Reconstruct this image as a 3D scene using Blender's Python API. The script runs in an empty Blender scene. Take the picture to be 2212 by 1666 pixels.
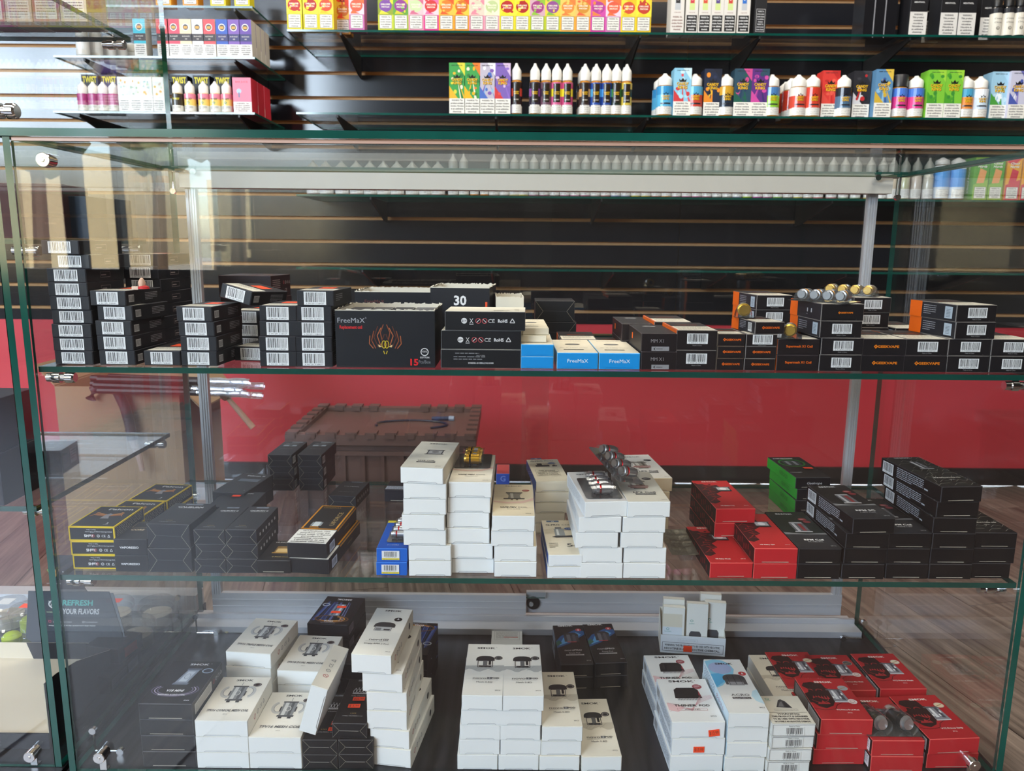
import bpy, bmesh, math, random
from mathutils import Vector, Matrix
rnd = random.Random(7)
R = math.radians
C = bpy.context.scene.collection
SC = bpy.context.scene
# ------------------------------------------------------------------ camera
F, PT, RL, CH = 1665.0, R(10.45), R(0.5), 0.85          # focal length in px, pitch, roll, eye height
FW = Vector((0, math.cos(PT), -math.sin(PT))); U0 = Vector((0, math.sin(PT), math.cos(PT))); R0 = Vector((1, 0, 0))
RT = math.cos(RL) * R0 + math.sin(RL) * U0
UP = -math.sin(RL) * R0 + math.cos(RL) * U0
cd = bpy.data.cameras.new('camera'); cam = bpy.data.objects.new('camera', cd); C.objects.link(cam)
cd.sensor_width = 36; cd.lens = F / 2212 * 36; cd.clip_start = .02; cd.clip_end = 200
cam.matrix_world = Matrix(((RT.x, UP.x, -FW.x, 0), (RT.y, UP.y, -FW.y, 0), (RT.z, UP.z, -FW.z, CH), (0, 0, 0, 1)))
cd.dof.use_dof = True; cd.dof.focus_distance = 1.05; cd.dof.aperture_fstop = 11
SC.camera = cam
# ------------------------------------------------------------------ world, lamps, exposure
W = bpy.data.worlds.new('sky'); SC.world = W; W.use_nodes = True
nt = W.node_tree; bg = nt.nodes['Background']
sk = nt.nodes.new('ShaderNodeTexSky'); sk.sky_type = 'NISHITA'; sk.sun_disc = False; sk.sun_elevation = R(38); sk.sun_rotation = R(60)
nt.links.new(sk.outputs[0], bg.inputs[0]); bg.inputs[1].default_value = 1.0
def area(name, loc, rot, sx, sy, power, col, portal=False):
    l = bpy.data.lights.new(name, 'AREA'); l.shape = 'RECTANGLE'; l.size = sx; l.size_y = sy; l.energy = power; l.color = col
    o = bpy.data.objects.new(name, l); o.location = loc; o.rotation_euler = rot; C.objects.link(o)
    if portal: l.cycles.is_portal = True
    return o
sl = bpy.data.lights.new('sun', 'SUN'); sl.energy = 22; sl.angle = R(.6); sl.color = (1, .95, .86)
so = bpy.data.objects.new('sun', sl); so.rotation_euler = (R(-48), 0, R(-22)); C.objects.link(so)
area('window_daylight', (-4.4, -3.62, 2.47), (R(90), 0, 0), 4.8, 1.4, 440, (.76, .87, 1.0))
for i, (x, y) in enumerate(((-1.6, .3), (1.0, .3), (-1.6, -1.8), (1.2, -1.8), (0.0, 2.1))):
    area('ceiling_lamp_light', (x, y, 3.34), (0, 0, 0), 1.1, .5, 38 if y < 2 else 42, (1.0, .92, .80))
SC.view_settings.view_transform = 'Standard'; SC.view_settings.look = 'None'; SC.view_settings.gamma = 1
SC.view_settings.use_curve_mapping = False; SC.view_settings.exposure = 0.3
SC.cycles.transparent_max_bounces = 36; SC.cycles.max_bounces = 7; SC.cycles.glossy_bounces = 4
SC.cycles.caustics_reflective = False; SC.cycles.caustics_refractive = False

# ------------------------------------------------------------------ layout helpers: a sight line met with a real plane
def ray(px, py):
    return FW + RT * ((px - 1106) / F) + UP * ((833 - py) / F)
def atZ(px, py, z):
    r = ray(px, py); t = (z - CH) / r.z; return Vector((r.x * t, r.y * t, z))
def atY(px, py, y):
    r = ray(px, py); t = y / r.y; return Vector((r.x * t, y, CH + r.z * t))

# ------------------------------------------------------------------ colours and materials
def lin(c):
    if not isinstance(c, str): return c
    c = c.lstrip('#')
    if len(c) == 3: c = c[0] * 2 + c[1] * 2 + c[2] * 2
    v = [int(c[i:i + 2], 16) / 255 for i in (0, 2, 4)]
    return tuple((a / 12.92 if a <= .04045 else ((a + .055) / 1.055) ** 2.4) for a in v)
def mat(name, col=None, rough=.5, metal=0, bump=0, bscale=400, spec=.5, emit=None, estr=1, noise=0, nscale=8, trans=0, coat=0):
    m = bpy.data.materials.new(name); m.use_nodes = True; n = m.node_tree; b = n.nodes['Principled BSDF']
    b.inputs['Roughness'].default_value = rough; b.inputs['Metallic'].default_value = metal
    b.inputs['Specular IOR Level'].default_value = spec; b.inputs['Transmission Weight'].default_value = trans
    b.inputs['Coat Weight'].default_value = coat
    if col is None:
        a = n.nodes.new('ShaderNodeVertexColor'); a.layer_name = 'Col'; src = a.outputs['Color']
    else:
        g = n.nodes.new('ShaderNodeRGB'); g.outputs[0].default_value = (*lin(col), 1); src = g.outputs[0]
    if noise:
        tc = n.nodes.new('ShaderNodeTexCoord'); t = n.nodes.new('ShaderNodeTexNoise'); t.inputs['Scale'].default_value = nscale; t.inputs['Detail'].default_value = 4
        n.links.new(tc.outputs['Object'], t.inputs['Vector'])
        mp = n.nodes.new('ShaderNodeMapRange'); mp.inputs[3].default_value = 1 - noise; mp.inputs[4].default_value = 1 + noise * .6
        n.links.new(t.outputs['Fac'], mp.inputs[0])
        mx = n.nodes.new('ShaderNodeVectorMath'); mx.operation = 'SCALE'; n.links.new(src, mx.inputs[0]); n.links.new(mp.outputs[0], mx.inputs['Scale']); src = mx.outputs[0]
    n.links.new(src, b.inputs['Base Color'])
    if emit: b.inputs['Emission Color'].default_value = (*lin(emit), 1); b.inputs['Emission Strength'].default_value = estr
    if bump:
        tc = n.nodes.new('ShaderNodeTexCoord'); t = n.nodes.new('ShaderNodeTexNoise'); t.inputs['Scale'].default_value = bscale
        n.links.new(tc.outputs['Object'], t.inputs['Vector'])
        bp = n.nodes.new('ShaderNodeBump'); bp.inputs['Strength'].default_value = bump; bp.inputs['Distance'].default_value = .0005
        n.links.new(t.outputs['Fac'], bp.inputs['Height']); n.links.new(bp.outputs[0], b.inputs['Normal'])
    return m
def glassmat(name, tint, ior=1.5, rough=0.0, refl=1.0, haze=0, hazecol='#ffffff'):
    m = bpy.data.materials.new(name); m.use_nodes = True; n = m.node_tree; n.nodes.clear()
    o = n.nodes.new('ShaderNodeOutputMaterial'); t = n.nodes.new('ShaderNodeBsdfTransparent'); t.inputs[0].default_value = (*lin(tint), 1)
    g = n.nodes.new('ShaderNodeBsdfGlossy'); g.inputs['Roughness'].default_value = rough; g.inputs[0].default_value = (1, 1, 1, 1)
    f = n.nodes.new('ShaderNodeFresnel'); ge = n.nodes.new('ShaderNodeNewGeometry'); ma = n.nodes.new('ShaderNodeMath'); ma.operation = 'MULTIPLY_ADD'
    ma.inputs[1].default_value = 1 / ior - ior; ma.inputs[2].default_value = ior; n.links.new(ge.outputs['Backfacing'], ma.inputs[0]); n.links.new(ma.outputs[0], f.inputs[0])
    k = n.nodes.new('ShaderNodeMath'); k.operation = 'MULTIPLY'; k.inputs[1].default_value = refl
    mx = n.nodes.new('ShaderNodeMixShader'); n.links.new(f.outputs[0], k.inputs[0]); n.links.new(k.outputs[0], mx.inputs[0])
    n.links.new(g.outputs[0], mx.inputs[2])
    if haze:
        d = n.nodes.new('ShaderNodeBsdfDiffuse'); d.inputs[0].default_value = (*lin(hazecol), 1); m2 = n.nodes.new('ShaderNodeMixShader')
        tc = n.nodes.new('ShaderNodeTexCoord'); ns = n.nodes.new('ShaderNodeTexNoise'); ns.inputs['Scale'].default_value = 9; ns.inputs['Detail'].default_value = 6
        mr = n.nodes.new('ShaderNodeMapRange'); mr.inputs[1].default_value = .35; mr.inputs[2].default_value = .8; mr.inputs[3].default_value = haze * .5; mr.inputs[4].default_value = haze * 1.6
        n.links.new(tc.outputs['Object'], ns.inputs['Vector']); n.links.new(ns.outputs['Fac'], mr.inputs[0]); n.links.new(mr.outputs[0], m2.inputs[0])
        n.links.new(t.outputs[0], m2.inputs[1]); n.links.new(d.outputs[0], m2.inputs[2]); n.links.new(m2.outputs[0], mx.inputs[1])
    else:
        n.links.new(t.outputs[0], mx.inputs[1])
    n.links.new(mx.outputs[0], o.inputs[0]); return m
CARD = mat('printed_card', None, .46, spec=.3, bump=.05, bscale=900)
PAPER = mat('matt_paper', None, .7)
GLOSS = mat('gloss_card', None, .22)
PLAS = mat('soft_plastic', None, .35)
RAILM = mat('pale_anodised', '#cfccc4', .45, .15, noise=.03, nscale=20)
SATIN = mat('brushed_aluminium', '#cccdd2', .40, .45, noise=.06, nscale=30)
CHROME = mat('chrome', '#d8d8d8', .12, 1)
METAL = mat('coil_metal', None, .3, .9)
BLACKM = mat('black_metal', '#131316', .45)
GLASS = glassmat('clear_glass', '#fbfcfc', haze=.0008)
TOPGLASS = glassmat('top_glass', '#fbfcfc', refl=.5)
GLEDGE = mat('green_glass_edge', '#0c4a41', .12, spec=.8, noise=.5, nscale=14)
FILM = glassmat('clear_film', '#f4f4f4', ior=1.5, rough=.08, refl=1.3, haze=.02)
SMOKEF = glassmat('grey_film', '#8f9099', ior=1.5, rough=.1, refl=1.5, haze=.05)

# ------------------------------------------------------------------ mesh helpers
class MB:
    """collects coloured polygons"""
    def __init__(s): s.v = []; s.f = []; s.c = []; s.m = []
    def add(s, vs, fs, col, mi=0):
        o = len(s.v); s.v += [tuple(v) for v in vs]; col = lin(col)
        for f in fs: s.f.append(tuple(i + o for i in f)); s.c.append(col); s.m.append(mi)
        return s
    def box(s, x0, x1, y0, y1, z0, z1, col='#ffffff', faces=None, mi=0):
        vs = [(x, y, z) for z in (z0, z1) for y in (y0, y1) for x in (x0, x1)]
        q = {'down': (0, 2, 3, 1), 'top': (4, 5, 7, 6), 'front': (0, 1, 5, 4), 'back': (2, 6, 7, 3), 'left': (0, 4, 6, 2), 'right': (1, 3, 7, 5)}
        for k, f in q.items(): s.add([vs[i] for i in f], [(0, 1, 2, 3)], (faces or {}).get(k, col), mi)
        return s
    def lathe(s, prof, n=16, col='#ffffff', ctr=(0, 0, 0), axis='z', cols=None, mi=0):
        def pt(r, h, a):
            u, w = r * math.cos(a), r * math.sin(a)
            p = {'z': (u, w, h), 'y': (u, h, -w), 'x': (h, u, w)}[axis]
            return (p[0] + ctr[0], p[1] + ctr[1], p[2] + ctr[2])
        for k in range(len(prof) - 1):
            (r0, h0), (r1, h1) = prof[k], prof[k + 1]; cc = cols[k] if cols else col
            vs = [pt(r0, h0, 2 * math.pi * i / n) for i in range(n)] + [pt(r1, h1, 2 * math.pi * i / n) for i in range(n)]
            fs = [(i, (i + 1) % n, n + (i + 1) % n, n + i) for i in range(n)]
            if axis != 'z' : pass
            s.add(vs, fs, cc, mi)
        return s
    def tube(s, pts, r, col='#ffffff', n=8, mi=0):
        pts = [Vector(p) for p in pts]; rings = []
        for i, p in enumerate(pts):
            d = (pts[min(i + 1, len(pts) - 1)] - pts[max(i - 1, 0)]).normalized()
            a = d.cross(Vector((0, 0, 1)) if abs(d.z) < .9 else Vector((1, 0, 0))).normalized(); b = d.cross(a)
            rr = r[i] if isinstance(r, (list, tuple)) else r
            rings.append([p + a * rr * math.cos(2 * math.pi * k / n) + b * rr * math.sin(2 * math.pi * k / n) for k in range(n)])
        vs = [v for q in rings for v in q]; fs = []
        for i in range(len(pts) - 1):
            for k in range(n): fs.append((i * n + k, i * n + (k + 1) % n, (i + 1) * n + (k + 1) % n, (i + 1) * n + k))
        fs.append(tuple(range(n - 1, -1, -1))); fs.append(tuple((len(pts) - 1) * n + k for k in range(n)))
        return s.add(vs, fs, col, mi)
    def prism(s, poly, z0, z1, col='#ffffff', side=None, mi=0):
        n = len(poly); s.add([(x, y, z1) for x, y in poly], [tuple(range(n))], col, mi); s.add([(x, y, z0) for x, y in poly], [tuple(range(n - 1, -1, -1))], col, mi)
        for i in range(n):
            a, b = poly[i], poly[(i + 1) % n]; s.add([(*a, z0), (*b, z0), (*b, z1), (*a, z1)], [(0, 1, 2, 3)], side or col, mi)
        return s
    def mesh(s, name, mats, smooth=False):
        me = bpy.data.meshes.new(name); me.from_pydata(s.v, [], s.f)
        ca = me.color_attributes.new('Col', 'FLOAT_COLOR', 'CORNER'); buf = []
        for f, c in zip(s.f, s.c): buf += [c[0], c[1], c[2], 1.0] * len(f)
        ca.data.foreach_set('color', buf)
        for m in (mats if isinstance(mats, (list, tuple)) else [mats]): me.materials.append(m)
        me.polygons.foreach_set('material_index', s.m)
        if smooth:
            bm = bmesh.new(); bm.from_mesh(me); bmesh.ops.remove_doubles(bm, verts=bm.verts, dist=1e-5)
            bmesh.ops.recalc_face_normals(bm, faces=bm.faces)
            for f in bm.faces: f.smooth = True
            for e in bm.edges:
                if len(e.link_faces) == 2 and e.calc_face_angle() > .6: e.smooth = False
            bm.to_mesh(me); bm.free()
        me.update(); return me
def ob(name, data, parent=None, loc=(0, 0, 0), rz=0, rot=None):
    o = bpy.data.objects.new(name, data); C.objects.link(o); o.location = loc
    o.rotation_euler = rot if rot else (0, 0, rz)
    if parent: o.parent = parent
    return o
def tag(o, label, cat, group=None):
    o['label'] = label; o['category'] = cat
    if group: o['group'] = group
    return o
def struct(o): o['kind'] = 'structure'; return o
ONES = ['', 'first', 'second', 'third', 'fourth', 'fifth', 'sixth', 'seventh', 'eighth', 'ninth', 'tenth', 'eleventh', 'twelfth', 'thirteenth', 'fourteenth', 'fifteenth', 'sixteenth', 'seventeenth', 'eighteenth', 'nineteenth']
TENS = {2: ('twenty', 'twentieth'), 3: ('thirty', 'thirtieth'), 4: ('forty', 'fortieth'), 5: ('fifty', 'fiftieth')}
def nth(n):
    if n < 20: return ONES[n]
    t, u = divmod(n, 10); return TENS[t][1] if u == 0 else TENS[t][0] + '-' + ONES[u]
def level(i, n):     # i counted from the bottom
    if n == 1: return ''
    k = n - i
    return 'topmost' if k == 1 else ('bottom one' if i == 0 else nth(k) + ' from top')

# ------------------------------------------------------------------ drawing flat print (millimetres on a face)
_tc = {}
def textmesh(s, bold=False):
    if (s, bold) not in _tc:
        cu = bpy.data.curves.new('t', 'FONT'); cu.body = s; cu.size = 1; cu.resolution_u = 2 if len(s) < 20 else 1
        if bold: cu.offset = .03
        o = bpy.data.objects.new('t', cu); me = bpy.data.meshes.new_from_object(o)
        vs = [(v.co.x, v.co.y) for v in me.vertices]; fs = [tuple(p.vertices) for p in me.polygons]
        x0 = min(v[0] for v in vs); x1 = max(v[0] for v in vs)
        _tc[(s, bold)] = ([(x - x0, y) for x, y in vs], fs, x1 - x0)
        bpy.data.objects.remove(o); bpy.data.curves.remove(cu); bpy.data.meshes.remove(me)
    return _tc[(s, bold)]
class Draw:
    def __init__(s, w, h): s.w = w; s.h = h; s.p = []
    def poly(s, pts, col): s.p.append(([tuple(p) for p in pts], [tuple(range(len(pts)))], col)); return s
    def rect(s, x, y, w, h, col, sub=1):
        if sub == 1: return s.poly([(x, y), (x + w, y), (x + w, y + h), (x, y + h)], col)
        vs = []; fs = []
        for i in range(sub + 1): vs += [(x + w * i / sub, y), (x + w * i / sub, y + h)]
        for i in range(sub): fs.append((2 * i, 2 * i + 2, 2 * i + 3, 2 * i + 1))
        s.p.append((vs, fs, col)); return s
    def rects(s, L, col):
        vs = []; fs = []
        for x, y, w, h in L:
            o = len(vs); vs += [(x, y), (x + w, y), (x + w, y + h), (x, y + h)]; fs.append((o, o + 1, o + 2, o + 3))
        s.p.append((vs, fs, col)); return s
    def ell(s, cx, cy, rx, ry, col, n=20): return s.poly([(cx + rx * math.cos(2 * math.pi * i / n), cy + ry * math.sin(2 * math.pi * i / n)) for i in range(n)], col)
    def ring(s, cx, cy, rx, ry, t, col, n=24, a0=0, a1=360):
        vs = []; fs = []
        for i in range(n + 1):
            a = R(a0 + (a1 - a0) * i / n); c, q = math.cos(a), math.sin(a)
            vs += [(cx + (rx - t) * c, cy + (ry - t) * q), (cx + rx * c, cy + ry * q)]
        for i in range(n): fs.append((2 * i, 2 * i + 1, 2 * i + 3, 2 * i + 2))
        s.p.append((vs, fs, col)); return s
    def line(s, pts, t, col):
        vs = []; fs = []
        for a, b in zip(pts, pts[1:]):
            dx, dy = b[0] - a[0], b[1] - a[1]; l = math.hypot(dx, dy) or 1; nx, ny = -dy / l * t / 2, dx / l * t / 2; o = len(vs)
            vs += [(a[0] - nx, a[1] - ny), (b[0] - nx, b[1] - ny), (b[0] + nx, b[1] + ny), (a[0] + nx, a[1] + ny)]; fs.append((o, o + 1, o + 2, o + 3))
        s.p.append((vs, fs, col)); return s
    def frame(s, x, y, w, h, t, col): return s.rects([(x, y, w, t), (x, y + h - t, w, t), (x, y + t, t, h - 2 * t), (x + w - t, y + t, t, h - 2 * t)], col)
    def text(s, t, cx, cy, cap, col, tw=None, bold=False, rot=0, al='c', sh=0):
        vs, fs, L = textmesh(t, bold); k = cap / .7; kx = (tw / L) if tw else k
        out = []
        for x, y in vs:
            X = x * kx + sh * y * k; Y = (y - .35) * k; X -= (L * kx / 2 if al == 'c' else (L * kx if al == 'r' else 0))
            if rot: c, q = math.cos(R(rot)), math.sin(R(rot)); X, Y = X * c - Y * q, X * q + Y * c
            out.append((cx + X, cy + Y))
        s.p.append((out, fs, col)); return s
    def para(s, x, y, w, h, lines, col, bold=True):
        dy = h / len(lines)
        for i, l in enumerate(lines): s.text(l, x + w / 2, y + h - dy * (i + .5), dy * .56, col, tw=min(w * .96, w * (.30 + len(l) / 26)), bold=bold)
        return s
    def barcode(s, x, y, w, h, digits='6 941291 518437', bg='#e6e8ea'):
        s.rect(x, y, w, h, bg); r = random.Random(len(digits) * 3 + int(w)); L = []; q = x + w * .06
        while q < x + w * .92:
            t = r.choice((.35, .5, .9)) * w / 24; L.append((q, y + h * .2, t, h * .74)); q += t + r.choice((.4, .5, .8)) * w / 24
        s.rects(L, '#23242a'); s.text(digits, x + w / 2, y + h * .1, h * .11, '#23242a', tw=w * .8); return s
    def small(s, x, y, w, n, dy, col, seed=1):   # lines of illegibly small print
        r = random.Random(seed); L = []
        for i in range(n):
            q = x
            e = x + w * (1 if i < n - 1 else .6)
            while q < e: t = min(r.uniform(.06, .16) * w, e - q); L.append((q, y - i * dy, t, dy * .42)); q += t + w * .02
        s.rects(L, col); return s
    def ce(s, x, y, h, col, step=None, rot=0):
        step = step or h * 1.7
        for i, q in enumerate(('o', 'x', 'CE', 'R')):
            cx, cy = (x + i * step, y) if not rot else (x, y + i * step)
            if q == 'o': s.ring(cx, cy, h * .55, h * .55, h * .12, '#b04a50'); s.line([(cx - h * .35, cy - h * .35), (cx + h * .35, cy + h * .35)], h * .12, '#b04a50')
            elif q == 'x': s.ring(cx, cy, h * .5, h * .5, h * .12, col); s.text('21', cx, cy, h * .4, col, rot=rot)
            elif q == 'CE': s.text('CE', cx, cy, h * .8, col, rot=rot)
            else: s.line([(cx - h * .4, cy - h * .4), (cx + h * .4, cy - h * .4), (cx, cy + h * .45), (cx - h * .4, cy - h * .4)], h * .12, col)
        return s
    def build(s, mb, fn, base=.00012, step=.00002):
        for i, (vs, fs, col) in enumerate(s.p):
            mb.add([fn(x / 1000, y / 1000, base + i * step) for x, y in vs], fs, col)

def faces_fn(w, d, h):
    return {'front': lambda u, v, e: (-w / 2 + u, -d / 2 - e, v), 'back': lambda u, v, e: (w / 2 - u, d / 2 + e, v), 'top': lambda u, v, e: (-w / 2 + u, -d / 2 + v, h + e),
            'left': lambda u, v, e: (-w / 2 - e, d / 2 - u, v), 'right': lambda u, v, e: (w / 2 + e, -d / 2 + u, v)}
WARN = ['WARNING: This', 'product contains', 'nicotine. Nicotine', 'is an addictive', 'chemical.']
KINDS = {}
class Kind: pass
def K(key, w, d, h, body, edge=None, faces=None, art=None, flap='light', cat='carton', mat=None, labels=None, flapcol=None, price=None, name='carton'):
    """w, d, h in mm.  art / labels: {face: function(Draw)}.  labels become separate label parts."""
    k = Kind(); k.key = key; k.w, k.d, k.h = w / 1000, d / 1000, h / 1000; k.cat = cat; k.name = name; W_, D_, H_ = k.w, k.d, k.h; m = mat or CARD
    edge = edge or body; c = .0005; b = MB(); x, y, z = W_ / 2, D_ / 2, H_; fc = faces or {}
    g = lambda f: fc.get(f, body)
    # chamfered carton body: six faces and thin worn edge strips
    b.add([(-x + c, -y, c), (x - c, -y, c), (x - c, -y, z - c), (-x + c, -y, z - c)], [(0, 1, 2, 3)], g('front'))
    b.add([(x - c, y, c), (-x + c, y, c), (-x + c, y, z - c), (x - c, y, z - c)], [(0, 1, 2, 3)], g('back'))
    b.add([(-x, y - c, c), (-x, -y + c, c), (-x, -y + c, z - c), (-x, y - c, z - c)], [(0, 1, 2, 3)], g('left'))
    b.add([(x, -y + c, c), (x, y - c, c), (x, y - c, z - c), (x, -y + c, z - c)], [(0, 1, 2, 3)], g('right'))
    b.add([(-x + c, -y + c, z), (x - c, -y + c, z), (x - c, y - c, z), (-x + c, y - c, z)], [(0, 1, 2, 3)], g('top'))
    b.add([(-x + c, y - c, 0), (x - c, y - c, 0), (x - c, -y + c, 0), (-x + c, -y + c, 0)], [(0, 1, 2, 3)], g('top'))
    for zz, z2 in ((c, 0), (z - c, z)):
        for s1, s2 in ((-1, 1),):
            b.add([(-x + c, -y, zz), (x - c, -y, zz), (x - c, -y + c, z2), (-x + c, -y + c, z2)], [(0, 1, 2, 3)], edge)
            b.add([(-x + c, y, zz), (x - c, y, zz), (x - c, y - c, z2), (-x + c, y - c, z2)], [(0, 1, 2, 3)], edge)
            b.add([(-x, -y + c, zz), (-x, y - c, zz), (-x + c, y - c, z2), (-x + c, -y + c, z2)], [(0, 1, 2, 3)], edge)
            b.add([(x, -y + c, zz), (x, y - c, zz), (x - c, y - c, z2), (x - c, -y + c, z2)], [(0, 1, 2, 3)], edge)
    for sx in (-1, 1):
        for sy in (-1, 1):
            b.add([(sx * (x - c), sy * y, c), (sx * x, sy * (y - c), c), (sx * x, sy * (y - c), z - c), (sx * (x - c), sy * y, z - c)], [(0, 1, 2, 3)], edge)
            for zz, z2 in ((c, 0), (z - c, z)): b.add([(sx * (x - c), sy * y, zz), (sx * x, sy * (y - c), zz), (sx * (x - c), sy * (y - c), z2)], [(0, 1, 2)], edge)
    k.body = b.mesh(key, m)
    fn = faces_fn(W_, D_, H_); k.parts = []
    if art:
        a = MB()
        for f, dr in art.items():
            D = Draw(*((w, d) if f == 'top' else ((d, h) if f in ('left', 'right') else (w, h)))); dr(D)
            # front art sits on the tuck flap when there is one
            D.build(a, fn[f], base=.0007 if (f == 'front' and flap not in (None, 'env')) else .00012)
        k.parts.append(('printed_artwork', a.mesh(key + '_art', m)))
    for f, (nm, dr) in (labels or {}).items():
        face = f.split('#')[0]; a = MB(); D = Draw(*((w, d) if face == 'top' else ((d, h) if face in ('left', 'right') else (w, h)))); dr(D)
        D.build(a, fn[face], base=.001 if face == 'front' else .0006); k.parts.append((nm, a.mesh(key + '_' + nm, PAPER)))
    if flap in ('light', 'dark', 'slot'):
        fcx = flapcol or g('front'); a = MB(); e = .0005; t = min(.0022, H_ * .12)
        P = [(-x + .0008, z - .0008), (-x + .0008, .0006), (-x * .70, .0006), (-x * .64, t), (x * .64, t), (x * .70, .0006), (x - .0008, .0006), (x - .0008, z - .0008)]
        n = len(P)
        a.add([(u, -y - e, v) for u, v in P], [tuple(range(n))], fcx); a.add([(u, -y - .00001, v) for u, v in P], [tuple(range(n - 1, -1, -1))], fcx)
        for i in range(n):
            p, q = P[i], P[(i + 1) % n]; a.add([(p[0], -y - e, p[1]), (p[0], -y, p[1]), (q[0], -y, q[1]), (q[0], -y - e, q[1])], [(0, 1, 2, 3)], edge)
        if flap == 'dark': a.add([(-x * .64, -y - e - .0001, t), (x * .60, -y - e - .0001, t), (x * .60, -y - e - .0001, t + .0008), (-x * .64, -y - e - .0001, t + .0006)], [(0, 1, 2, 3)], '#b9b2a2')
        if flap == 'light':
            a.add([(-x * .70, -y - e - .0001, .0006), (-x * .64, -y - e - .0001, t), (-x * .64, -y - e - .0001, t + .0005), (-x * .72, -y - e - .0001, .0008)], [(0, 1, 2, 3)], '#a5a7a8')
            a.add([(-x * .64, -y - e - .0001, t), (x * .64, -y - e - .0001, t), (x * .64, -y - e - .0001, t + .0005), (-x * .64, -y - e - .0001, t + .0005)], [(0, 1, 2, 3)], '#a5a7a8')
            a.add([(x * .64, -y - e - .0001, t), (x * .70, -y - e - .0001, .0006), (x * .72, -y - e - .0001, .0008), (x * .64, -y - e - .0001, t + .0005)], [(0, 1, 2, 3)], '#a5a7a8')
        k.parts.append(('tuck_flap', a.mesh(key + '_flap', m)))
    if flap == 'env':     # folded envelope end
        D = Draw(w, h); p = min(w * .2, h * .55); col = '#9a9484'
        D.line([(0.3, h - .3), (p, h * .5), (.3, .3)], .35, col); D.line([(w - .3, h - .3), (w - p, h * .5), (w - .3, .3)], .35, col)
        D.line([(p, h * .52), (w - p, h * .5)], .3, '#5b5b60'); a = MB(); D.build(a, fn['front']); k.parts.append(('folded_end', a.mesh(key + '_fold', m)))
    KINDS[key] = k; return k
def put(key, loc, rz=0, label='', group=None, rot=None, price=None, cat=None, name=None):
    k = KINDS[key]; o = ob(name or k.name, k.body, None, loc, R(rz), rot)
    for nm, me in k.parts: ob(nm, me, o)
    if price: sticker(o, k, *price)
    return tag(o, label, cat or k.cat, group)
_st = {}
def sticker(o, k, face, x, y, w, h, txt, rot=0):
    fn = faces_fn(k.w, k.d, k.h)[face]; D = Draw(50, 50)
    c, q = math.cos(R(rot)), math.sin(R(rot)); pts = [(-w / 2, -h / 2), (w / 2, -h / 2), (w / 2, h / 2), (-w / 2, h / 2)]
    D.poly([(x + a * c - b * q, y + a * q + b * c) for a, b in pts], '#ff4a1c')
    if txt: D.text(txt, x, y, h * .5, '#5c2a1c', tw=w * .8, rot=rot)
    a = MB(); D.build(a, fn, base=.0015); s = ob('price_sticker', a.mesh('price_sticker', PAPER), o); return s
CNT = {}
def stack(key, n, mode, xl, xr, yy, z, desc, grp, rz=0, offs=None, price=None, topkey=None, Y=None, jit=.6, skip=0):
    """n alike cartons on the surface z.  mode b/t/k: the sighted edge is the bottom front, top front or top back one."""
    k = KINDS[key]; xm = (xl + xr) / 2; H = n * (k.h + .0002)
    if mode == 'b': p = atZ(xm, yy, z); yc = p.y + k.d / 2
    elif mode == 't': p = atZ(xm, yy, z + H); yc = p.y + k.d / 2
    elif mode == 'k': p = atZ(xm, yy, z + H); yc = p.y - k.d / 2
    elif mode == 'y': p = atY(xm, yy, Y); yc = Y + k.d / 2
    x = p.x
    for i in range(n):
        dx, dy, dr = (offs[i] if offs else (rnd.uniform(-jit, jit), rnd.uniform(0, jit * 2), rnd.uniform(-.5, .5) * jit))
        kk = topkey if (topkey and i == n - 1) else key; lv = level(i, n)
        lab = desc.replace('{}', lv) if '{}' in desc else (desc + (', ' + lv if lv else ''))
        lab = lab.replace(' ,', ',').replace('  ', ' ').strip(' ,')
        put(kk, (x + dx / 1000, yc + dy / 1000, z + .0003 + i * (k.h + .0002)), rz + dr, lab, grp, price=(price or {}).get(i))
    return x, yc, z + .0003 + n * (k.h + .0002)

# ================================================================== ROOM
FLOORM = mat('wood_floor', '#5a4a44', .38, noise=.35, nscale=3)
def plankmat():
    m = bpy.data.materials.new('wood_plank'); m.use_nodes = True; n = m.node_tree; b = n.nodes['Principled BSDF']; b.inputs['Roughness'].default_value = .36
    tc = n.nodes.new('ShaderNodeTexCoord'); mp = n.nodes.new('ShaderNodeMapping'); mp.inputs['Scale'].default_value = (1.2, 26, 1)
    oi = n.nodes.new('ShaderNodeObjectInfo'); ns = n.nodes.new('ShaderNodeTexNoise'); ns.inputs['Scale'].default_value = 2.2; ns.inputs['Detail'].default_value = 8; ns.inputs['Roughness'].default_value = .65
    n.links.new(tc.outputs['Object'], mp.inputs[0]); ad = n.nodes.new('ShaderNodeVectorMath'); n.links.new(mp.outputs[0], ad.inputs[0]); n.links.new(oi.outputs['Location'], ad.inputs[1]); n.links.new(ad.outputs[0], ns.inputs['Vector'])
    cr = n.nodes.new('ShaderNodeValToRGB'); e = cr.color_ramp.elements; e[0].position = .3; e[0].color = (*lin('#322c29'), 1); e[1].position = .72; e[1].color = (*lin('#8f8379'), 1)
    n.links.new(ns.outputs['Fac'], cr.inputs[0])
    hs = n.nodes.new('ShaderNodeHueSaturation'); mr = n.nodes.new('ShaderNodeMapRange'); mr.inputs[3].default_value = .72; mr.inputs[4].default_value = 1.2
    n.links.new(oi.outputs['Random'], mr.inputs[0]); n.links.new(mr.outputs[0], hs.inputs['Value']); n.links.new(cr.outputs[0], hs.inputs['Color']); n.links.new(hs.outputs[0], b.inputs['Base Color'])
    bp = n.nodes.new('ShaderNodeBump'); bp.inputs['Strength'].default_value = .25; bp.inputs['Distance'].default_value = .002; n.links.new(ns.outputs['Fac'], bp.inputs['Height']); n.links.new(bp.outputs[0], b.inputs['Normal'])
    return m
PLANK = plankmat()
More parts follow.
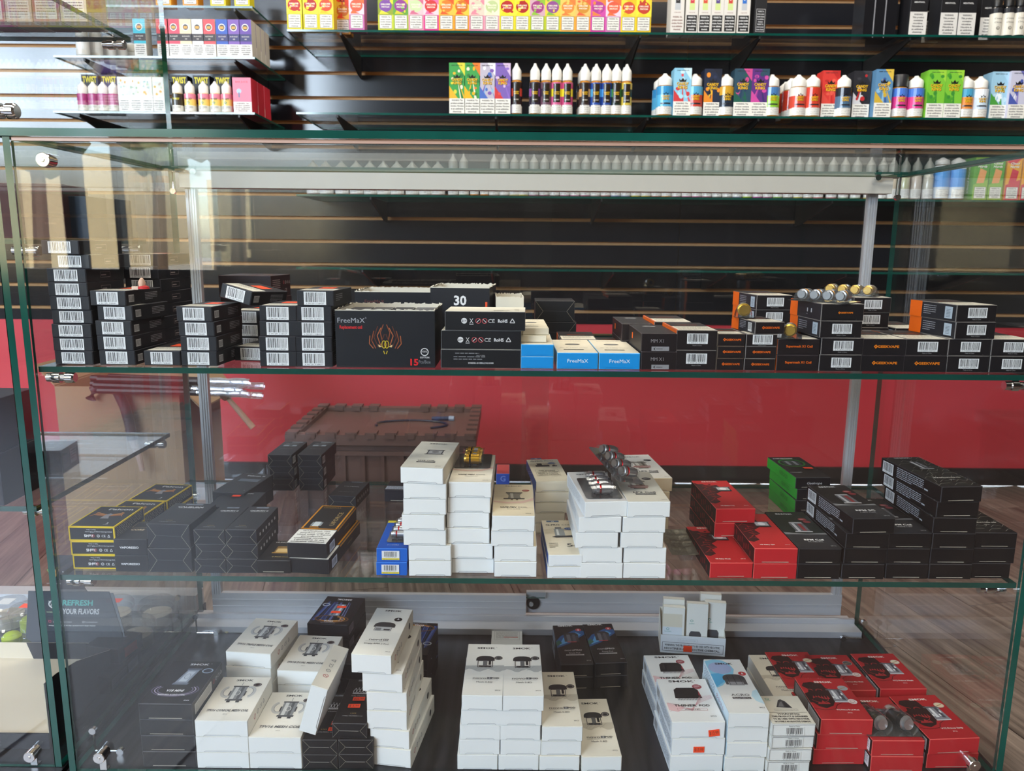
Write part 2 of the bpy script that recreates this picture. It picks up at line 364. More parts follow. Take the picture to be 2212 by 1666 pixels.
REDP = mat('red_wall_paint', '#bf3440', .5, noise=.10, nscale=5, bump=.15, bscale=60)
PLAST = mat('painted_plaster', '#b9b3a8', .8, noise=.04)
CEIL = mat('ceiling_tile', '#c9c4ba', .9, noise=.04)
SLATM = mat('black_laminate', None, .15, spec=.6)
MDF = mat('raw_board', '#c29a6c', .8, noise=.15, nscale=40)
BASEM = mat('black_vinyl', '#1c1b1d', .45, noise=.3, nscale=6)
floor = struct(ob('floor', MB().box(-7.2, 4.7, -3.6, 2.74, -.06, -.004).mesh('floor', FLOORM)))
ang = R(12); ux, uy = Vector((math.sin(-ang), math.cos(-ang), 0)), Vector((math.cos(ang), -math.sin(ang) * -1, 0))
ux = Vector((-math.sin(ang), math.cos(ang), 0)); uy = Vector((math.cos(ang), math.sin(ang), 0))
PW, PL = .152, 1.22
pm = MB().box(-PL / 2 + .0008, PL / 2 - .0008, -PW / 2 + .0008, PW / 2 - .0008, -.004, 0).mesh('plank', PLANK)
for i in range(-18, 26):
    for j in range(-2, 5):
        c = uy * (i * PW) + ux * ((j + (i * .37) % 1) * PL)
        if -1.9 < c.x < 2.7 and .9 < c.y < 3.2 and not (abs(c.x) < .5 and c.y < .9):
            if c.y + .62 > 2.69: continue
            ob('plank', pm, floor, (c.x, c.y, 0), ang + R(90))
# boards cut short at the wall
for i in range(-18, 26):
    ends = []
    for j in range(-2, 5):
        c = uy * (i * PW) + ux * ((j + (i * .37) % 1) * PL)
        if c.y + .62 > 2.69 and c.y - .6 < 2.66 and -1.9 < c.x < 2.7: ends.append(c)
    for c in ends:
        a = c - ux * (PL / 2 - .0008); L = (2.675 - a.y) / ux.y
        if L < .08: continue
        L = min(L, PL - .0016); ob('plank', MB().box(0, L, -PW / 2 + .0008, PW / 2 - .0008, -.004, 0).mesh('plank_cut', PLANK), floor, (a.x, a.y, 0), ang + R(90))
ceiling = struct(ob('ceiling', MB().box(-7.2, 4.7, -3.6, 2.74, 3.4, 3.5).mesh('ceiling', CEIL)))
struct(ob('wall_left', MB().box(-7.3, -7.2, -3.6, 2.74, -.06, 3.5).mesh('wl', PLAST)))
struct(ob('wall_right', MB().box(4.7, 4.8, -3.6, 2.74, -.06, 3.5).mesh('wr', PLAST)))
wf = MB()
for x0, x1, z0, z1 in ((-7.2, 4.7, 3.2, 3.5), (-7.2, -6.8, -.06, 3.2), (-6.8, -2.0, -.06, .6), (-2.0, 4.7, -.06, 3.2)): wf.box(x0, x1, -3.6, -3.45, z0, z1)
struct(ob('wall_front', wf.mesh('wf', mat('dark_wall', '#3a3838', .6))))
FRM = mat('dark_frame', '#2b2b2e', .4, .5)
for nme, x0, x1, z0, posts in (('window_1', -6.8, -2.0, .6, ((-6.8, .04), (-5.2, .04), (-4.1, .04), (-3.0, .06), (-2.69, .02), (-2.0, .04))),):
    fr = MB()
    for xx, hw in posts: fr.box(xx - hw, xx + hw, -3.56, -3.48, z0, 3.2)
    fr.box(x0, x1, -3.56, -3.48, z0, z0 + .05); fr.box(x0, x1, -3.56, -3.48, 3.15, 3.2)
    struct(ob(nme, fr.mesh(nme, FRM)))
# outdoors, seen only as a reflection in the glass
struct(ob('ground_1', MB().box(-30, 30, -40, -3.6, -.15, -.06).mesh('pavement', mat('pale_pavement', '#b9b3a4', .8, noise=.1, nscale=.6))))
LEAF = mat('leaves', '#6f7a4c', .7, noise=.5, nscale=3)
struct(ob('wall_opposite', MB().box(-26, -13, -30, -24, -.06, 3.6).box(-10, -4, -30, -24, -.06, 2.8).mesh('opp', mat('tan_render', '#c9b78e', .9, noise=.1))))
for x, y, s in ((-9, -13, 1.0), (-5.2, -12, .8), (-12.5, -12, 1.2), (-7.2, -14, .9), (-14.5, -15, 1.3)):
    t = MB().tube([(0, 0, 0), (.1, 0, 2), (0, .1, 3)], [.16, .12, .06], '#5a4632'); tr = ob('tree', t.mesh('trunk', PAPER), None, (x, y, -.06))
    bm = bmesh.new(); bmesh.ops.create_icosphere(bm, subdivisions=3, radius=1)
    rr = random.Random(int(x * 10))
    for v in bm.verts: v.co *= rr.uniform(.7, 1.15); v.co.z *= .9
    me = bpy.data.meshes.new('crown'); bm.to_mesh(me); bm.free(); me.materials.append(LEAF)
    cr = ob('crown', me, tr, (0, 0, 3.0 * 1)); cr.scale = (s, s, s); tag(tr, 'leafy tree outside the shop, %s' % {-9: 'in the middle', -5.2: 'the smallest one', -12.5: 'a wide one left of the middle', -7.2: 'second smallest', -14.5: 'the widest one, furthest left'}[x], 'tree', 'trees outside')
# back wall
wb = struct(ob('wall_back', MB().box(-7.2, 4.7, 2.712, 2.74, .57, 3.5).mesh('backing', MDF)))
SL = '#1b1c21'; z = .5737; seams = (-4.31, -1.87, .57, 3.01, 4.69)
zs = [.617 + .0783 * k for k in range(38)]
GR = .0112
for k in range(-1, 36):
    z0 = (.5737 if k < 0 else zs[k] + GR / 2); z1 = zs[k + 1] - GR / 2
    if z1 > 3.39: break
    for a, b in zip(seams, seams[1:]):
        if z0 > 1.75 and not (-2 < a < 1): pass
        ob('slat', MB().box(a + .001, b - .001, 2.70, 2.712, z0, z1, SL, faces={'top': '#a5825a', 'down': '#b8946a'}).mesh('slat', SLATM), wb)
struct(ob('wall_lower_back', MB().box(-7.2, 4.7, 2.702, 2.74, .06, .5737).mesh('redwall', REDP)))
bb = MB(); x = -7.2
struct(ob('baseboard_back', MB().box(-7.2, 4.7, 2.688, 2.702, 0, .062).mesh('bb', BASEM)))
# ceiling lamps (real fittings over the area lights)
for i, (x, y) in enumerate(((-1.6, .3), (1.0, .3), (-1.6, -1.8), (1.2, -1.8), (0.0, 2.1))):
    l = ob('ceiling_light', MB().box(-.6, .6, -.3, .3, 0, .03, '#d8d8d8').mesh('lamp_frame', PAPER), None, (x, y, 3.368))
    ob('diffuser', MB().box(-.56, .56, -.26, .26, -.006, 0).mesh('diffuser', mat('lit_diffuser', '#ffffff', .5, emit='#ffe6c4', estr=2)), l)
    tag(l, 'flat ceiling light panel, %s' % ('left one over the customers', 'right one over the customers', 'left one near the shop window', 'right one near the door', 'one above the space behind the counter')[i], 'light', 'ceiling light panels')

# ================================================================== DISPLAY CASES
def pane(name, parent, x0, x1, y0, y1, z0, z1, thin):
    b = MB(); big = {'x': ('left', 'right'), 'y': ('front', 'back'), 'z': ('top', 'down')}[thin]
    vs = [(x, y, z) for z in (z0, z1) for y in (y0, y1) for x in (x0, x1)]
    q = {'down': (0, 2, 3, 1), 'top': (4, 5, 7, 6), 'front': (0, 1, 5, 4), 'back': (2, 6, 7, 3), 'left': (0, 4, 6, 2), 'right': (1, 3, 7, 5)}
    for k, f in q.items(): b.add([vs[i] for i in f], [(0, 1, 2, 3)], '#ffffff', 0 if k in big else 1)
    return ob(name, b.mesh(name, (TOPGLASS if name == 'top_pane' else GLASS, GLEDGE)), parent)
DECKM = bpy.data.materials.new('black_woodgrain'); DECKM.use_nodes = True
_n = DECKM.node_tree; _b = _n.nodes['Principled BSDF']; _b.inputs['Roughness'].default_value = .28
_tc = _n.nodes.new('ShaderNodeTexCoord'); _mp = _n.nodes.new('ShaderNodeMapping'); _mp.inputs['Scale'].default_value = (60, 3, 1); _ns = _n.nodes.new('ShaderNodeTexNoise'); _ns.inputs['Scale'].default_value = 1.5; _ns.inputs['Detail'].default_value = 8
_n.links.new(_tc.outputs['Object'], _mp.inputs[0]); _n.links.new(_mp.outputs[0], _ns.inputs['Vector']); _cr = _n.nodes.new('ShaderNodeValToRGB')
_cr.color_ramp.elements[0].position = .35; _cr.color_ramp.elements[0].color = (*lin('#0c0c0f'), 1); _cr.color_ramp.elements[1].position = .75; _cr.color_ramp.elements[1].color = (*lin('#2a2a30'), 1)
_n.links.new(_ns.outputs['Fac'], _cr.inputs[0]); _n.links.new(_cr.outputs[0], _b.inputs['Base Color'])
_bp = _n.nodes.new('ShaderNodeBump'); _bp.inputs['Strength'].default_value = .3; _bp.inputs['Distance'].default_value = .0006; _n.links.new(_ns.outputs['Fac'], _bp.inputs['Height']); _n.links.new(_bp.outputs[0], _b.inputs['Normal'])
_tc = {}
def deck(parent, x0, x1, y0, y1):
    ob('base_board', MB().box(x0, x1, y0, y1, .1192, .137).mesh('deck', DECKM), parent)
    ob('edge_strip', MB().box(x0, x1, y0 - .0015, y0, .119, .1345).mesh('deck_edge', MDF), parent)
    ob('plinth', MB().box(x0 + .01, x1 - .01, y0 + .03, y1 - .01, 0.0006, .119, '#26262a').mesh('plinth', SLATM), parent)
def clampdisc(parent, x, y, z, facing='y', drop=0, r=.008):
    b = MB()
    if facing == 'y':
        b.lathe([(0, -.006), (r * .25, -.006), (r * .3, -.0052), (r * .92, -.0052), (r, -.0044), (r, .004), (r * .8, .0045), (r * .8, .014), (0, .014)], 20, ctr=(x, y, z), axis='y')
        if drop: b.box(x - .0045, x + .0045, y + .004, y + .006, z - drop, z - .004); b.box(x - .0045, x + .0045, y + .004, y + .014, z - drop, z - drop + .002)
    else:
        b.lathe([(0, -.020), (r * .8, -.020), (r * .8, -.012), (r, -.012), (r, -.003), (r * .7, -.003), (r * .7, .004), (r, .004), (r, .013), (r * .8, .015), (0, .015)], 20, ctr=(x, y, z), axis='x')
    return ob('glass_clamp', b.mesh('clamp', CHROME, smooth=True), parent)
def corner(parent, x, y, z, sx, sy, up=1):     # bent rod bracket of the rear corners
    b = MB(); b.tube([(x, y, z + up * .035), (x, y, z + up * .004), (x + sx * .035, y, z + up * .004)], .0018)
    for p in ((x, y, z + up * .036), (x + sx * .036, y, z + up * .004)): b.lathe([(0, -.004), (.005, -.004), (.005, .002), (0, .002)], 12, ctr=p, axis='y')
    return ob('corner_bracket', b.mesh('bracket', CHROME, smooth=True), parent)
CX0, CX1, CY0, CY1 = -.597, .670, .935, 1.385
ZD, ZM, ZT, ZTOP = .137, .420, .695, .968
case = tag(ob('display_case', None, None, (0, 0, 0)), 'wide glass display counter with two shelves full of small cartons', 'display case', 'glass display cases')
deck(case, CX0 - .006, CX1 + .006, .933, CY1)
pane('front_pane', case, CX0 + .009, CX1 - .009, .9365, .9415, ZD + .001, ZTOP - .005, 'y')
ob('edge_reflection', MB().box(CX0 + .010, CX1 - .010, .9362, .9418, ZTOP - .0048, ZTOP - .0006).mesh('reflection_strip', mat('beige_reflection', '#c09a86', .4)), case)  # added beige strip, painted for the reflection along the front pane's top edge
pane('side_pane', case, CX0, CX0 + .0085, CY0, 1.375, ZD + .0005, ZTOP - .0005, 'x')
pane('side_pane', case, CX1 - .0085, CX1, CY0, 1.375, ZD + .0005, ZTOP - .0005, 'x')
pane('top_pane', case, CX0 - .012, CX1 + .012, CY0 - .004, 1.378, ZTOP, ZTOP + .009, 'z')
pane('glass_shelf', case, CX0 + .010, CX1 - .010, .9425, 1.352, ZM - .0072, ZM, 'z')
pane('glass_shelf', case, CX0 + .010, CX1 - .010, .9425, 1.352, ZT - .0072, ZT, 'z')
pane('sliding_door_glass', case, -.55, .066, 1.3605, 1.3645, .19, .95, 'y')
pane('sliding_door_glass', case, .018, .63, 1.3705, 1.3745, .19, .95, 'y')
def rail(nm, x0, x1, y0, y1, z0, z1, grooves=0, vertical=False):
    b = MB().box(x0, x1, y0, y1, z0, z1)
    for g in range(grooves):
        if vertical: xx = x0 + (x1 - x0) * (g + 1) / (grooves + 1); b.box(xx - .001, xx + .001, y0 - .0012, y0 + .0005, z0, z1)
        else: zz = z0 + (z1 - z0) * (g + 1) / (grooves + 1); b.box(x0, x1, y0 - .0012, y0 + .0005, zz - .001, zz + .001)
    return ob(nm, b.mesh(nm, RAILM if nm == 'top_rail' else SATIN), case)
rail('top_rail', -.567, .642, 1.346, 1.3775, .9385, .9655)
rail('door_stile', -.562, -.545, 1.356, 1.367, .195, .938, 3, True)
rail('door_stile', .612, .629, 1.368, 1.377, .195, .938, 3, True)
rail('bottom_track', -.590, .650, 1.318, 1.383, .1375, .149, 0); rail('bottom_track', -.590, .650, 1.350, 1.356, .149, .158, 0)
rail('door_rail', -.562, .030, 1.357, 1.367, .158, .197, 2); rail('door_rail', .031, .630, 1.367, 1.377, .158, .199, 1)
lk = MB().lathe([(0, -.003), (.012, -.003), (.013, 0), (.013, .002)], 20, '#17181a', (.044, 1.366, .178), 'y'); lk.lathe([(0, -.006), (.004, -.006), (.004, 0)], 14, '#8c8c8c', (.040, 1.365, .178), 'y')
ob('door_lock', lk.mesh('lock', PLAS), case)
clampdisc(case, -.548, .933, .941, 'y', 0, .0085); clampdisc(case, -.552, .933, .163, 'y', .026); clampdisc(case, .628, .933, .163, 'y', .026)
corner(case, -.575, 1.34, .968, 1, 0, -1); corner(case, .648, 1.34, .968, -1, 0, -1); corner(case, .648, 1.31, .1375, -1, 0); corner(case, -.575, 1.31, .1375, 1, 0); corner(case, -.583, .975, .1375, 1, 0)
for zz in (ZM, ZT):
    for yy in (.962, 1.31):
        clampdisc(case, CX0 + .0285, yy, zz - .017, 'x', r=.007); clampdisc(case, CX1 - .0285 + .002, yy, zz - .017, 'x', r=.007)
tower = tag(ob('display_tower', None, None, (0, 0, 0)), 'tall glass display tower at the left edge with a cardboard tank display inside', 'display case', 'glass display cases')
TX = -.622
deck(tower, -1.25, TX + .012, .936, 1.44)
pane('side_pane', tower, TX, TX + .0085, .945, 1.440, ZD + .0005, 2.0, 'x')
pane('front_pane', tower, -1.23, TX - .001, .945, .950, ZD + .0005, 2.0, 'y')
for zz, ya, yb in ((.505, .965, 1.365), (.851, 1.0, 1.33), (1.173, .965, 1.33)):
    pane('glass_shelf', tower, -1.22, TX - .001, ya, yb, zz - .0072, zz, 'z')
    for yy in (ya + .03, yb - .02): clampdisc(tower, TX - .016, yy, zz - .016, 'x', r=.0075)
clampdisc(tower, -.600, .950, .998, 'x', r=.009); clampdisc(tower, -.652, .942, .157, 'y', .02)
rt_ = MB().box(-1.25, TX + .01, 1.40, 1.436, .1375, .17).mesh('trk', SATIN); ob('rear_track', rt_, tower)
corner(tower, -.640, 1.385, .1375, -1, 0)

# ================================================================== WALL SHELVES
def wshelf(px0, px1, py, label, brackets, y0=2.39, endL=None, endR=None):
    z = atY((px0 + px1) / 2, py, y0).z; x0 = atY(px0, py, y0).x if endL is None else endL; x1 = atY(px1, py, y0).x if endR is None else endR
    s = ob('wall_shelf', None, None, (x0, y0, z)); tag(s, label, 'shelf', 'glass wall shelves on black brackets')
    g = pane('glass_board', s, 0, x1 - x0, 0, .306, -.006, 0, 'z')
    for bx in brackets:
        p = atY(bx, py, y0); X = p.x - x0; b = MB()
        prof = [(.004, -.0065), (.304, -.0065), (.304, -.075), (.25, -.070), (.02, -.018), (.004, -.014)]
        n = len(prof)
        for sx in (0, 1): b.add([(X - .0025 + sx * .005, y, zz) for y, zz in (prof if sx else prof[::-1])], [tuple(range(n))], '#131316')
        for i in range(n):
            a, c = prof[i], prof[(i + 1) % n]; b.add([(X - .0025, *a), (X + .0025, *a), (X + .0025, *c), (X - .0025, *c)], [(0, 1, 2, 3)], '#131316')
        ob('shelf_bracket', b.mesh('shelf_bracket', BLACKM), s)
    return z
ZA = wshelf(620, 2212, 70, 'long glass wall shelf holding tall flavor cartons, topmost across the right', (735, 1384, 1643, 1969), endR=2.2)
ZB = wshelf(640, 2212, 249, 'long glass wall shelf holding candy coloured bottles and cartons, second row', (728, 1071, 1400, 1640, 1950), endR=2.2)
ZC = wshelf(640, 2212, 426, 'long glass wall shelf with a row of dropper bottles, seen through the counter', (800, 1300, 1800), endR=2.2)
ZE = wshelf(640, 2212, 584, 'empty glass wall shelf behind the counter, lowest of the wall shelves', (782, 1062, 1325, 1570, 1830, 2125), endR=2.2)
Z1 = wshelf(115, 545, 11, 'short glass shelf at upper left, highest of the left wall column', (505,))
Z2 = wshelf(115, 550, 121, 'short glass shelf at upper left holding small cube cartons', (180, 505))
Z3 = wshelf(115, 550, 241, 'short glass shelf at upper left holding pink-white bottles and a pink carton', (168, 515))

# ================================================================== CARTON DESIGNS
WH, OFF, BK, INK = '#eef0ef', '#efece4', '#16161a', '#2b2b30'  # OFF puts the warm ceiling light into the tops of white card
def smok(D, cx, cy, cap, col, tw): D.text('SMOK', cx, cy, cap, col, tw=tw, bold=True)
# --- large white tank coil cartons 72 x 107 x 24
def tank(title):
    def f(D):
        smok(D, 36, 98, 4.2, '#3b3d42', 25)
        for s in (-1, 1):
            D.ring(36 + s * 14, 68, 11, 15, 4.5, '#c9cbcd', a0=(-70 if s > 0 else 110), a1=(110 if s > 0 else 290)); D.ring(36 + s * 14, 68, 7.5, 11, 1.2, '#a2a5a9', a0=(-70 if s > 0 else 110), a1=(110 if s > 0 else 290))
        D.rect(26, 48, 20, 34, '#8b8f94').rect(29, 50, 5, 30, '#d7dadd').rect(38, 50, 4, 30, '#5d6065').rect(24, 46, 24, 4, '#55585d').rect(27, 42, 5, 4, '#3a3b3f').rect(40, 42, 5, 4, '#3a3b3f').rect(25, 80, 22, 3, '#4a4c51')
        D.ring(36, 65, 4, 6, 1, '#e9ebec').line([(36, 84), (36, 92)], .8, '#8b8f94').rect(24, 58, 2, 12, '#44464b').rect(46, 58, 2, 12, '#44464b')
        D.ell(58, 86, 6, 4.6, '#3b2a2c').ring(58, 86, 4.6, 3.4, .5, '#a9a9ad'); D.text(title, 36, 23, 5, '#6a6c70', tw=58 if len(title) > 14 else 46, bold=True, sh=.2).text('3PCS', 36, 14, 2, '#77797d')
    return f
def sideicons(D): D.ce(28, 12, 7, '#7b7d80', step=13)
for key, t in (('tfv_triple', 'TFV16 TRIPLE MESH COIL'), ('tfv_dual', 'TFV18 DUAL MESH COIL'), ('tfv_conical', 'TFV16 CONICAL MESH COIL'), ('tfv_mesh', 'TFV16 MESH COIL')):
    K(key, 72, 107, 24, WH, '#d5d3cb', faces={'top': OFF, 'right': '#e9e5da'}, art={'top': tank(t), 'right': sideicons})  # warm lamp light painted into the top and right faces
def v18(D):
    smok(D, 44, 99, 4.6, '#e4e5ea', 28); D.text('R', 61, 101, 1.6, '#c9cbd0')
    D.poly([(27, 50), (45, 50), (50, 84), (33, 84)], '#8f9bb0').poly([(31, 54), (42, 54), (46, 80), (35, 80)], '#c7d2e2').poly([(25, 46), (47, 46), (48, 51), (26, 51)], '#6b7588').poly([(31, 84), (52, 84), (53, 88), (32, 88)], '#5b6475').ring(39, 67, 4, 7, .7, '#7b869a')
    for r, c in ((33, '#5b5570'), (29, '#a79cb8'), (25, '#6d6780')): D.ring(36, 33, r, r * .5, 1.5, c, a0=-215, a1=35)
    D.ring(62, 82, 8, 6.5, 2, '#9fb2c8'); D.ell(62, 82, 5.5, 4.2, '#232a38')
    D.text('V18 MINI', 36, 31, 5, '#e6e6ec', tw=24, bold=True, sh=.2).text('MESHED 0.33\u03a9 COIL', 36, 21, 3, '#d6d6de', tw=38, bold=True).text('3PCS', 62, 8, 2.4, '#d6d6de', bold=True)
def v18r(D): D.rect(8, 3, 58, 15, '#d9d7cf').small(10, 15, 54, 6, 2.3, '#4d4d50'); D.ce(74, 12, 6, '#d0d0d4', step=9)
K('v18', 73, 108, 23.8, '#17171c', '#55555c', art={'top': v18, 'right': v18r, 'front': lambda D: D.rect(2, 2, .3, .3, BK)}, flap='dark')
K('v18_open', 73, 108, 23.8, '#17171c', '#55555c', art={'front': lambda D: D.ring(18, 14, 16, 4, .4, '#55555c')}, flap='dark')
# --- slim white pod cartons 55.5 x 136 x 22.2
def podtop(D, cx, cy, s=1, body='#2c2c30'):
    q = [(cx + 13.5 * s * math.cos(R(a)) * (abs(math.cos(R(a))) ** -.35 if abs(math.cos(R(a))) > .02 else 1), cy + 9 * s * math.sin(R(a))) for a in range(0, 181, 12)]
    D.poly([(cx - 13.5 * s, cy - 4 * s), (cx + 13.5 * s, cy - 4 * s)] + q, body)
def novo(cream):
    def f(D):
        smok(D, 28, 124, 4.4, INK, 27); D.text('R', 43.5, 126, 1.6, INK)
        podtop(D, 28, 92); D.frame(17, 70, 22, 18, 1, '#4a4a4e').rect(19, 70, 18, 5, '#3a3a3e').rect(25, 74, 6, 14, '#77787c').rect(33, 77, 3.4, 10, '#2a2a2c').rect(22, 72, 4, 2, '#b5b6b8')
        D.ell(47, 96, 6, 5.4, '#26272a').ring(47, 96, 4.4, 3.6, .6, '#b9b9bb')
        pts = [(i * 5.55, 62 + 4 * math.sin(i * 1.3)) for i in range(11)]
        D.poly([(0, 74)] + [(55.5, 76)] + [(x, y) for x, y in pts[::-1]], '#b9bcbc' if not cream else '#cfc8b8')
        podtop(D, 28, 92); D.frame(17, 70, 22, 18, 1, '#3a3a3e').rect(19, 70, 18, 5, '#2f2f33').rect(25, 74, 6, 14, '#6a6b6f').rect(33, 77, 3.4, 10, '#232326')
        for i in range(5): D.line([(14 + i * 5, 62 + i % 2), (22 + i * 6, 74)], .3, '#8b8d8e')
        D.text('novo', 22, 42, 5, '#4a4b4f', tw=19).rect(32.5, 39.6, 6.5, 4.8, '#6a6b6f').text('3', 35.8, 42, 3.4, '#f0f0f0').text('POD', 44, 42, 3.6, '#4a4b4f', bold=True).rect(12, 37, 36, .4, '#8a8b8e').text('Mesh 0.8\u03a9', 29, 32, 3.6, '#55565a').text('3PCS', 48, 12, 2.4, '#55565a')
    return f
K('novo', 55.5, 136, 22.2, WH, '#cfd2d2', faces={'top': '#ecebe6'}, art={'top': novo(False)})
K('novo_cream', 55.5, 136, 22.2, WH, '#d3cfc2', faces={'top': '#ebe5d6', 'right': '#e6e0d0'}, art={'top': novo(True)})
def nordx(D):
    smok(D, 28, 126, 4.4, INK, 26); D.ell(41, 100, 6, 5.6, '#16161a').poly([(39, 99), (43, 99), (41, 104)], '#e8e8e8')
    podtop(D, 26, 80, 1.15, '#3a3b3f'); D.rect(13, 66, 25, 11, '#c2c4c6').rect(15, 65, 8, 8, '#85878a').rect(27, 67, 9, 3.5, '#2d2d30').frame(13, 65, 25, 12, .7, '#6a6b6e')
    D.text('nord', 23, 40, 5, '#4a4b4f', tw=18).frame(34, 37.5, 7, 5, .8, '#4a4b4f').text('X', 37.5, 40, 3.4, '#4a4b4f').rect(10, 34.5, 34, .4, '#77787b').text('Empty RPM 2 Pod', 27, 29, 3.6, '#4a4b4f', tw=34).text('3PCS', 48, 9, 2.4, '#55565a')
K('nordx', 55.5, 134, 27.6, '#f1f1ef', '#d3cfc2', faces={'top': '#efede6', 'right': '#e8e2d3'}, art={'top': nordx, 'right': lambda D: D.ce(20, 14, 7, '#4a4b4f', step=12).ell(108, 14, 5, 5, '#1b1b1f')})  # top and right tinted by painted-in warm lamp light
def thiner(D):
    smok(D, 35, 98, 5, INK, 38); D.text('R', 56, 100, 2, INK); D.ell(55, 84, 7, 6, '#a0525c').small(51, 86, 8, 3, 2, '#e3c5c8')
    D.poly([(17, 55), (56, 55), (54, 76), (49, 81), (24, 81), (19, 76)], '#232327').rect(20, 50, 33, 5, '#8b8c90').rects([(21 + i * 2.2, 50, 1, 4.4) for i in range(15)], '#d9d9da').poly([(52, 62), (55, 60), (54, 74)], '#9a3a44')
    for i in range(7): D.line([(2, 22 + i * 3.6), (16, 34 + i), (34, 30 - i), (52, 46 + i * 2), (70, 55 + i * 1.2)], .35, '#dba9b1')
    D.poly([(2, 44), (14, 38), (24, 30), (14, 22), (2, 26)], '#ecc9cd'); D.text('THINER', 27, 37, 5, '#3a3b40', tw=32, bold=True).text('POD', 54, 37, 4.4, '#3a3b40', tw=15, bold=True).frame(14, 25, 42, 5.4, .4, '#b9686f').text('Meshed 0.8\u03a9', 35, 27.6, 2.8, '#77585c').text('2PCS', 60, 12, 2.8, '#4a4b4f')
def thinl(D): D.barcode(6, 4, 22, 17).small(32, 19, 66, 7, 2.5, '#8f9aa8')
K('thiner', 73, 105, 25, '#eef1f2', '#d6d6d0', faces={'left': '#dfe6ee'}, art={'top': thiner, 'left': thinl})
def acro(D):
    D.poly([(0, 60), (0, 132), (14, 136), (26, 134), (35, 124), (38, 108), (33, 94), (22, 82), (10, 66)], '#8fd0f0').ell(18, 112, 17, 16, '#a7b8e2').poly([(0, 62), (0, 96), (12, 98), (24, 90), (22, 82)], '#5ab4e8')
    D.poly([(55.5, 20), (55.5, 56), (48, 52), (43, 40), (46, 28)], '#c3e2f0'); smok(D, 27, 124, 4.4, '#33343a', 27)
    D.ell(47, 97, 5.6, 5.4, '#c23a40').poly([(45.4, 95), (48.6, 95), (47, 100)], '#f4f4f4')
    podtop(D, 31, 84, 1.2, '#46474c'); D.rect(16, 68, 31, 13, '#55565b').rect(20, 66, 22, 9, '#9b9ca0').line([(31, 68), (31, 92)], .8, '#222326').line([(22, 68), (22, 90)], .6, '#222326').line([(40, 68), (40, 90)], .6, '#222326')
    D.text('ACRO', 28, 42, 5.4, INK, tw=26).rect(15, 32, 26, 4.6, INK).text('Meshed 0.8\u03a9 Pod', 28, 34.3, 2.4, '#f0f0f0', tw=23).text('3PCS', 49, 12, 2.6, '#4a4b4f')
K('acro', 55.5, 137, 22.2, WH, '#d3d2ca', faces={'left': '#d5e9f5'}, art={'top': acro, 'left': lambda D: D.small(8, 16, 60, 4, 4, '#7f93a8').ce(80, 12, 6, '#a77c9c', step=10)})
def suor(D):
    D.ring(12, 58, 3, 2.4, .8, '#4aa090').text('SUORIN', 12, 53.5, 1.6, '#4aa090'); D.poly([(19, 38), (41, 36), (36, 52), (31, 57), (27, 55)], '#48494d').poly([(22, 39), (30, 39), (31, 52), (28, 50)], '#77787b').poly([(32, 38), (39, 38), (35, 49), (32, 52)], '#2c2c2f').frame(14, 29.5, 33, 4.6, .3, '#9a9a98').text('Suorin Drop 2 Cartridge 1Pod', 30.5, 31.7, 2, '#55565a', tw=30)
    D.rect(1, 25.5, 57, .5, INK).para(4, 2, 52, 23, ['WARNING:', 'THIS PRODUCT IS DESIGNED', 'TO BE USED WITH NICOTINE.', 'NICOTINE IS AN ADDICTIVE CHEMICAL.'], '#2c2c30')
K('suorin_drop', 59.5, 66, 18.6, '#eeeeea', '#b9bab6', faces={'top': '#e6e2d4'}, flap=None, art={'top': suor, 'left': lambda D: D.rect(40, 2, 14, 14, '#2f8a80').text('S', 47, 9, 8, '#e8f2f0')},
  labels={'front': ('barcode_label', lambda D: D.frame(1, 1, 57.5, 16.6, .4, INK).text('Made in China', 30, 15.4, 1.8, INK).barcode(18, 1.6, 26, 12.4, '8 40141 80337 1', bg='#eeeeea'))})
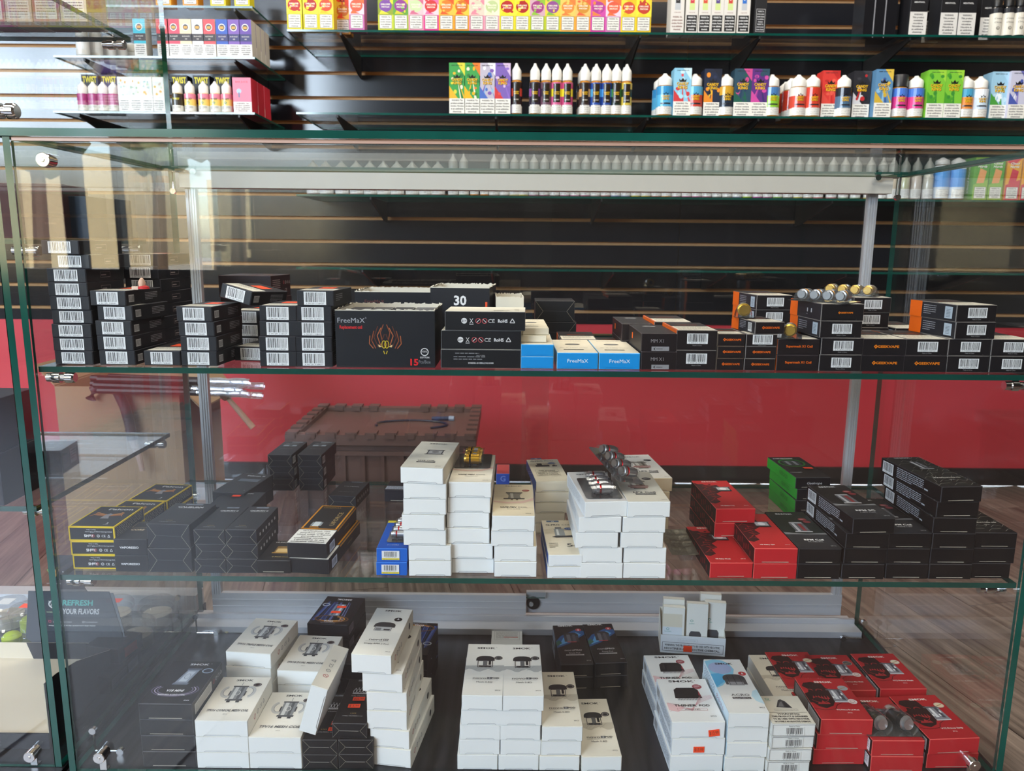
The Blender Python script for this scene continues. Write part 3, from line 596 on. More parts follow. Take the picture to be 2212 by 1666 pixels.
# --- red cartons
BLOT = [(0, 62), (7, 66), (9, 74), (3, 82), (8, 90), (20, 92), (34, 88), (36, 76), (44, 72), (40, 60), (44, 48), (36, 42), (30, 32), (18, 26), (10, 30), (4, 40), (0, 40)]
def prince(D, t, circ='#d9d2cc', second=False, right=True):
    D.poly([(x * 1.0, y * 1.0) for x, y in BLOT], '#2a1315')
    for i, (a, b) in enumerate(((10, 70), (24, 70))): D.ring(a, b, 5, 4, 1.2, '#a92a2e', a0=0, a1=200)
    for i in range(6): D.poly([(8 + i * 4, 50 + 3 * math.sin(i)), (12 + i * 4, 50 + 3 * math.sin(i + 1)), (10 + i * 4, 57)], '#b03034')
    D.poly([(10, 36), (28, 36), (26, 41), (22, 39), (19, 45), (16, 39), (12, 41)], '#b03034').ring(17, 50, 13, 10, .8, '#b03034', a0=200, a1=340)
    D.line([(0, 26), (14, 22), (30, 24), (36, 34), (46, 40), (52, 58)], .8, '#3a1416')
    smok(D, 38, 92, 4.4, '#f0e2de', 27)
    D.poly([(36, 44), (58, 42), (56, 72), (38, 74)], '#8c8d97').poly([(40, 48), (45, 48), (44, 70), (41, 70)], '#e2e4ea').poly([(49, 47), (54, 46), (53, 70), (49, 70)], '#4a4b55').rect(34, 70, 25, 3, '#5a5b63').rect(36, 40, 22, 3, '#c9cbd2').rects([(37 + i * 5, 50 + (i % 2) * 8, 2.4, 5) for i in range(4)], '#f0f0f2')
    D.ring(61, 76, 7.5, 6.4, .8, '#b9a49e').ell(61, 76, 6.6, 5.6, circ).line([(56, 74), (66, 78)], 1.2, '#a08a5a')
    if second: D.ell(61, 42, 6.6, 6, '#ecdcd8').ring(61, 43, 3.4, 3, .5, '#9a5a58').small(56.5, 39, 9, 2, 1.2, '#9a5a58')
    D.text(t, 46, 22, 3, '#f4e4e0', tw=32, bold=True).text('3PCS', 46, 15, 2.2, '#f0d8d4')
RED, REDT, REDE = '#c2252d', '#b3222a', '#e0605c'
for key, t, c, s2 in (('prince_dual', 'V12 Prince Dual Mesh', '#9aa0a8', True), ('prince_strip', 'V12 Prince Strip', '#e0cdb0', False), ('prince_mesh', 'V12 Prince Mesh', '#e8dcc8', False), ('prince_max', 'V12 Prince Max Mesh', '#55565e', True), ('prince_q', 'V12 Prince-Q4', '#e0cdb0', False), ('prince_tri', 'V12 Prince-M4', '#c9c9cc', False)):
    K(key, 72, 103, 23.4, RED, REDE, faces={'top': REDT, 'left': '#1c1214'}, art={'top': (lambda D, t=t, c=c, s2=s2: prince(D, t, c, s2)), 'left': lambda D: D.small(6, 19, 60, 7, 2.4, '#a9a9ad')},
      labels={'left': ('barcode_label', lambda D: D.rect(58, 3, 40, 17, '#dfe3e8').small(61, 17, 34, 6, 2.4, '#55565c'))}, flap='dark', flapcol=RED)
def baby(t):
    def f(D):
        D.poly([(2, 118), (6, 112), (12, 114), (15, 108), (24, 106), (33, 108), (35, 96), (28, 88), (30, 76), (20, 66), (24, 52), (14, 44), (16, 30), (6, 22), (0, 26), (0, 118)], '#361418')
        for i in range(9): D.line([(3 + i % 3 * 6, 34 + i * 8), (9 + i % 2 * 5, 40 + i * 8), (16 + i % 3 * 3, 35 + i * 8)], 1.1, '#a12a2c')
        D.rects([(4, 112, 22, .6)], '#361418').ell(9, 110, 2, 2, '#361418').ell(22, 110, 2, 2, '#361418')
        smok(D, 26, 124, 4, '#f0e0dc', 25); D.rect(26, 80, 22, 18, '#3a3b40').rect(28, 82, 18, 14, '#b5b6ba').ell(37, 89, 5, 6, '#e6e6e9').rect(24, 95, 26, 3, '#5c5d62').rect(26, 77, 22, 3, '#24252a')
        D.text(t, 20, 12, 3, '#f0dcd8', bold=True, tw=20).text('5PCS', 47, 12, 2.2, '#f0dcd8')
    return f
for key, t in (('baby_mesh', 'V8 Baby Mesh'), ('baby_q4', 'V8 Baby Q4'), ('baby_t12', 'V8 Baby-T12')):
    K(key, 56.5, 131, 21.1, RED, REDE, faces={'top': '#b9252a', 'left': '#1d1416'}, art={'top': baby(t), 'left': lambda D: D.rects([(i * 9 + 4, 3 + i % 3 * 3, 4, 8) for i in range(13)], '#7a2226')}, flap='dark', flapcol=RED)
# --- black coil cartons 57 x 140 x 21
def rpm(t, sub, green=False):
    def f(D):
        if green: D.rect(0, 52, 57, 88, '#15201c')
        D.rect(0, 0, 57, 50, '#232427').rects([(i * 3, 0, .4, 50) for i in range(19)], '#34353a').rects([(0, i * 3, 57, .4) for i in range(17)], '#34353a').poly([(0, 50), (57, 50), (57, 56), (30, 52), (0, 58)], '#77787c')
        smok(D, 25, 130, 4, '#e0e0e2', 25); D.ell(44, 108, 6, 5, '#8a2f34').small(40, 109, 8, 2, 2, '#d9b8b8'); D.ell(47, 98, 5.4, 4.6, '#8a2f34')
        D.rect(19, 60, 20, 34, '#5f6066').rect(22, 62, 4, 30, '#b5b6bb').rect(30, 64, 5, 26, '#8a2f34').rect(17, 58, 24, 4, '#a9aaae').rect(20, 92, 18, 4, '#a9aaae')
        D.text(t, 31, 30, 4.6, '#e6e6e8', bold=True, tw=26).text(sub, 31, 23, 2.6, '#c9c9cc', tw=20).text('5PCS', 49, 9, 2.4, '#c9c9cc')
    return f
def rpml(D): D.small(40, 17, 62, 6, 2.6, '#a9b0bb').rect(104, 6, 8, 2, '#a9b0bb')
lab = {'left': ('barcode_label', lambda D: D.barcode(6, 2.5, 26, 16))}
K('rpm_mtl', 55.8, 139, 21, '#141416', '#3c3c40', art={'top': rpm('RPM Coil', 'DC 0.8\u03a9 MTL', True), 'left': rpml}, flap='dark', labels=lab)
K('rpm_sc', 55.8, 139, 21, '#141416', '#3c3c40', art={'top': rpm('RPM SC', '1.0\u03a9 Coil'), 'left': rpml}, flap='dark', labels=lab)
K('rpm_q', 55.8, 139, 21, '#141416', '#3c3c40', art={'top': rpm('RPM Coil', 'Quartz 1.2\u03a9'), 'left': rpml}, flap='dark', labels=lab)
def hexa(t):
    def f(D):
        r = random.Random(5)
        for i in range(9):
            y = 6 + i * 15; x = (i % 2) * 12
            while x < 57: D.line([(x, y), (min(x + 8, 56), y + 8), (min(x + 16, 56), y + (2 if i % 3 else 9)), (min(x + 22, 56), y + 10)], .6, '#8d8c84'); x += 22
            D.line([(min(i * 7, 56), y), (min(i * 7 + 4, 56), min(y + 14, 138))], .6, '#8d8c84')
        smok(D, 26, 131, 4, '#dcdcde', 25); D.rect(22, 78, 16, 36, '#3c3d42').rect(25, 80, 4, 32, '#c9cacf').rect(32, 82, 3, 28, '#8a8b90').rect(20, 76, 20, 3, '#a9aaae')
        D.text(t, 30, 36, 3, '#e0dfd8', bold=True, tw=38).text('5PCS', 32, 28, 2.4, '#d0cfc8')
    return f
K('rpm160', 55.8, 139, 21, '#141416', '#3c3c40', art={'top': hexa('V8 M-Stripped 0.15\u03a9 Coil'), 'left': rpml}, flap='dark', labels=lab)
K('rpm_strip', 55.8, 139, 21, '#141416', '#3c3c40', art={'top': hexa('M-Stripped 0.15\u03a9 Coil'), 'left': rpml}, flap='dark', labels=lab)
K('green_coil', 56, 118, 18, '#15161a', '#3c3c40', faces={'left': '#1f9a2c'}, flap='dark', art={'left': lambda D: D.text('GEEKSQD', 70, 9, 6, '#177322', tw=34, bold=True), 'front': lambda D: D.text('Geekvape', 30, 9, 4, '#c9c9cc', tw=24, sh=.2),
  'top': lambda D: D.ring(27, 82, 22, 22, 3, '#1d7a28').ring(27, 82, 14, 14, 2, '#1d7a28').rect(14, 68, 26, 26, '#3a3d42').rect(18, 70, 5, 22, '#7d8288').rect(30, 70, 5, 22, '#7d8288').text('BLAZE SQUONKER', 22, 107, 3, '#e0e0e0', tw=34, bold=True).text('GEEKVAPE', 12, 28, 3, '#d0d0d0', tw=20)})
# --- black & blue pod cartons
def nordpro(D):
    D.poly([(0, 52), (22, 66), (52, 96), (52, 108), (36, 112), (10, 92), (0, 74)], '#1f4f86').poly([(4, 60), (24, 72), (46, 96), (38, 104), (14, 86)], '#4f94cc').poly([(0, 58), (10, 68), (6, 78), (0, 72)], '#2b5c50')
    podtop(D, 28, 94, .95, '#26282e'); D.rect(15, 72, 25, 18, '#33363e').rect(20, 70, 6, 26, '#5a5f6a').rect(30, 70, 5, 26, '#454a54').rect(19, 70, 16, 2, '#b5333c')
    smok(D, 22, 127, 4.4, '#d9dade', 27); D.ell(43, 112, 5, 4.6, '#b04048').poly([(41.6, 110), (44.4, 110), (43, 115)], '#f0f0f0')
    D.text('nord', 19, 44, 5, '#c9cacf', tw=15).text('PRO', 34, 44, 4, '#c9cacf', tw=13, bold=True).text('Empty Pod', 27, 35, 3.6, '#c9cacf', tw=18).rect(12, 27, 30, 3.4, '#b9babf').text('Meshed 0.9\u03a9 DL/MTL', 27, 28.6, 2, '#33353a', tw=26).text('3PCS', 47, 11, 2.4, '#b9babf')
K('nord_pro', 53, 130, 22, '#15151a', '#3e3e46', art={'top': nordpro, 'left': lambda D: D.rect(4, 3, 40, 16, '#aab4c4').small(6, 16, 36, 6, 2.4, '#4a5568')}, flap='dark')
def tfv18(D):
    r = random.Random(3)
    for i in range(20): x = 4 + r.random() * 60; D.poly([(x, 20 + r.random() * 20), (x + 1.2, 20), (x + (x - 34) * .3 + 1.4, 92), (x + (x - 34) * .3, 92)], r.choice(['#2b3f7e', '#4a63a8', '#7a88c4', '#1f2c5c']))
    D.ring(34, 84, 30, 13, 3, '#6a4a2e').ring(34, 84, 24, 10, 2.4, '#c98a3e', a0=30, a1=250).ring(34, 84, 18, 7, 1.6, '#e0b070', a0=60, a1=220)
    D.rect(25, 30, 18, 42, '#7f8fa8').rect(28, 32, 4, 38, '#d0dcea').rect(37, 32, 3, 38, '#4a566c'); D.ring(60, 34, 7, 5.6, 2, '#b9c6d6')
    smok(D, 34, 12, 5, '#e0e0e6', 27); D.text('TFV18', 36, 92, 5, '#d9d9e0', tw=16, bold=True).text('MESHED 0.33\u03a9 COIL', 36, 98, 2.4, '#b9b9c4', tw=26)
def tfv18f(D): E_ = Draw(D.w, D.h); tfv18(E_); D.p += [([(70 - x, 103 - y) for x, y in vs], fs, c) for vs, fs, c in E_.p]
K('tfv18_flip', 70, 103, 26, '#121218', '#33333c', art={'top': tfv18f, 'right': lambda D: D.rect(8, 5, 24, 14, '#8a8090').small(10, 16, 20, 4, 3, '#2c2c34')}, flap=None)
K('tfv18', 66, 103, 26, '#121218', '#33333c', art={'top': tfv18, 'right': lambda D: D.rects([(8 + i * 9, 4, 4, 16) for i in range(9)], '#2c2c34')}, flap=None)
def uwell(D):
    D.rect(14, 103, 20, 4, '#8a8d94').text('0.3\u03a9', 24, 105, 2.6, '#26262a', bold=True)
    for s in (-2, -1, 0, 1, 2): D.ring(24 + s * 4.5, 79 - abs(s), 2.6, 5, .9, '#dedee2', n=12).ell(24 + s * 4.5, 86 - abs(s), 1, 1, '#dedee2', 8)
    D.rect(12.5, 70, 23, 2.4, '#dedee2').text('VALYRIAN V', 24, 65, 2.4, '#c9c9cc', tw=24).text('4 PCS', 24, 23, 2.4, '#b9985a').text('UWELL VALYRIAN 2 Coil', 24, 17, 2.2, '#b9b9bc', tw=28)
K('uwell', 47.5, 109, 21.6, '#18181b', '#4c4c50', faces={'top': '#141416'}, art={'top': uwell, 'front': lambda D: D.rect(10, 10, 26, .6, '#9a968c')}, flap='env')
# --- middle shelf
def tfv9(D):
    D.rect(0, 0, 55, 108, '#e2ded2').rects([(0, i * 2.4, 55, .7) for i in range(45)], '#d3d2ca'); smok(D, 28, 120, 3.8, '#55565a', 26)
    D.rect(20, 66, 22, 22, '#55575c').rect(22, 68, 18, 18, '#a9abaf').ell(31, 77, 5, 5, '#77797e').rect(18, 84, 26, 3, '#3a3b40').rect(18, 64, 26, 3, '#3a3b40').ell(47, 88, 5, 4, '#e8e4da').ring(47, 88, 5.4, 4.2, .5, '#b9b2a0')
    D.text('TFV9 COIL', 27, 33, 4, INK, tw=24, bold=True).rect(15, 24, 25, 5, INK).text('Meshed 0.15\u03a9', 27.5, 26.4, 2.4, '#f0f0f0', tw=20).text('5PCS', 47, 9, 2.4, '#55565a')
def vpen(dc):
    def f(D):
        smok(D, 28, 124, 3.8, '#77706a', 25); D.ell(45, 104, 5.4, 4, '#9c4038').small(41, 104.5, 8, 2, 1.6, '#e0c0b8')
        D.poly([(0, 60), (20, 54), (40, 58), (55, 72), (55, 62), (40, 50), (20, 48), (0, 54)], '#e2c0b2')
        D.poly([(20, 70), (38, 70), (36, 80), (39, 92), (18, 92), (21, 80)], '#8a867e').poly([(24, 70), (28, 70), (27, 92), (23, 92)], '#c9c6be').rect(17, 91, 23, 4, '#55524c').rect(14, 66, 29, 4, '#4a4844').rect(24, 62, 3, 4, '#6a5a48').rect(31, 62, 3, 4, '#6a5a48')
        D.text('VAPE PEN', 20, 33, 4.2, INK, tw=22, bold=True, sh=.2).text('COIL', 40, 33, 4.2, '#55565a', tw=13).text(dc, 28, 26, 2.8, '#55565a', tw=17).text('5PCS', 47, 9, 2.4, '#55565a')
    return f
def lp2(D):
    smok(D, 24, 119, 4, '#55565a', 27); D.ell(44, 98, 6.6, 5.4, '#2b2c30').small(40, 99, 8, 2, 2, '#e0e0e0')
    D.rect(16, 66, 20, 26, '#9a958c').rect(19, 68, 5, 22, '#d9d5cc').rect(29, 68, 4, 22, '#5a574f').rect(13, 84, 26, 3, '#55524c').rect(12, 62, 28, 4, '#8a3630').rect(14, 56, 24, 3, '#8a3630').rect(18, 52, 16, 4, '#6a665e')
    D.text('LP2 Coil', 29, 38, 5.4, '#3a3b40', tw=30, bold=True).rect(16, 28, 27, 5, '#2b2c30').text('Meshed 0.4\u03a9 MTL', 29.5, 30.4, 2.4, '#f0f0f0', tw=22).text('5PCS', 49, 8, 2.4, '#55565a')
for key, fn, top in (('tfv9', tfv9, '#e6e2d6'), ('vape_pen', vpen('Meshed 0.15\u03a9'), '#e9e2d2'), ('vape_pen_dc', vpen('DC 0.6\u03a9'), '#e6d9bd'), ('lp2', lp2, '#e6e1d2'), ('rpm2_white', lp2, '#e4e2e0')):
    K(key, 55.5, 132, 20.8, WH, '#d5d8da', faces={'top': top, 'right': '#e6e0d2', 'left': '#dfe4ea'}, art={'top': fn, 'left': lambda D: D.small(10, 17, 90, 6, 2.4, '#b3bcc6')})  # warm top and right, cool left: lamp and window light put into colour
K('cream_coil', 55.5, 132, 20.8, '#e2d3b6', '#d5c8aa', faces={'top': '#e0ddd8', 'left': '#dbe4ee'}, art={'top': lp2})
def qtop(pod):
    def f(D):
        D.rect(7, 119, 18, 6, '#44658c').text('Q', 16, 122, 3.4, '#e0e4ea', bold=True)
        D.text('Q-PRO', 15, 108, 5, '#4a4c50', tw=20, bold=True).text('POD' if pod else 'COIL', 35, 108, 5, '#4a4c50', tw=14)
        for i in range(5): D.line([(1, 74 + i * 4), (14, 76 + i * 4), (30, 86 + i * 2), (44, 88 + i * 1.5)], .6, '#a09070')
        if pod: D.rect(13, 84, 8, 10, '#26272b').rect(10, 76, 22, 9, '#2f3035').rect(36, 76, 8, 5, '#2f3035').rect(38, 80, 3, 5, '#2f3035').ell(37, 94, 6, 4.4, '#3c5f96').text('1.2\u03a9', 37, 94, 2.4, '#e8e8e8'); D.frame(6, 26, 36, 34, .4, '#8a8474').para(7, 28, 34, 30, ['This product', 'contains nicotine', 'which is a highly', 'addictive substance'], '#55524a')
        else: D.rect(15, 66, 14, 26, '#9aa2a6').rect(18, 68, 3, 22, '#dfe4e6').rect(17, 92, 9, 7, '#77797e').poly([(10, 62), (16, 66), (30, 66), (42, 68), (44, 62), (38, 60), (16, 59)], '#3c4146').ell(36, 92, 6, 4.6, '#3c5f96').text('1.2\u03a9', 36, 92, 2.6, '#e8e8e8'); D.small(4, 38, 20, 1, 3, '#4a4c50').small(4, 32, 12, 3, 4, '#8a8474').text('5', 31, 32, 11, '#3a3c40', tw=7).text('PCS', 38, 30, 4, '#3a3c40', tw=7)
    return f
K('qpro_coil', 44.5, 127, 16, '#edf0f2', '#d3d3cc', faces={'top': '#e6dcc6', 'left': '#2d55a0'}, art={'top': qtop(False)})
K('qpro_pod', 51, 118, 16.4, '#e8e0cc', '#d3ccb8', faces={'top': '#e3dac4', 'left': '#2a529c'}, art={'top': qtop(True), 'left': lambda D: D.line([(20, 2), (60, 14)], .5, '#7d9ad0').line([(30, 2), (70, 14)], .5, '#7d9ad0')})
K('blue_red', 24, 60, 20, '#2c4fa6', '#5c78c0', faces={'top': '#c24a4a'}, flap=None, art={'front': lambda D: D.text('G', 12, 11, 10, '#6d87cc', bold=True)})
K('blue_coil', 40, 102, 18.4, '#1763c9', '#3c80dc', faces={'top': '#1553b5'}, art={'top': lambda D: D.rect(0, 94, 16, 8, '#e3d23a').poly([(14, 26), (20, 34), (26, 26), (23, 26), (20, 30), (17, 26)], '#a9c4ee').text('5 x COILS', 20, 12, 2.6, '#dfe8f6', tw=15)}, flap=None,
  labels={'front': ('barcode_label', lambda D: D.rect(7, 3, 23, 12.5, '#dfe4ea').barcode(9, 5.5, 19, 9.6, '6 934334 071234').rect(7, 3, 23, 2.4, '#e6d642').text('KEEP AWAY FROM CHILDREN', 18.5, 4.1, 1.2, '#3c3c20', tw=20))})
YEL = '#e3c614'
def falc(D):
    D.frame(0, 0, D.w, D.h, 2, YEL); D.text('Falcon', 36, 67, 6, '#d5d5d8', tw=34, bold=True)
    for s, L in ((-1, 24), (1, 20)):
        for i in range(6): D.line([(30 + s * 2, 40 + i * 1.2), (30 + s * (8 + L * .5), 44 + i * 1.6), (30 + s * (L - i * 1.5), 40 + i * 3)], 1.1, ('#c9772e', '#8a4a1e', '#e0a050')[i % 3])
    D.poly([(25, 30), (37, 30), (33, 40), (36, 46), (30, 50), (26, 44)], '#8a8a90').text('3', 45, 13, 4, '#e0e0e0', bold=True).text('COILS', 45, 8, 1.6, '#c9c9cc')
K('falcon', 61, 79, 19.6, '#17181c', YEL, faces={'top': '#17181c'}, flap=None, art={'top': falc, 'right': lambda D: D.frame(0, 0, 79, 19.6, 1.6, YEL).small(5, 15.5, 68, 6, 2.2, '#9a9478'),
  'front': lambda D: D.frame(0, 0, 61, 19.6, 1.8, YEL).text('RoHS', 26, 7, 3.6, '#e4e4e6', rot=180, bold=True).ce(32, 7, 4, '#e4e4e6', step=7).text('www.HorizonvaporUSA.com', 40, 12.5, 2, '#d9d9dc', tw=36, rot=180).text('Made in China', 30, 15.6, 1.5, '#d9d9dc', rot=180)})
K('vapo_core', 44, 66, 22.4, '#1d1e23', '#3a3b42', flap=None, art={'front': lambda D: D.text('VAPORESSO', 20, 11, 2.8, '#d9dade', tw=25, bold=True), 'top': lambda D: D.text('CORE', 16, 34, 5, '#c9b89a', tw=18, bold=True).frame(4, 42, 36, 18, .6, '#9a8a6a')})
def cali(t, sub):
    def f(D): w, h = D.w, D.h; D.rect(w * .3, h - 8, w * .42, 5, '#777e8c').text('1.0\u03a9', w * .5, h - 5.6, 2.4, '#2a2c33').text(t, w * .5, h * .80, 4.4, '#dcdde2', tw=w * .62, bold=True).text(sub, w * .5, h * .75, 2, '#a9abb2', tw=w * .5).text('4 PODS', w * .42, h * .17, 2, '#b09a62').text('CALIBURN G COIL', w * .42, h * .11, 2, '#9a9ca2', tw=w * .4)
    return f
K('calib_big', 57, 82, 33, '#1e2026', '#4a4b52', flap='env', art={'top': cali('CALIBURN', 'UN2 MESHED-H')})
K('calib_g', 40.5, 90, 19.8, '#1e2026', '#4a4b52', flap='env', art={'top': cali('CALIBURN G', 'SIMPLY WORKS'), 'right': lambda D: D.rects([(12 + i * 12, 7, 4, 4) for i in range(6)], '#c9c9cc')})
K('crown_box', 42, 92, 21.5, '#1c1e24', '#4a4b52', flap='env', art={'top': lambda D: D.rect(16, 84, 20, 5, '#77808e').text('VALYRIAN II', 20, 76, 3, '#9aa0aa', tw=24).rect(8, 58, 24, 9, '#8b98a6').rect(18, 59, 6, 7, '#3c444e').text('VALYRIAN COIL', 20, 40, 2, '#8a8f98', tw=22)},
  labels={'right': ('barcode_label', lambda D: D.rect(4, 4, 16, 13, '#b9bcc4').barcode(5, 5, 14, 11))})
K('valy_box', 46, 78, 21, '#1c1e24', '#3a3b42', flap='env', art={'top': lambda D: D.rect(16, 72, 20, 4, '#5c6472').text('VALYRIAN', 23, 50, 3.4, '#b9bcc4', tw=26).text('UN2 Meshed coil', 23, 22, 2, '#9a9ca2', tw=26), 'right': lambda D: D.rects([(10 + i * 11, 8, 3, 5) for i in range(6)], '#a9a9ac')})
K('falcon2', 53, 100, 22, '#1d1f24', '#3a3b42', flap='dark', art={'top': lambda D: D.rect(12, 58, 34, 13, '#5a6472').text('Falcon II', 30, 88, 5, '#b9bcc4', tw=30, bold=True).text('3', 46, 14, 3, '#a9a9ac'), 'front': lambda D: D.text('SAKUIN', 26, 5, 3, '#a9acb4', tw=22)})
K('smok_flat', 66, 70, 20, '#1c1c22', '#3a3b42', flap=None, art={'top': lambda D: D.text('SMOK', 38, 62, 4, '#b9bac0', tw=26, bold=True)})
K('warn_box', 58, 50, 21, '#191c26', '#3a3b42', flap='dark', art={'top': lambda D: D.rect(1, 3, 56, 17, '#a9b2c0').small(3, 16, 52, 4, 4, '#5c6472')})
def uforce(D):
    D.rect(0, 0, 52, 48, '#dfe0de').para(2, 2, 48, 44, ['WARNING: This', 'product may be', 'used with e-liquid', 'products', 'containing nicotine.', 'Nicotine is an', 'addictive chemical.'], '#3a3b40')
    D.frame(1, 50, 50, 95, 2.4, '#d08c1e').text('UFORCE', 39, 92, 6.5, '#b9a06a', tw=52, rot=90).rect(10, 62, 15, 14, '#8f9aa2').rect(13, 60, 9, 18, '#c9d2d8').rect(11, 55, 13, 4, '#b07a2e').text('VOOPOO', 20, 136, 5, '#b08c4a', tw=26, rot=180)
K('uforce', 52.5, 146, 20.6, '#1a1b20', '#4a4b52', faces={'top': '#17171a'}, art={'top': uforce, 'right': lambda D: D.rect(50, 17.6, 94, 2.6, '#d08c1e').text('UFORCE', 94, 9, 3, '#8a7a52', tw=22)}, labels={'right': ('barcode_label', lambda D: D.rect(12, 3, 22, 12, '#c9d2de').barcode(13, 4, 20, 10, bg='#c9d2de'))}, flap='slot')
K('runchamber', 44, 68, 18, '#17171a', '#3a3b42', flap='dark', art={'top': lambda D: D.text('HUNCHAMBER', 24, 62, 4, '#c9c9cc', tw=34, bold=True).rect(14, 26, 28, 22, '#8a6c3c').rect(16, 28, 22, 12, '#d9bd84').rect(12, 24, 30, 3, '#b08c4a').text('4 PCS Coils', 28, 12, 3, '#b09a52', tw=24)})
# --- upper shelf
def barc(dig): return {'front': ('barcode_label', lambda D: D.barcode(D.w * .19, 1.4, D.w * .60, D.h - 2.8, dig))}
def orange_top(D): D.rect(2, D.h * .05, D.w - 4, D.h * .35, '#d5d2c6').small(5, D.h * .34, D.w - 12, 4, 4, '#77756c').rect(D.w * .3, D.h * .5, D.w * .42, D.h * .3, '#e4512a')
def boxr(D): D.frame(30, 5, 22, 7, .4, '#9a8c8c').small(32, 7.4, 18, 1, 3, '#a99c9c')
BL = '#1b1c22'
K('mesh_a', 50, 85, 16.9, BL, '#3a3a42', art={'top': orange_top, 'right': boxr}, labels=barc('6 941291 509459'), flap='slot')
K('mesh_b', 46, 84, 18.4, BL, '#3a3a42', art={'top': orange_top, 'right': lambda D: D.small(44, 13, 30, 5, 2, '#8d8d94').rect(6, 4, 12, 9, '#c9c9cc').rects([(7 + i * 1.6, 5, .7, 7) for i in range(7)], BL)}, labels=barc('6 941291 508681'), flap='slot')
K('mesh_c', 46.5, 84, 18.9, BL, '#3a3a42', art={'top': orange_top, 'right': lambda D: D.small(8, 13, 30, 4, 2.4, '#8d8d94')}, labels=barc('6 941291 518437'), flap='slot')
K('brown_box', 84, 78, 34, '#241a1e', '#4a3a3a', faces={'top': '#33262a'}, flap=None, art={'right': lambda D: D.small(6, 26, 30, 6, 3, '#8d7d7d').ce(50, 22, 5, '#b9a9a9', step=8).text('CE', 58, 10, 5, '#b9a9a9'), 'top': lambda D: D.line([(50, 5), (70, 40), (40, 70)], 2, '#8a5a2e')})
def lion(D):
    D.text('FreeMaX', 20, 59, 6.2, '#a9abb2', tw=34).text('R', 38.5, 62, 2, '#a9abb2').text('Replacement coil', 19.5, 50.5, 4, '#c8292e', tw=28, bold=True)
    for s in (-1, 1):
        for i, (a, b, c) in enumerate((((3, 30), (6, 44), (2, 54)), ((6, 28), (10, 40), (5, 50)), ((9, 26), (14, 38), (9, 52)), ((12, 24), (17, 34), (14, 46)), ((15, 24), (20, 30), (19, 40)), ((2, 26), (4, 34), (1, 42)))):
            D.line([(62 + s * a[0], a[1]), (62 + s * b[0], b[1]), (62 + s * c[0], c[1])], 1.1, ('#8a4a2e', '#a8603c', '#5c3226')[i % 3])
        D.poly([(62 + s * 4, 26), (62 + s * 9, 29), (62 + s * 8, 25.5)], '#e0be8a').ring(62 + s * 1.8, 29, 3, 5, .8, '#d8c02e', n=14)
        D.line([(62 + s * 1, 17), (62 + s * 2.4, 21)], 1, '#c8b02e')
    D.text('15', 98, 7, 8, '#d8262c', tw=10, bold=True).text('Pcs/Box', 111, 7.5, 4, '#8a8c92', tw=15); D.ring(111, 20, 5, 5, 1, '#e0e0e2').text('100%', 111, 20.5, 2.4, '#e0e0e2').text('COTTON', 111, 13, 1.9, '#e0e0e2', bold=True)
K('fmax_box', 124, 108, 71, '#1a1c22', '#3a3a42', flap=None, art={'front': lion}, name='carton')
def rohs(D): D.text('RoHS', 72, 12, 4, '#dcdcde', tw=12, bold=True).text('CE', 58, 12, 4.6, '#dcdcde', tw=8).ell(24, 12, 3.6, 3.6, '#dcdcde').text('21+', 24, 12, 2.6, BL, bold=True).line([(31, 9), (35, 15)], .6, '#dcdcde').line([(35, 9), (31, 15)], .6, '#dcdcde').rect(30.5, 7.4, 5, .8, '#dcdcde').ring(41.5, 12, 3.4, 3.4, .7, '#c0555a').line([(39.6, 10), (43.4, 14)], .7, '#dcdcde').ring(49.5, 12, 3.4, 3.4, .7, '#c0555a').line([(47.6, 14), (51.4, 10)], .7, '#dcdcde').line([(81, 10), (87, 10), (84, 15), (81, 10)], 1, '#dcdcde')
K('rohs', 100, 71, 23.6, '#16171b', '#77787a', faces={'top': '#e2ddcd'}, flap='slot', flapcol='#16171b', art={'front': rohs, 'top': lambda D: D.small(60, 20, 20, 3, 4, '#9a9488').rect(86, 24, 6, 5, '#55524c')})
K('rohs_low', 100, 71, 23.6, '#16171b', '#77787a', faces={'top': '#e2ddcd'}, flap='slot', flapcol='#16171b', art={'front': lambda D: D.text('MANUFACTURED BY FREEMAX', 50, 6.5, 2, '#c9c9cc', tw=32, rot=180, bold=True).small(16, 14, 66, 1, 2, '#8d8e92').small(16, 11, 60, 1, 2, '#8d8e92', 4).text('Made in China', 50, 16, 1.3, '#9d9ea2', rot=180).small(18, 18.5, 50, 1, 2, '#8d8e92', 9)})
def fmxtop(D): w, h = D.w, D.h; D.text('FreeMaX', w * .5, h * .9, 5, '#77736a', tw=w * .6).ell(w * .5, h * .62, w * .2, 7, '#3a3a3c').ell(w * .5, h * .62, w * .14, 4.4, '#77787a').text('SS 0.15\u03a9 Coil', w * .48, h * .36, 3.6, '#77736a', tw=w * .7).rect(w * .2, h * .2, w * .5, 4, '#2c2c2e')
BLU = '#1590dc'
K('fmax_blue', 51.5, 132, 20.6, BLU, '#7dc4ee', faces={'top': '#dfd6c2', 'left': '#cfc9b8'}, art={'top': fmxtop, 'front': lambda D: D.text('FreeMaX', 26, 10.5, 4.6, '#e6f2fa', tw=26)}, flap='slot', flapcol=BLU)
K('fmax_blue_s', 41, 118, 15.2, BLU, '#7dc4ee', faces={'top': '#dfd6c2'}, art={'top': fmxtop}, flap='slot', flapcol=BLU)
OR = '#e8640f'
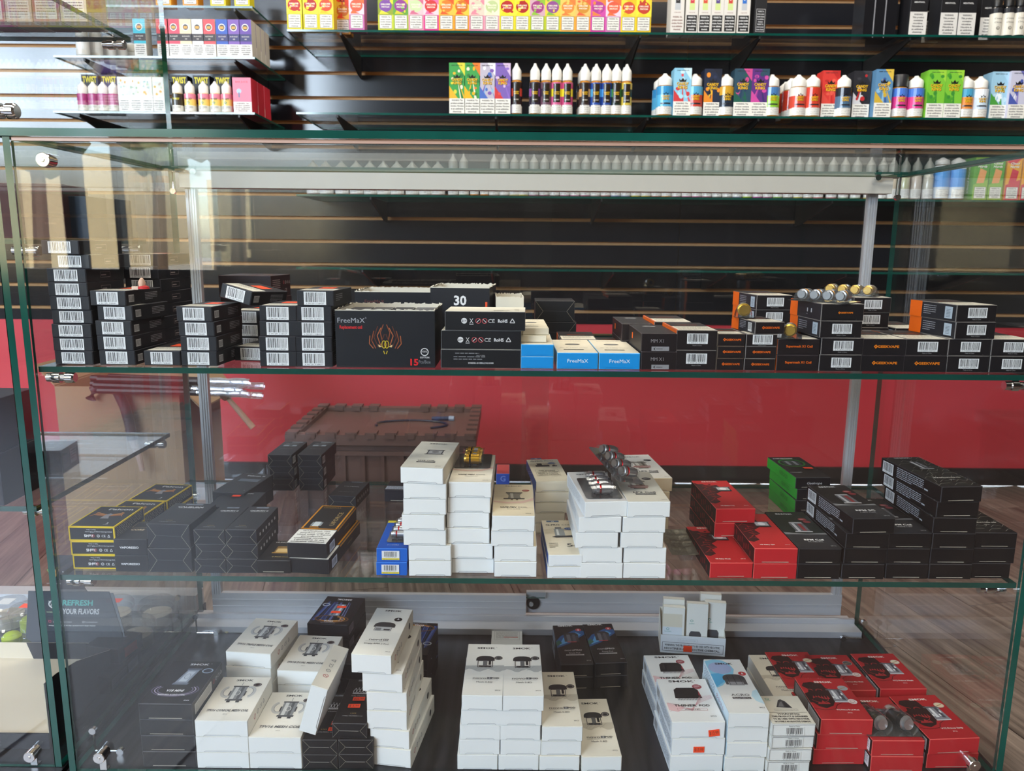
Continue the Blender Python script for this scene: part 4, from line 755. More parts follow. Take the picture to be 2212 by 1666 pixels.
K('mmx', 45, 106, 22.8, '#1f181a', '#4a4042', faces={'top': '#2b2a2e'}, flap='slot', art={'front': lambda D: D.text('MM X1', 20, 13.5, 4.4, '#8d898c', tw=16), 'top': lambda D: D.ell(24, 84, 9, 6, '#9a9a9c').ell(24, 84, 5, 3, '#55555a'), 'left': lambda D: D.rect(30, 8, 8, 8, OR)},
  labels={'front': ('security_label', lambda D: D.rect(13, .8, 22, 5.6, '#8d8c90').poly([(15, 3.4), (18, 5.4), (17, 3.4), (18, 1.4)], '#26262a').small(19, 3, 13, 1, 2, '#26262a'))})
GVT = lambda D: D.rect(2, 2, D.w - 4, D.h * .42, '#d9d3c4').small(5, D.h * .4, D.w - 12, 5, D.h * .07, '#8a867a').rect(0, D.h * .78, D.w, D.h * .22, '#2a2628').text('GEEKVAPE', D.w * .5, D.h * .62, 3, OR, tw=D.w * .5)
def gvl(D, cx, cy, cap, tw, col='#e0661a'): D.poly([(cx - tw / 2 - cap * 1.6, cy), (cx - tw / 2 - cap * .7, cy + cap * .9), (cx - tw / 2 + cap * .1, cy), (cx - tw / 2 - cap * .7, cy - cap * .9)], col).line([(cx - tw / 2 - cap * 1.1, cy), (cx - tw / 2 - cap * .5, cy + cap * .3), (cx - tw / 2 - cap * .9, cy - cap * .35)], cap * .18, '#241a1c').text('GEEKVAPE', cx, cy, cap, col, tw=tw, bold=True)
gl = {'left': '#26262c'}
K('gv_s', 34, 60, 15.2, '#1f191b', '#6a5c50', art={'front': lambda D: gvl(D, 20, 8, 2.4, 19), 'top': GVT}, flap='slot')
K('gv_m', 39, 70, 15.2, '#1f191b', '#8a8480', faces=gl, art={'front': lambda D: gvl(D, 22, 8, 2.4, 19), 'top': GVT, 'left': lambda D: D.rect(0, 0, 16, 15, OR)}, flap='slot')
K('gv_mb', 39, 70, 15.2, '#1f191b', '#8a8480', faces=gl, art={'top': GVT}, labels={'front': ('barcode_label', lambda D: D.barcode(8, 2.5, 25, 12, '8 972844 503840').text('Made in China', 20, 1.3, 1.2, '#9a9a9c'))}, flap='slot')
K('gv_mt', 38, 74, 15.2, '#1f191b', '#8a8480', faces=gl, art={'front': lambda D: gvl(D, 22, 8, 2.4, 19), 'top': GVT, 'left': lambda D: D.rect(0, 0, 20, 15.2, OR).small(24, 12, 20, 5, 2, '#8d8d94').barcode(52, 2, 12, 11)}, flap='slot')
K('gv_bar', 51, 95, 25, '#1e181a', '#8a8480', faces={'left': OR, 'top': '#2a2628'}, art={'top': lambda D: D.rect(2, 2, D.w - 3, 44, '#d9d3c4').small(5, 42, 42, 7, 5.4, '#8a867a').rect(0, 0, 2, 95, OR).text('GEEKVAPE', 26, 62, 3.4, OR, tw=26)}, labels={'front': ('barcode_label', lambda D: D.barcode(13, 8, 26, 13, '6 970313 647365').text('Made in China', 26, 6, 1.4, '#9a9a9c'))}, flap='slot')
K('gv_super', 52.5, 96, 20, '#1f191b', '#4a4042', faces={'left': OR}, art={'front': lambda D: D.text('Supermesh X1 Coil', 27, 11, 2.8, '#e0661a', tw=33, bold=True), 'top': GVT}, flap='slot')
K('gv_b', 53, 96, 21, '#1c191c', '#8a8480', faces=gl, art={'top': GVT, 'left': lambda D: D.rect(0, 0, 26, 21, OR).small(30, 16, 26, 5, 2.6, '#8d8d94').rect(74, 3, 15, 15, '#aebccb').rects([(77, 5 + i * 1.8, 8, .6) for i in range(6)], '#5a6570')}, labels={'front': ('barcode_label', lambda D: D.barcode(15, 5, 25, 12.5, '6 972844 503720').text('Made in China', 27, 3.2, 1.4, '#9a9a9c'))}, flap='slot')
K('gv_logo', 55, 96, 20.6, '#1c191c', '#4a4042', art={'front': lambda D: gvl(D, 32, 11, 3, 27, '#e8801a'), 'top': GVT}, flap='slot')
K('gv_top', 54, 96, 21, '#1c191c', '#8a8480', faces=gl, art={'front': lambda D: gvl(D, 32, 10, 1.8, 16, '#e8801a'), 'top': GVT, 'left': lambda D: D.rect(0, 0, 24, 21, OR).rects([(54, 8, 3, 5), (66, 8, 3, 5)], '#b9b9bc').small(52, 5, 8, 1, 2, '#8d8d94')}, flap='slot')
K('env_box', 62, 60, 33, '#1a1b1f', '#3a3a3e', flap='env')
K('white_open', 46, 30, 60, '#dcd8cc', '#c9c4b4', flap=None)
K('fmax_cream', 41, 118, 8.5, '#e2dac6', '#c9c0aa', flap=None, art={'top': fmxtop})

# ================================================================== CARTONS ON THE BASE BOARD
G = 'cartons on the base board'
stack('v18', 4, 'b', 311, 425, 1658, ZD, 'black carton with silver tank art, far left base board stack, {}', 'black coil cartons at the left of the base board', jit=.7)
stack('tfv_conical', 3, 'b', 427, 540, 1661, ZD, 'white tank-coil carton right of the black stack on the base board, {}', 'white tank-coil cartons on the base board')
stack('tfv_mesh', 2, 'b', 541, 654, 1662, ZD, 'white tank-coil carton at the front edge left of the price-tagged black cartons, {}', 'white tank-coil cartons on the base board')
stack('tfv_triple', 4, 't', 495, 592, 1411, ZD, 'white tank-coil carton in the rear left stack on the base board, {}', 'white tank-coil cartons on the base board', rz=-6)
stack('tfv_dual', 3, 't', 603, 702, 1450, ZD, 'white tank-coil carton in the rear stack behind the leaning carton, {}', 'white tank-coil cartons on the base board', rz=-3, offs=[(0, 0, 2), (1, 0, -1), (0, 0, 0)])
stack('tfv18_flip', 3, 't', 669, 757, 1350, ZD, 'dark carton with upside-down writing and orange stickers, rear of the base board, {}', 'dark space-art cartons on the base board', rz=-6, price={2: ('top', 40, 62, 16, 8, '', 6)})
sticker([o for o in C.objects if o.get('label', '').startswith('dark carton with upside-down') and 'topmost' in o['label']][0], KINDS['tfv18_flip'], 'top', 36, 42, 17, 8, '', 4)
stack('tfv18', 2, 't', 750, 822, 1438, ZD, 'dark carton with orange sticker, partly hidden behind the tall white crooked stack, {}', 'dark space-art cartons on the base board', rz=-8, price={1: ('top', 18, 84, 13, 8, '', 0)})
stack('tfv18', 3, 't', 842, 922, 1414, ZD, 'dark carton showing right of the tall white crooked stack, {}', 'dark space-art cartons on the base board', rz=-4, price={2: ('top', 36, 40, 15, 8, '', 0)})
stack('nordx', 6, 'b', 813, 901, 1659, ZD, 'white pod carton in the tall crooked stack left of centre, {}', 'white pod cartons in the crooked stack',
      offs=[(2, 2, -8), (-1, 3, -7), (-9, 4, -3), (-10, 5, -2), (-13, 5, -4), (-26, 4, -5)])
stack('uwell', 2, 'b', 732, 806, 1662, ZD, 'black envelope-ended carton under the price-tagged crown carton, {}', 'black crown cartons on the base board')
_x, _y, _z = stack('uwell', 2, 'b', 655, 729, 1662, ZD, 'black crown carton with stickers beneath the leaning white carton, {}', 'black crown cartons on the base board', price={1: ('top', 40, 36, 16, 8, '2.99', 0)})
sticker([o for o in C.objects if 'beneath the leaning' in o.get('label', '') and 'topmost' in o['label']][0], KINDS['uwell'], 'top', 38, 22, 15, 8, '5.99', 0)
p = atZ(756, 1600, ZD + .0439); o = put('uwell', (p.x - .0005, 1.006, ZD + .0441), -1, 'black crown carton with two orange price stickers, on top near the centre left', 'black crown cartons on the base board', price=('top', 25, 56, 17, 9, '$22.99', 2))
sticker(o, KINDS['uwell'], 'top', 22, 39, 17, 9, '$ 5.99', 2)
# leaning white carton
k = KINDS['tfv_mesh']; lean = put('tfv_mesh', (0, 0, 0), 0, 'white carton tipped on its edge and leaning between the white and black stacks', 'white tank-coil cartons on the base board')
a = atZ(667, 1590, ZD + .052); th = R(74)
lean.matrix_world = Matrix.Translation(Vector((a.x + .036 * math.cos(th), a.y + .0535 + .002, ZD + .0545 + .036 * math.sin(th)))) @ Matrix.Rotation(R(-3), 4, 'Z') @ Matrix.Rotation(-th, 4, 'Y') @ Matrix.Translation((0, 0, -k.h / 2))
stack('novo', 5, 'b', 988, 1075, 1663, ZD, 'white pod carton in the left one of two joined five-high stacks, {}', 'white pod cartons at the centre of the base board', offs=[(0, 0, 0), (2, 1, .6), (4, 1, -.5), (5, 1, .4), (7, 0, -.6)])
stack('novo', 5, 'b', 1077, 1163, 1664, ZD, 'white pod carton in the right one of two joined five-high stacks, {}', 'white pod cartons at the centre of the base board', offs=[(0, 0, 0), (2, 1, .6), (2, 1, -.3), (3, 1, .2), (5, 0, .6)])
stack('novo_cream', 3, 'b', 1166, 1250, 1665, ZD, 'cream-topped pod carton in the three-high stack at the centre front, {}', 'white pod cartons at the centre of the base board', offs=[(0, 0, 0), (1, 1, 1), (2, 0, 1)])
stack('novo_cream', 1, 'b', 1252, 1339, 1667, ZD, 'single cream-topped pod carton right of the three-high stack at centre front', 'white pod cartons at the centre of the base board', rz=2)
K('back_lab', 56, 76, 8, '#dfe2e2', '#c9cccc', flap=None, art={'top': lambda D: D.small(6, 70, 44, 5, 2.4, '#8a8c90').rect(38, 54, 15, 9, '#3f8a48').small(40, 60, 11, 3, 2, '#2a5c30').frame(5, 18, 46, 30, .4, '#8a8c90').small(8, 44, 40, 8, 3, '#a3a5a8').rect(22, 26, 26, 2, '#c25a52')})
stack('back_lab', 1, 't', 1062, 1129, 1394, ZD, 'flat white carton lying face down with a green label, behind the centre stacks', 'white pod cartons at the centre of the base board')
stack('nord_pro', 2, 't', 1209, 1277, 1436, ZD, 'black and blue pod carton, left stack of the pair at the rear centre, {}', 'black and blue pod cartons', rz=3)
stack('nord_pro', 2, 't', 1281, 1348, 1433, ZD, 'black and blue pod carton, right stack of the pair at the rear centre, {}', 'black and blue pod cartons', rz=4)
stack('thiner', 3, 'b', 1445, 1559, 1668, ZD, 'white and pink pod carton in the price-tagged front stack, {}', 'white and pink pod cartons', offs=[(-1, 0, 2), (1, 1, 1.5), (0, 1, 1)], price={2: ('front', 58, 9, 15, 10, '$13.99', 7), 1: ('front', 37, 9, 15, 9, '$13.99', 0)})
stack('thiner', 2, 'k', 1396, 1490, 1426, ZD, 'white and pink pod carton in the stack behind the price-tagged one, {}', 'white and pink pod cartons', offs=[(0, 16, 2), (1, 15, 2)])
stack('acro', 4, 'b', 1560, 1648, 1668, ZD, 'white and blue pod carton in the stack beside the pink ones, {}', 'white and blue pod cartons', offs=[(0, 0, 1.5), (3, 0, .8), (3, 1, .8), (3, 0, .5)])
stack('suorin_drop', 4, 'b', 1652, 1747, 1671, ZD, 'small white carton with a barcode front, between white and red stacks, {}', 'small barcoded white pod cartons', offs=[(0, 0, 2), (2, 0, 1), (3, 1, 3), (4, 0, 1)])
p = atZ(1690, 1520, ZD); put('novo_cream', (.425, 1.11, ZD + .0003), 2, 'cream pod carton lying behind the small barcoded white stack, lower one', 'cream pod cartons behind the barcoded stack'); put('novo_cream', (.425, 1.11, ZD + .0227), 1, 'cream pod carton lying behind the small barcoded white stack, upper one', 'cream pod cartons behind the barcoded stack')
RG = 'red tank-coil cartons on the base board'
stack('prince_dual', 3, 'b', 1762, 1872, 1655, ZD, 'red carton in the front left red stack on the base board, {}', RG, offs=[(-4, 3, 1), (0, 2, 0), (3, 1, 0)])
stack('prince_tri', 2, 'b', 1880, 1990, 1668, ZD, 'red carton under the clear blister pack on the base board, {}', RG)
stack('prince_strip', 2, 'b', 1999, 2110, 1661, ZD, 'red carton in the front right red stack on the base board, {}', RG, offs=[(0, 1, 1), (-4, -1, 4)])
stack('prince_max', 2, 't', 1791, 1893, 1492, ZD, 'red carton in the rear middle red stack, {}', RG, rz=1)
stack('prince_mesh', 2, 't', 1903, 2000, 1489, ZD, 'red carton in the rear right red stack, {}', RG, rz=1)
stack('prince_q', 2, 'k', 1653, 1745, 1409, ZD, 'red carton in the rear left red stack, {}', RG, rz=1)

# ================================================================== CARTONS ON THE MIDDLE SHELF
_f = ZM
stack('falcon', 3, 'b', 153, 252, 1231, _f, 'black and yellow carton at the front left end of the middle shelf, {}', 'black and yellow cartons', offs=[(3, 2, 0), (2.4, 1, .3), (2, 1, -1)])
stack('falcon', 2, 'k', 259, 361, 1083, _f, 'black and yellow carton second row back on the middle shelf, {}', 'black and yellow cartons', rz=-3)
stack('falcon', 2, 'k', 332, 412, 1047, _f, 'black and yellow carton furthest back on the middle shelf, {}', 'black and yellow cartons', rz=-4)
stack('vapo_core', 2, 'b', 253, 322, 1236, _f, 'small black carton with white lettering beside the yellow-edged stack, {}', 'small black lettered cartons')
stack('calib_big', 2, 'b', 325, 417, 1237, _f, 'large black envelope-ended carton right of the lettered black ones, {}', 'large black envelope-ended cartons', offs=[(-1, 0, 0), (1, 1, -3)])
stack('calib_g', 3, 'b', 422, 489, 1239, _f, 'black envelope-ended carton, left column of the narrow pair, {}', 'narrow black envelope-ended cartons', offs=[(0, 0, 0), (2, 1, 0), (1.2, 1, -1)])
stack('calib_g', 3, 'b', 491, 556, 1239, _f, 'black envelope-ended carton, right column of the narrow pair, {}', 'narrow black envelope-ended cartons', offs=[(0, 0, 0), (1.2, 1, 0), (1.4, 1, -1)])
stack('smok_flat', 2, 't', 446, 542, 1096, _f, 'black carton with an orange sticker behind the narrow envelope-ended columns, {}', 'black cartons at the rear left of the middle shelf', price={1: ('top', 28, 48, 13, 8, '', 0)})
stack('falcon2', 2, 't', 466, 538, 1065, _f, 'black carton with a grey label at the rear left of the middle shelf, {}', 'black cartons at the rear left of the middle shelf', rz=-8)
stack('crown_box', 3, 't', 577, 634, 983, _f, 'black carton in the left column of the block at the rear, {}', 'black cartons in the rear block', offs=[(0, 0, 0), (0, 1, 0), (0, 0, -2)])
stack('crown_box', 3, 't', 640, 700, 983, _f, 'black carton in the right column of the block at the rear, {}', 'black cartons in the rear block', offs=[(0, 0, 0), (0, 1, 0), (1, 0, -3)])
stack('valy_box', 1, 't', 712, 777, 1072, _f, 'single black carton lying right of the black block at the rear', 'black cartons behind the white stacks', rz=-6)
stack('warn_box', 1, 't', 831, 905, 1059, _f, 'single black carton with a white warning strip behind the tall white stack', 'black cartons behind the white stacks', rz=-2)
stack('runchamber', 1, 'b', 555, 627, 1240, _f, 'low black carton with a gold coil picture beside the orange-framed cartons', 'cartons near the orange-framed pair')
stack('uforce', 2, 'b', 632, 719, 1240, _f, 'long black carton with an orange frame and warning panel, {}', 'orange-framed cartons', offs=[(2, 0, -5), (-2, 2, -4)])
stack('blue_coil', 2, 'b', 813, 879, 1244, _f, 'blue carton with a barcode label left of the white stacks, {}', 'blue coil cartons')
WG = 'white coil cartons on the middle shelf'
stack('tfv9', 7, 'b', 884, 973, 1245, _f, 'white carton in the left seven-high white stack, {}', WG, offs=[(0, 0, .5), (.3, 1, 0), (-6, 1, 0), (-6.6, 0, -1), (-5, 1, -.5), (-4, 1, -1), (-3, 0, -5)])
stack('vape_pen', 6, 'b', 977, 1066, 1240, _f, 'white carton in the second white stack from the left, {}', WG, offs=[(0, 2, 0), (0, 0, -1.5), (-6, 0, 0), (-5.4, 1, -1), (-4, 1, -1), (-2.6, 0, -1)])
stack('vape_pen_dc', 4, 'b', 1068, 1158, 1247, _f, 'white carton in the four-high stack right of the two tallest white stacks, {}', WG, offs=[(0, 0, .2), (0, 1, 0), (-4, 1, 0), (-3, 0, 0)])
stack('qpro_coil', 2, 'b', 1180, 1252, 1250, _f, 'flat white and blue carton with a black pod drawing at the front, {}', 'white and blue cartons', rz=2)
stack('qpro_pod', 5, 't', 1149, 1223, 1040, _f, 'cream and blue carton in the stack behind the flat pod carton, {}', 'white and blue cartons', offs=[(2, 0, 1), (-1, 0, 0), (3, 0, 2), (4, 0, 1), (0, 0, 6)])
stack('rpm2_white', 5, 'b', 1252, 1344, 1250, _f, 'white carton in the stack topped by red-ringed blister packs, {}', WG, offs=[(0, 0, .5), (-.6, 1, 0), (-8, 0, 1), (-5, 0, 1.5), (-3, 0, 6)])
stack('lp2', 5, 'b', 1346, 1437, 1250, _f, 'white carton in the five-high stack right of the blister packs, {}', WG, offs=[(0, 0, 0), (0, 1, 0), (-6, 0, 1), (-4, 0, 1), (0, 0, 2)])
stack('cream_coil', 4, 't', 1360, 1454, 1034, _f, 'cream carton in the stack behind the rightmost white stack, {}', WG, offs=[(0, 0, 1), (-1, 1, 1), (0, 0, 1), (-2, 0, 6)])
stack('blue_red', 1, 't', 1070, 1103, 1024, _f, 'small blue and red carton peeking out behind the white stacks', 'small cartons behind the white stacks')
RM = 'red coil cartons on the middle shelf'
stack('baby_mesh', 1, 'b', 1530, 1622, 1250, _f, 'single red carton beside the foil blister on the middle shelf', RM, rz=1)
stack('baby_q4', 2, 'b', 1625, 1719, 1252, _f, 'red carton in the front red stack on the middle shelf, {}', RM, rz=.5)
stack('baby_t12', 3, 't', 1545, 1626, 1100, _f, 'red carton in the rear red stack on the middle shelf, {}', RM, rz=2)
stack('green_coil', 4, 't', 1715, 1791, 1032, _f, 'green-sided black carton at the rear of the middle shelf, {}', 'green-sided cartons', offs=[(4, -3, 1), (3, -4, 1), (4, -2, 2), (0, 0, 3)], price={3: ('top', 40, 48, 15, 8, '', -3)})
BG = 'black coil cartons at the right of the middle shelf'
stack('rpm_mtl', 2, 'b', 1720, 1814, 1252, _f, 'black carton with a dark green top right of the red ones, {}', BG)
stack('rpm_sc', 4, 'b', 1816, 1908, 1252, _f, 'black carton in the four-high black stack on the middle shelf, {}', BG, offs=[(0, 0, 0), (2, 1, 0), (2, 0, 0), (4, -2, 3)])
stack('rpm_q', 3, 'b', 1911, 2003, 1252, _f, 'black carton in the three-high stack between taller black stacks, {}', BG)
stack('rpm160', 6, 'b', 2004, 2097, 1252, _f, 'black carton in the six-high black stack with hexagon lines, {}', BG, offs=[(0, 0, 0), (0, 1, 0), (0, 0, 0), (0, 0, -1), (-1, 2, 2), (-3, 0, 5)])
stack('rpm_strip', 3, 'b', 2095, 2184, 1250, _f, 'black carton in the far right stack of the middle shelf, {}', BG, offs=[(-3.5, 0, 0), (0, 0, 0), (0, 0, .0)])

# ================================================================== CARTONS ON THE TOP SHELF
_f = ZT
def ys(key, n, xl, xr, Y, desc, grp, **kw):
    return stack(key, n, 'y', xl, xr, 700, _f, desc, grp, Y=Y, **kw)
TG = 'black barcoded cartons on the upper shelf'
ys('mesh_a', 9, 113, 196, .958, 'black barcoded carton in the nine-high stack at the far left, {}', TG, offs=[(2, 0, -4), (-.5, 1, -1), (0, 0, -1), (0, 3, 0), (0, 2, -1), (0, 2, -2), (0, 3, -3), (8, 3, -5), (0, 0, -7)])
ys('mesh_b', 5, 210, 290, .958, 'black barcoded carton in the five-high second stack from the left, {}', TG, offs=[(0, 0, -2), (-1, 0, -2), (-1, 0, -3), (3, 2, -5), (-4, 0, -4)])
ys('mesh_a', 8, 282, 357, 1.06, 'black cream-labelled carton in the tall stack second row at left, {}', TG, offs=[(0, i % 2, -6 + i % 3) for i in range(8)])
ys('mesh_b', 1, 304, 387, .957, 'single low black barcoded carton in front of the tall second row', TG, rz=-1)
ys('mesh_b', 4, 387, 471, .957, 'black barcoded carton in the four-high stack beside the upper shelf tilted one, {}', TG, offs=[(0, 0, -3), (0, 0, -2), (0, 0, -4), (-1, 0, -5)])
t = put('mesh_b', (-.355, 1.035, ZT + .0815), 0, 'black barcoded carton lying tilted across the four-high stack', TG); t.rotation_euler = (R(-3), R(13), R(-16)); t.location = (-.352, 1.050, ZT + .0755)
ys('mesh_b', 1, 512, 583, 1.0, 'black barcoded carton with an orange patch lying low behind the four-high stack', TG, rz=-8)
ys('mesh_c', 3, 505, 580, 1.10, 'black carton in the low stack beneath the tilted carton, {}', TG, rz=-6)
ys('mesh_c', 4, 561, 637, .957, 'black barcoded carton in the left column of the upright pair, {}', TG, offs=[(0, 0, -1), (0, 0, -1), (1.4, 1, -1), (2, 1, -1)])
ys('mesh_c', 5, 638, 716, .957, 'black barcoded carton in the right column of the upright pair, {}', TG, offs=[(0, 0, -1), (0, 0, -1), (1, 0, -1.5), (1.4, 1, -2), (6, 0, -3)])
ys('brown_box', 3, 489, 587, 1.195, 'dark brown carton in the stack at the rear of the upper shelf, {}', 'dark brown cartons', rz=-5, jit=1.2)
big = ys('fmax_box', 1, 721, 942, .957, 'large black display carton with a flaming lion face and torn open top', 'open display cartons', jit=0)
def torn(w, d, h, out, seed, tear='#d9d3c4', inner='#2c2c30'):
    """an open carton whose perforated lid was torn off, with ragged pale rims"""
    b = MB(); r = random.Random(seed); t = .0009
    b.box(-w / 2, w / 2, -d / 2, d / 2, 0, t, out)
    b.box(-w / 2, w / 2, -d / 2, -d / 2 + t, t, h, out); b.box(-w / 2, w / 2, d / 2 - t, d / 2, t, h, out, faces={'front': tear}); b.box(-w / 2, -w / 2 + t, -d / 2 + t, d / 2 - t, t, h, out, faces={'right': tear}); b.box(w / 2 - t, w / 2, -d / 2 + t, d / 2 - t, t, h, out, faces={'left': tear})
    rim = MB()
    for side in range(4):
        n = 26
        for i in range(n):
            h0, h1 = [h + r.uniform(.0004, .0026) for _ in (0, 1)]; a, c = i / n - .5, (i + 1) / n - .5
            if side < 2: y = (-d / 2 if side == 0 else d / 2 - t); rim.add([(a * w, y, h), (c * w, y, h), (c * w, y, h1), (a * w, y, h0)], [(0, 1, 2, 3)], tear); rim.add([(a * w, y + t, h), (c * w, y + t, h), (c * w, y + t, h1), (a * w, y + t, h0)], [(3, 2, 1, 0)], tear); rim.add([(a * w, y, h0), (c * w, y, h1), (c * w, y + t, h1), (a * w, y + t, h0)], [(0, 1, 2, 3)], tear)
            else: x = (-w / 2 if side == 2 else w / 2 - t); rim.add([(x, a * d, h), (x, c * d, h), (x, c * d, h1), (x, a * d, h0)], [(0, 1, 2, 3)], tear); rim.add([(x, a * d, h0), (x, c * d, h1), (x + t, c * d, h1), (x + t, a * d, h0)], [(0, 1, 2, 3)], tear)
    return b, rim
def opencarton(loc, rz, w, d, h, out, seed, label, grp, art=None, tear='#d9d3c4'):
    b, rim = torn(w, d, h, out, seed, tear); o = ob('open_carton', b.mesh('open_carton', CARD), None, loc, R(rz)); ob('torn_rim', rim.mesh('torn_rim', PAPER), o)
    if art: D = Draw(w * 1000, h * 1000); art(D); a = MB(); D.build(a, faces_fn(w, d, h)['front']); ob('printed_artwork', a.mesh('oc_art', CARD), o)
    return tag(o, label, 'carton', grp)
# swap the closed body of the large display carton for an open one with cartons inside
bo = [o for o in C.objects if 'flaming lion face' in o.get('label', '')][0]
bl = Vector(bo.location); lb = bo['label']
for c in list(bo.children): bpy.data.objects.remove(c)
bpy.data.objects.remove(bo)
opencarton(bl, 0, .124, .108, .071, '#1a1c22', 4, lb, 'open display cartons', art=lion)
for i in range(4):
    K('inner%d' % i, 26, 100, 66, '#2a2c33', '#8a8a86', faces={'top': ('#3a3b40', '#4a4a4c', '#2c2d33', '#55565a')[i]}, flap=None)
    put('inner%d' % i, (bl.x - .0445 + i * .0285, bl.y + .001, bl.z + .0012), rnd.uniform(-.4, .4), 'dark carton standing inside the lion display carton, %s from the left' % nth(i + 1), 'cartons inside the lion display carton')
p = atY(848, 655, 1.17); opencarton((p.x, 1.235, ZT + .0003), 0, .118, .11, .080, '#1b1c22', 9, 'long open black display carton behind the lion carton', 'open display cartons', art=lambda D: D.text('FreeMaX', 30, 66, 5, '#6b3a38', tw=30))
p = atY(998, 640, 1.10); opencarton((p.x, 1.155, ZT + .0003), -4, .085, .10, .0915, '#1b1c22', 12, 'open black display carton with a white number 30 on it', 'open display cartons', art=lambda D: D.text('30', 43, 74, 13, '#e6e6e8', tw=18, bold=True).rect(79, 60, 3, 12, '#e0502a'))
p = atY(1093, 650, 1.10); opencarton((p.x + .004, 1.145, ZT + .0003), 2, .040, .08, .078, '#d8d3c4', 15, 'small open white carton behind the stacked regulatory-mark cartons', 'open display cartons')
ys('rohs', 3, 953, 1124, .957, 'wide black carton with a cream top and regulatory marks, {}', 'regulatory-mark cartons', offs=[(0, 0, 0), (.6, 1, 0), (6, 0, -1)])
_o = [o for o in C.objects if 'regulatory marks' in o.get('label', '') and 'bottom' in o['label']][0]
for c in list(_o.children): bpy.data.objects.remove(c)
_o.data = KINDS['rohs_low'].body
for nm, me in KINDS['rohs_low'].parts: ob(nm, me, _o)
BB = 'bright blue cartons'
ys('fmax_blue_s', 2, 1127, 1198, .957, 'blue-ended cream carton in the narrow left pile, {}', BB)
for i in range(2): put('fmax_cream', (atY(1150, 700, .975).x, 1.035 + i * .006, ZT + .0313 + i * .0087), -2 + i * 3, 'cream carton lying back on the narrow blue pile, %s one' % ('lower', 'upper')[i], BB)
ys('fmax_blue', 1, 1204, 1293, .957, 'bright blue-ended carton at the front of the upper shelf, left of the equal pair', BB, rz=.5, jit=0)
ys('fmax_blue', 1, 1295, 1385, .957, 'bright blue-ended carton at the front of the upper shelf, right of the equal pair', BB, rz=.5, jit=0)
OG = 'black and orange cartons on the upper shelf'
ys('mmx', 2, 1388, 1464, .957, 'brown-black carton with a silver security label beside the blue pair, {}', OG)
ys('mmx', 2, 1345, 1415, 1.072, 'brown-black carton in the second row behind the security-labelled pair, {}', OG)
ys('gv_bar', 2, 1465, 1550, .957, 'black barcoded carton with an orange left side, {}', OG, jit=.3)
ys('gv_bar', 2, 1415, 1492, 1.062, 'black and orange carton behind the orange-sided barcoded pair, {}', OG, jit=.3)
ys('gv_s', 3, 1553, 1610, .957, 'small black carton with orange lettering in the narrow stack, {}', OG)
ys('gv_m', 3, 1614, 1680, .957, 'black carton with orange lettering in the stack under the tilted-out one, {}', OG, topkey='gv_mb')
p = atY(1654, 705, .957); put('gv_mt', (p.x + .002, .957 + .037, ZT + .0465), 5, 'black carton with an orange rear end, set crooked on the narrow stacks', OG)
p = atY(1500, 705, 1.07); 
ys('gv_b', 1, 1520, 1600, 1.06, 'black and orange carton lying low in the second row, behind the narrow stack', OG)
ys('gv_b', 1, 1215, 1290, 1.09, 'black and orange carton lying behind the left blue-ended carton', OG)
ys('gv_m', 1, 1296, 1350, 1.095, 'small black and orange carton lying behind the right blue-ended carton', OG)
ys('gv_super', 2, 1684, 1774, .957, 'black carton with orange words and a thin orange side, {}', OG, jit=.3)
ys('gv_b', 4, 1777, 1866, .957, 'black carton in the four-high stack carrying a blister pack, {}', OG, topkey='gv_top', offs=[(0, 0, .3), (1, 0, .2), (-4, 0, 2), (-4, 0, 2.4)])
ys('gv_logo', 2, 1870, 1960, .957, 'black carton with a large orange logo left of the barcoded pair, {}', OG)
ys('gv_logo', 2, 1963, 2052, .957, 'black carton right of the large orange logo pair, {}', OG, topkey='gv_b', jit=.3)
ys('gv_b', 4, 2054, 2145, .957, 'black barcoded carton with orange rear in the right four-high stack, {}', OG, offs=[(0, 0, .3), (0, 0, .3), (1, 0, 5), (0, 0, 5)])
ys('gv_b', 2, 2149, 2240, .957, 'black barcoded carton at the far right end of the upper shelf, {}', OG, jit=.3)
ys('gv_b', 4, 1625, 1705, 1.115, 'black and orange carton in the rear stack left of the blister packs, {}', OG, rz=4)
ys('gv_b', 4, 1838, 1920, 1.085, 'black carton in the rear stack under the brass blister pack, {}', OG, topkey='gv_b', rz=1)
ys('gv_b', 2, 1935, 2010, 1.08, 'black and orange carton lying in the second row near the right stile, {}', OG, rz=2)
ys('env_box', 1, 1165, 1240, 1.215, 'black envelope-ended box raised at the rear of the upper shelf', 'black envelope-ended boxes', jit=0); 
ys('env_box', 1, 1165, 1240, 1.16, 'tmp', 'x', jit=0)
_e = [o for o in C.objects if o.get('label') == 'tmp'][0]; _e.location = (_e.location.x, [o for o in C.objects if 'raised at the rear' in o.get('label', '')][0].location.y, ZT + .0338); _e['label'] = 'black envelope-ended box, upper of two behind the blue cartons'; _e['group'] = 'black envelope-ended boxes'
[o for o in C.objects if 'raised at the rear' in o.get('label', '')][0]['label'] = 'black envelope-ended box, lower of two behind the blue cartons'

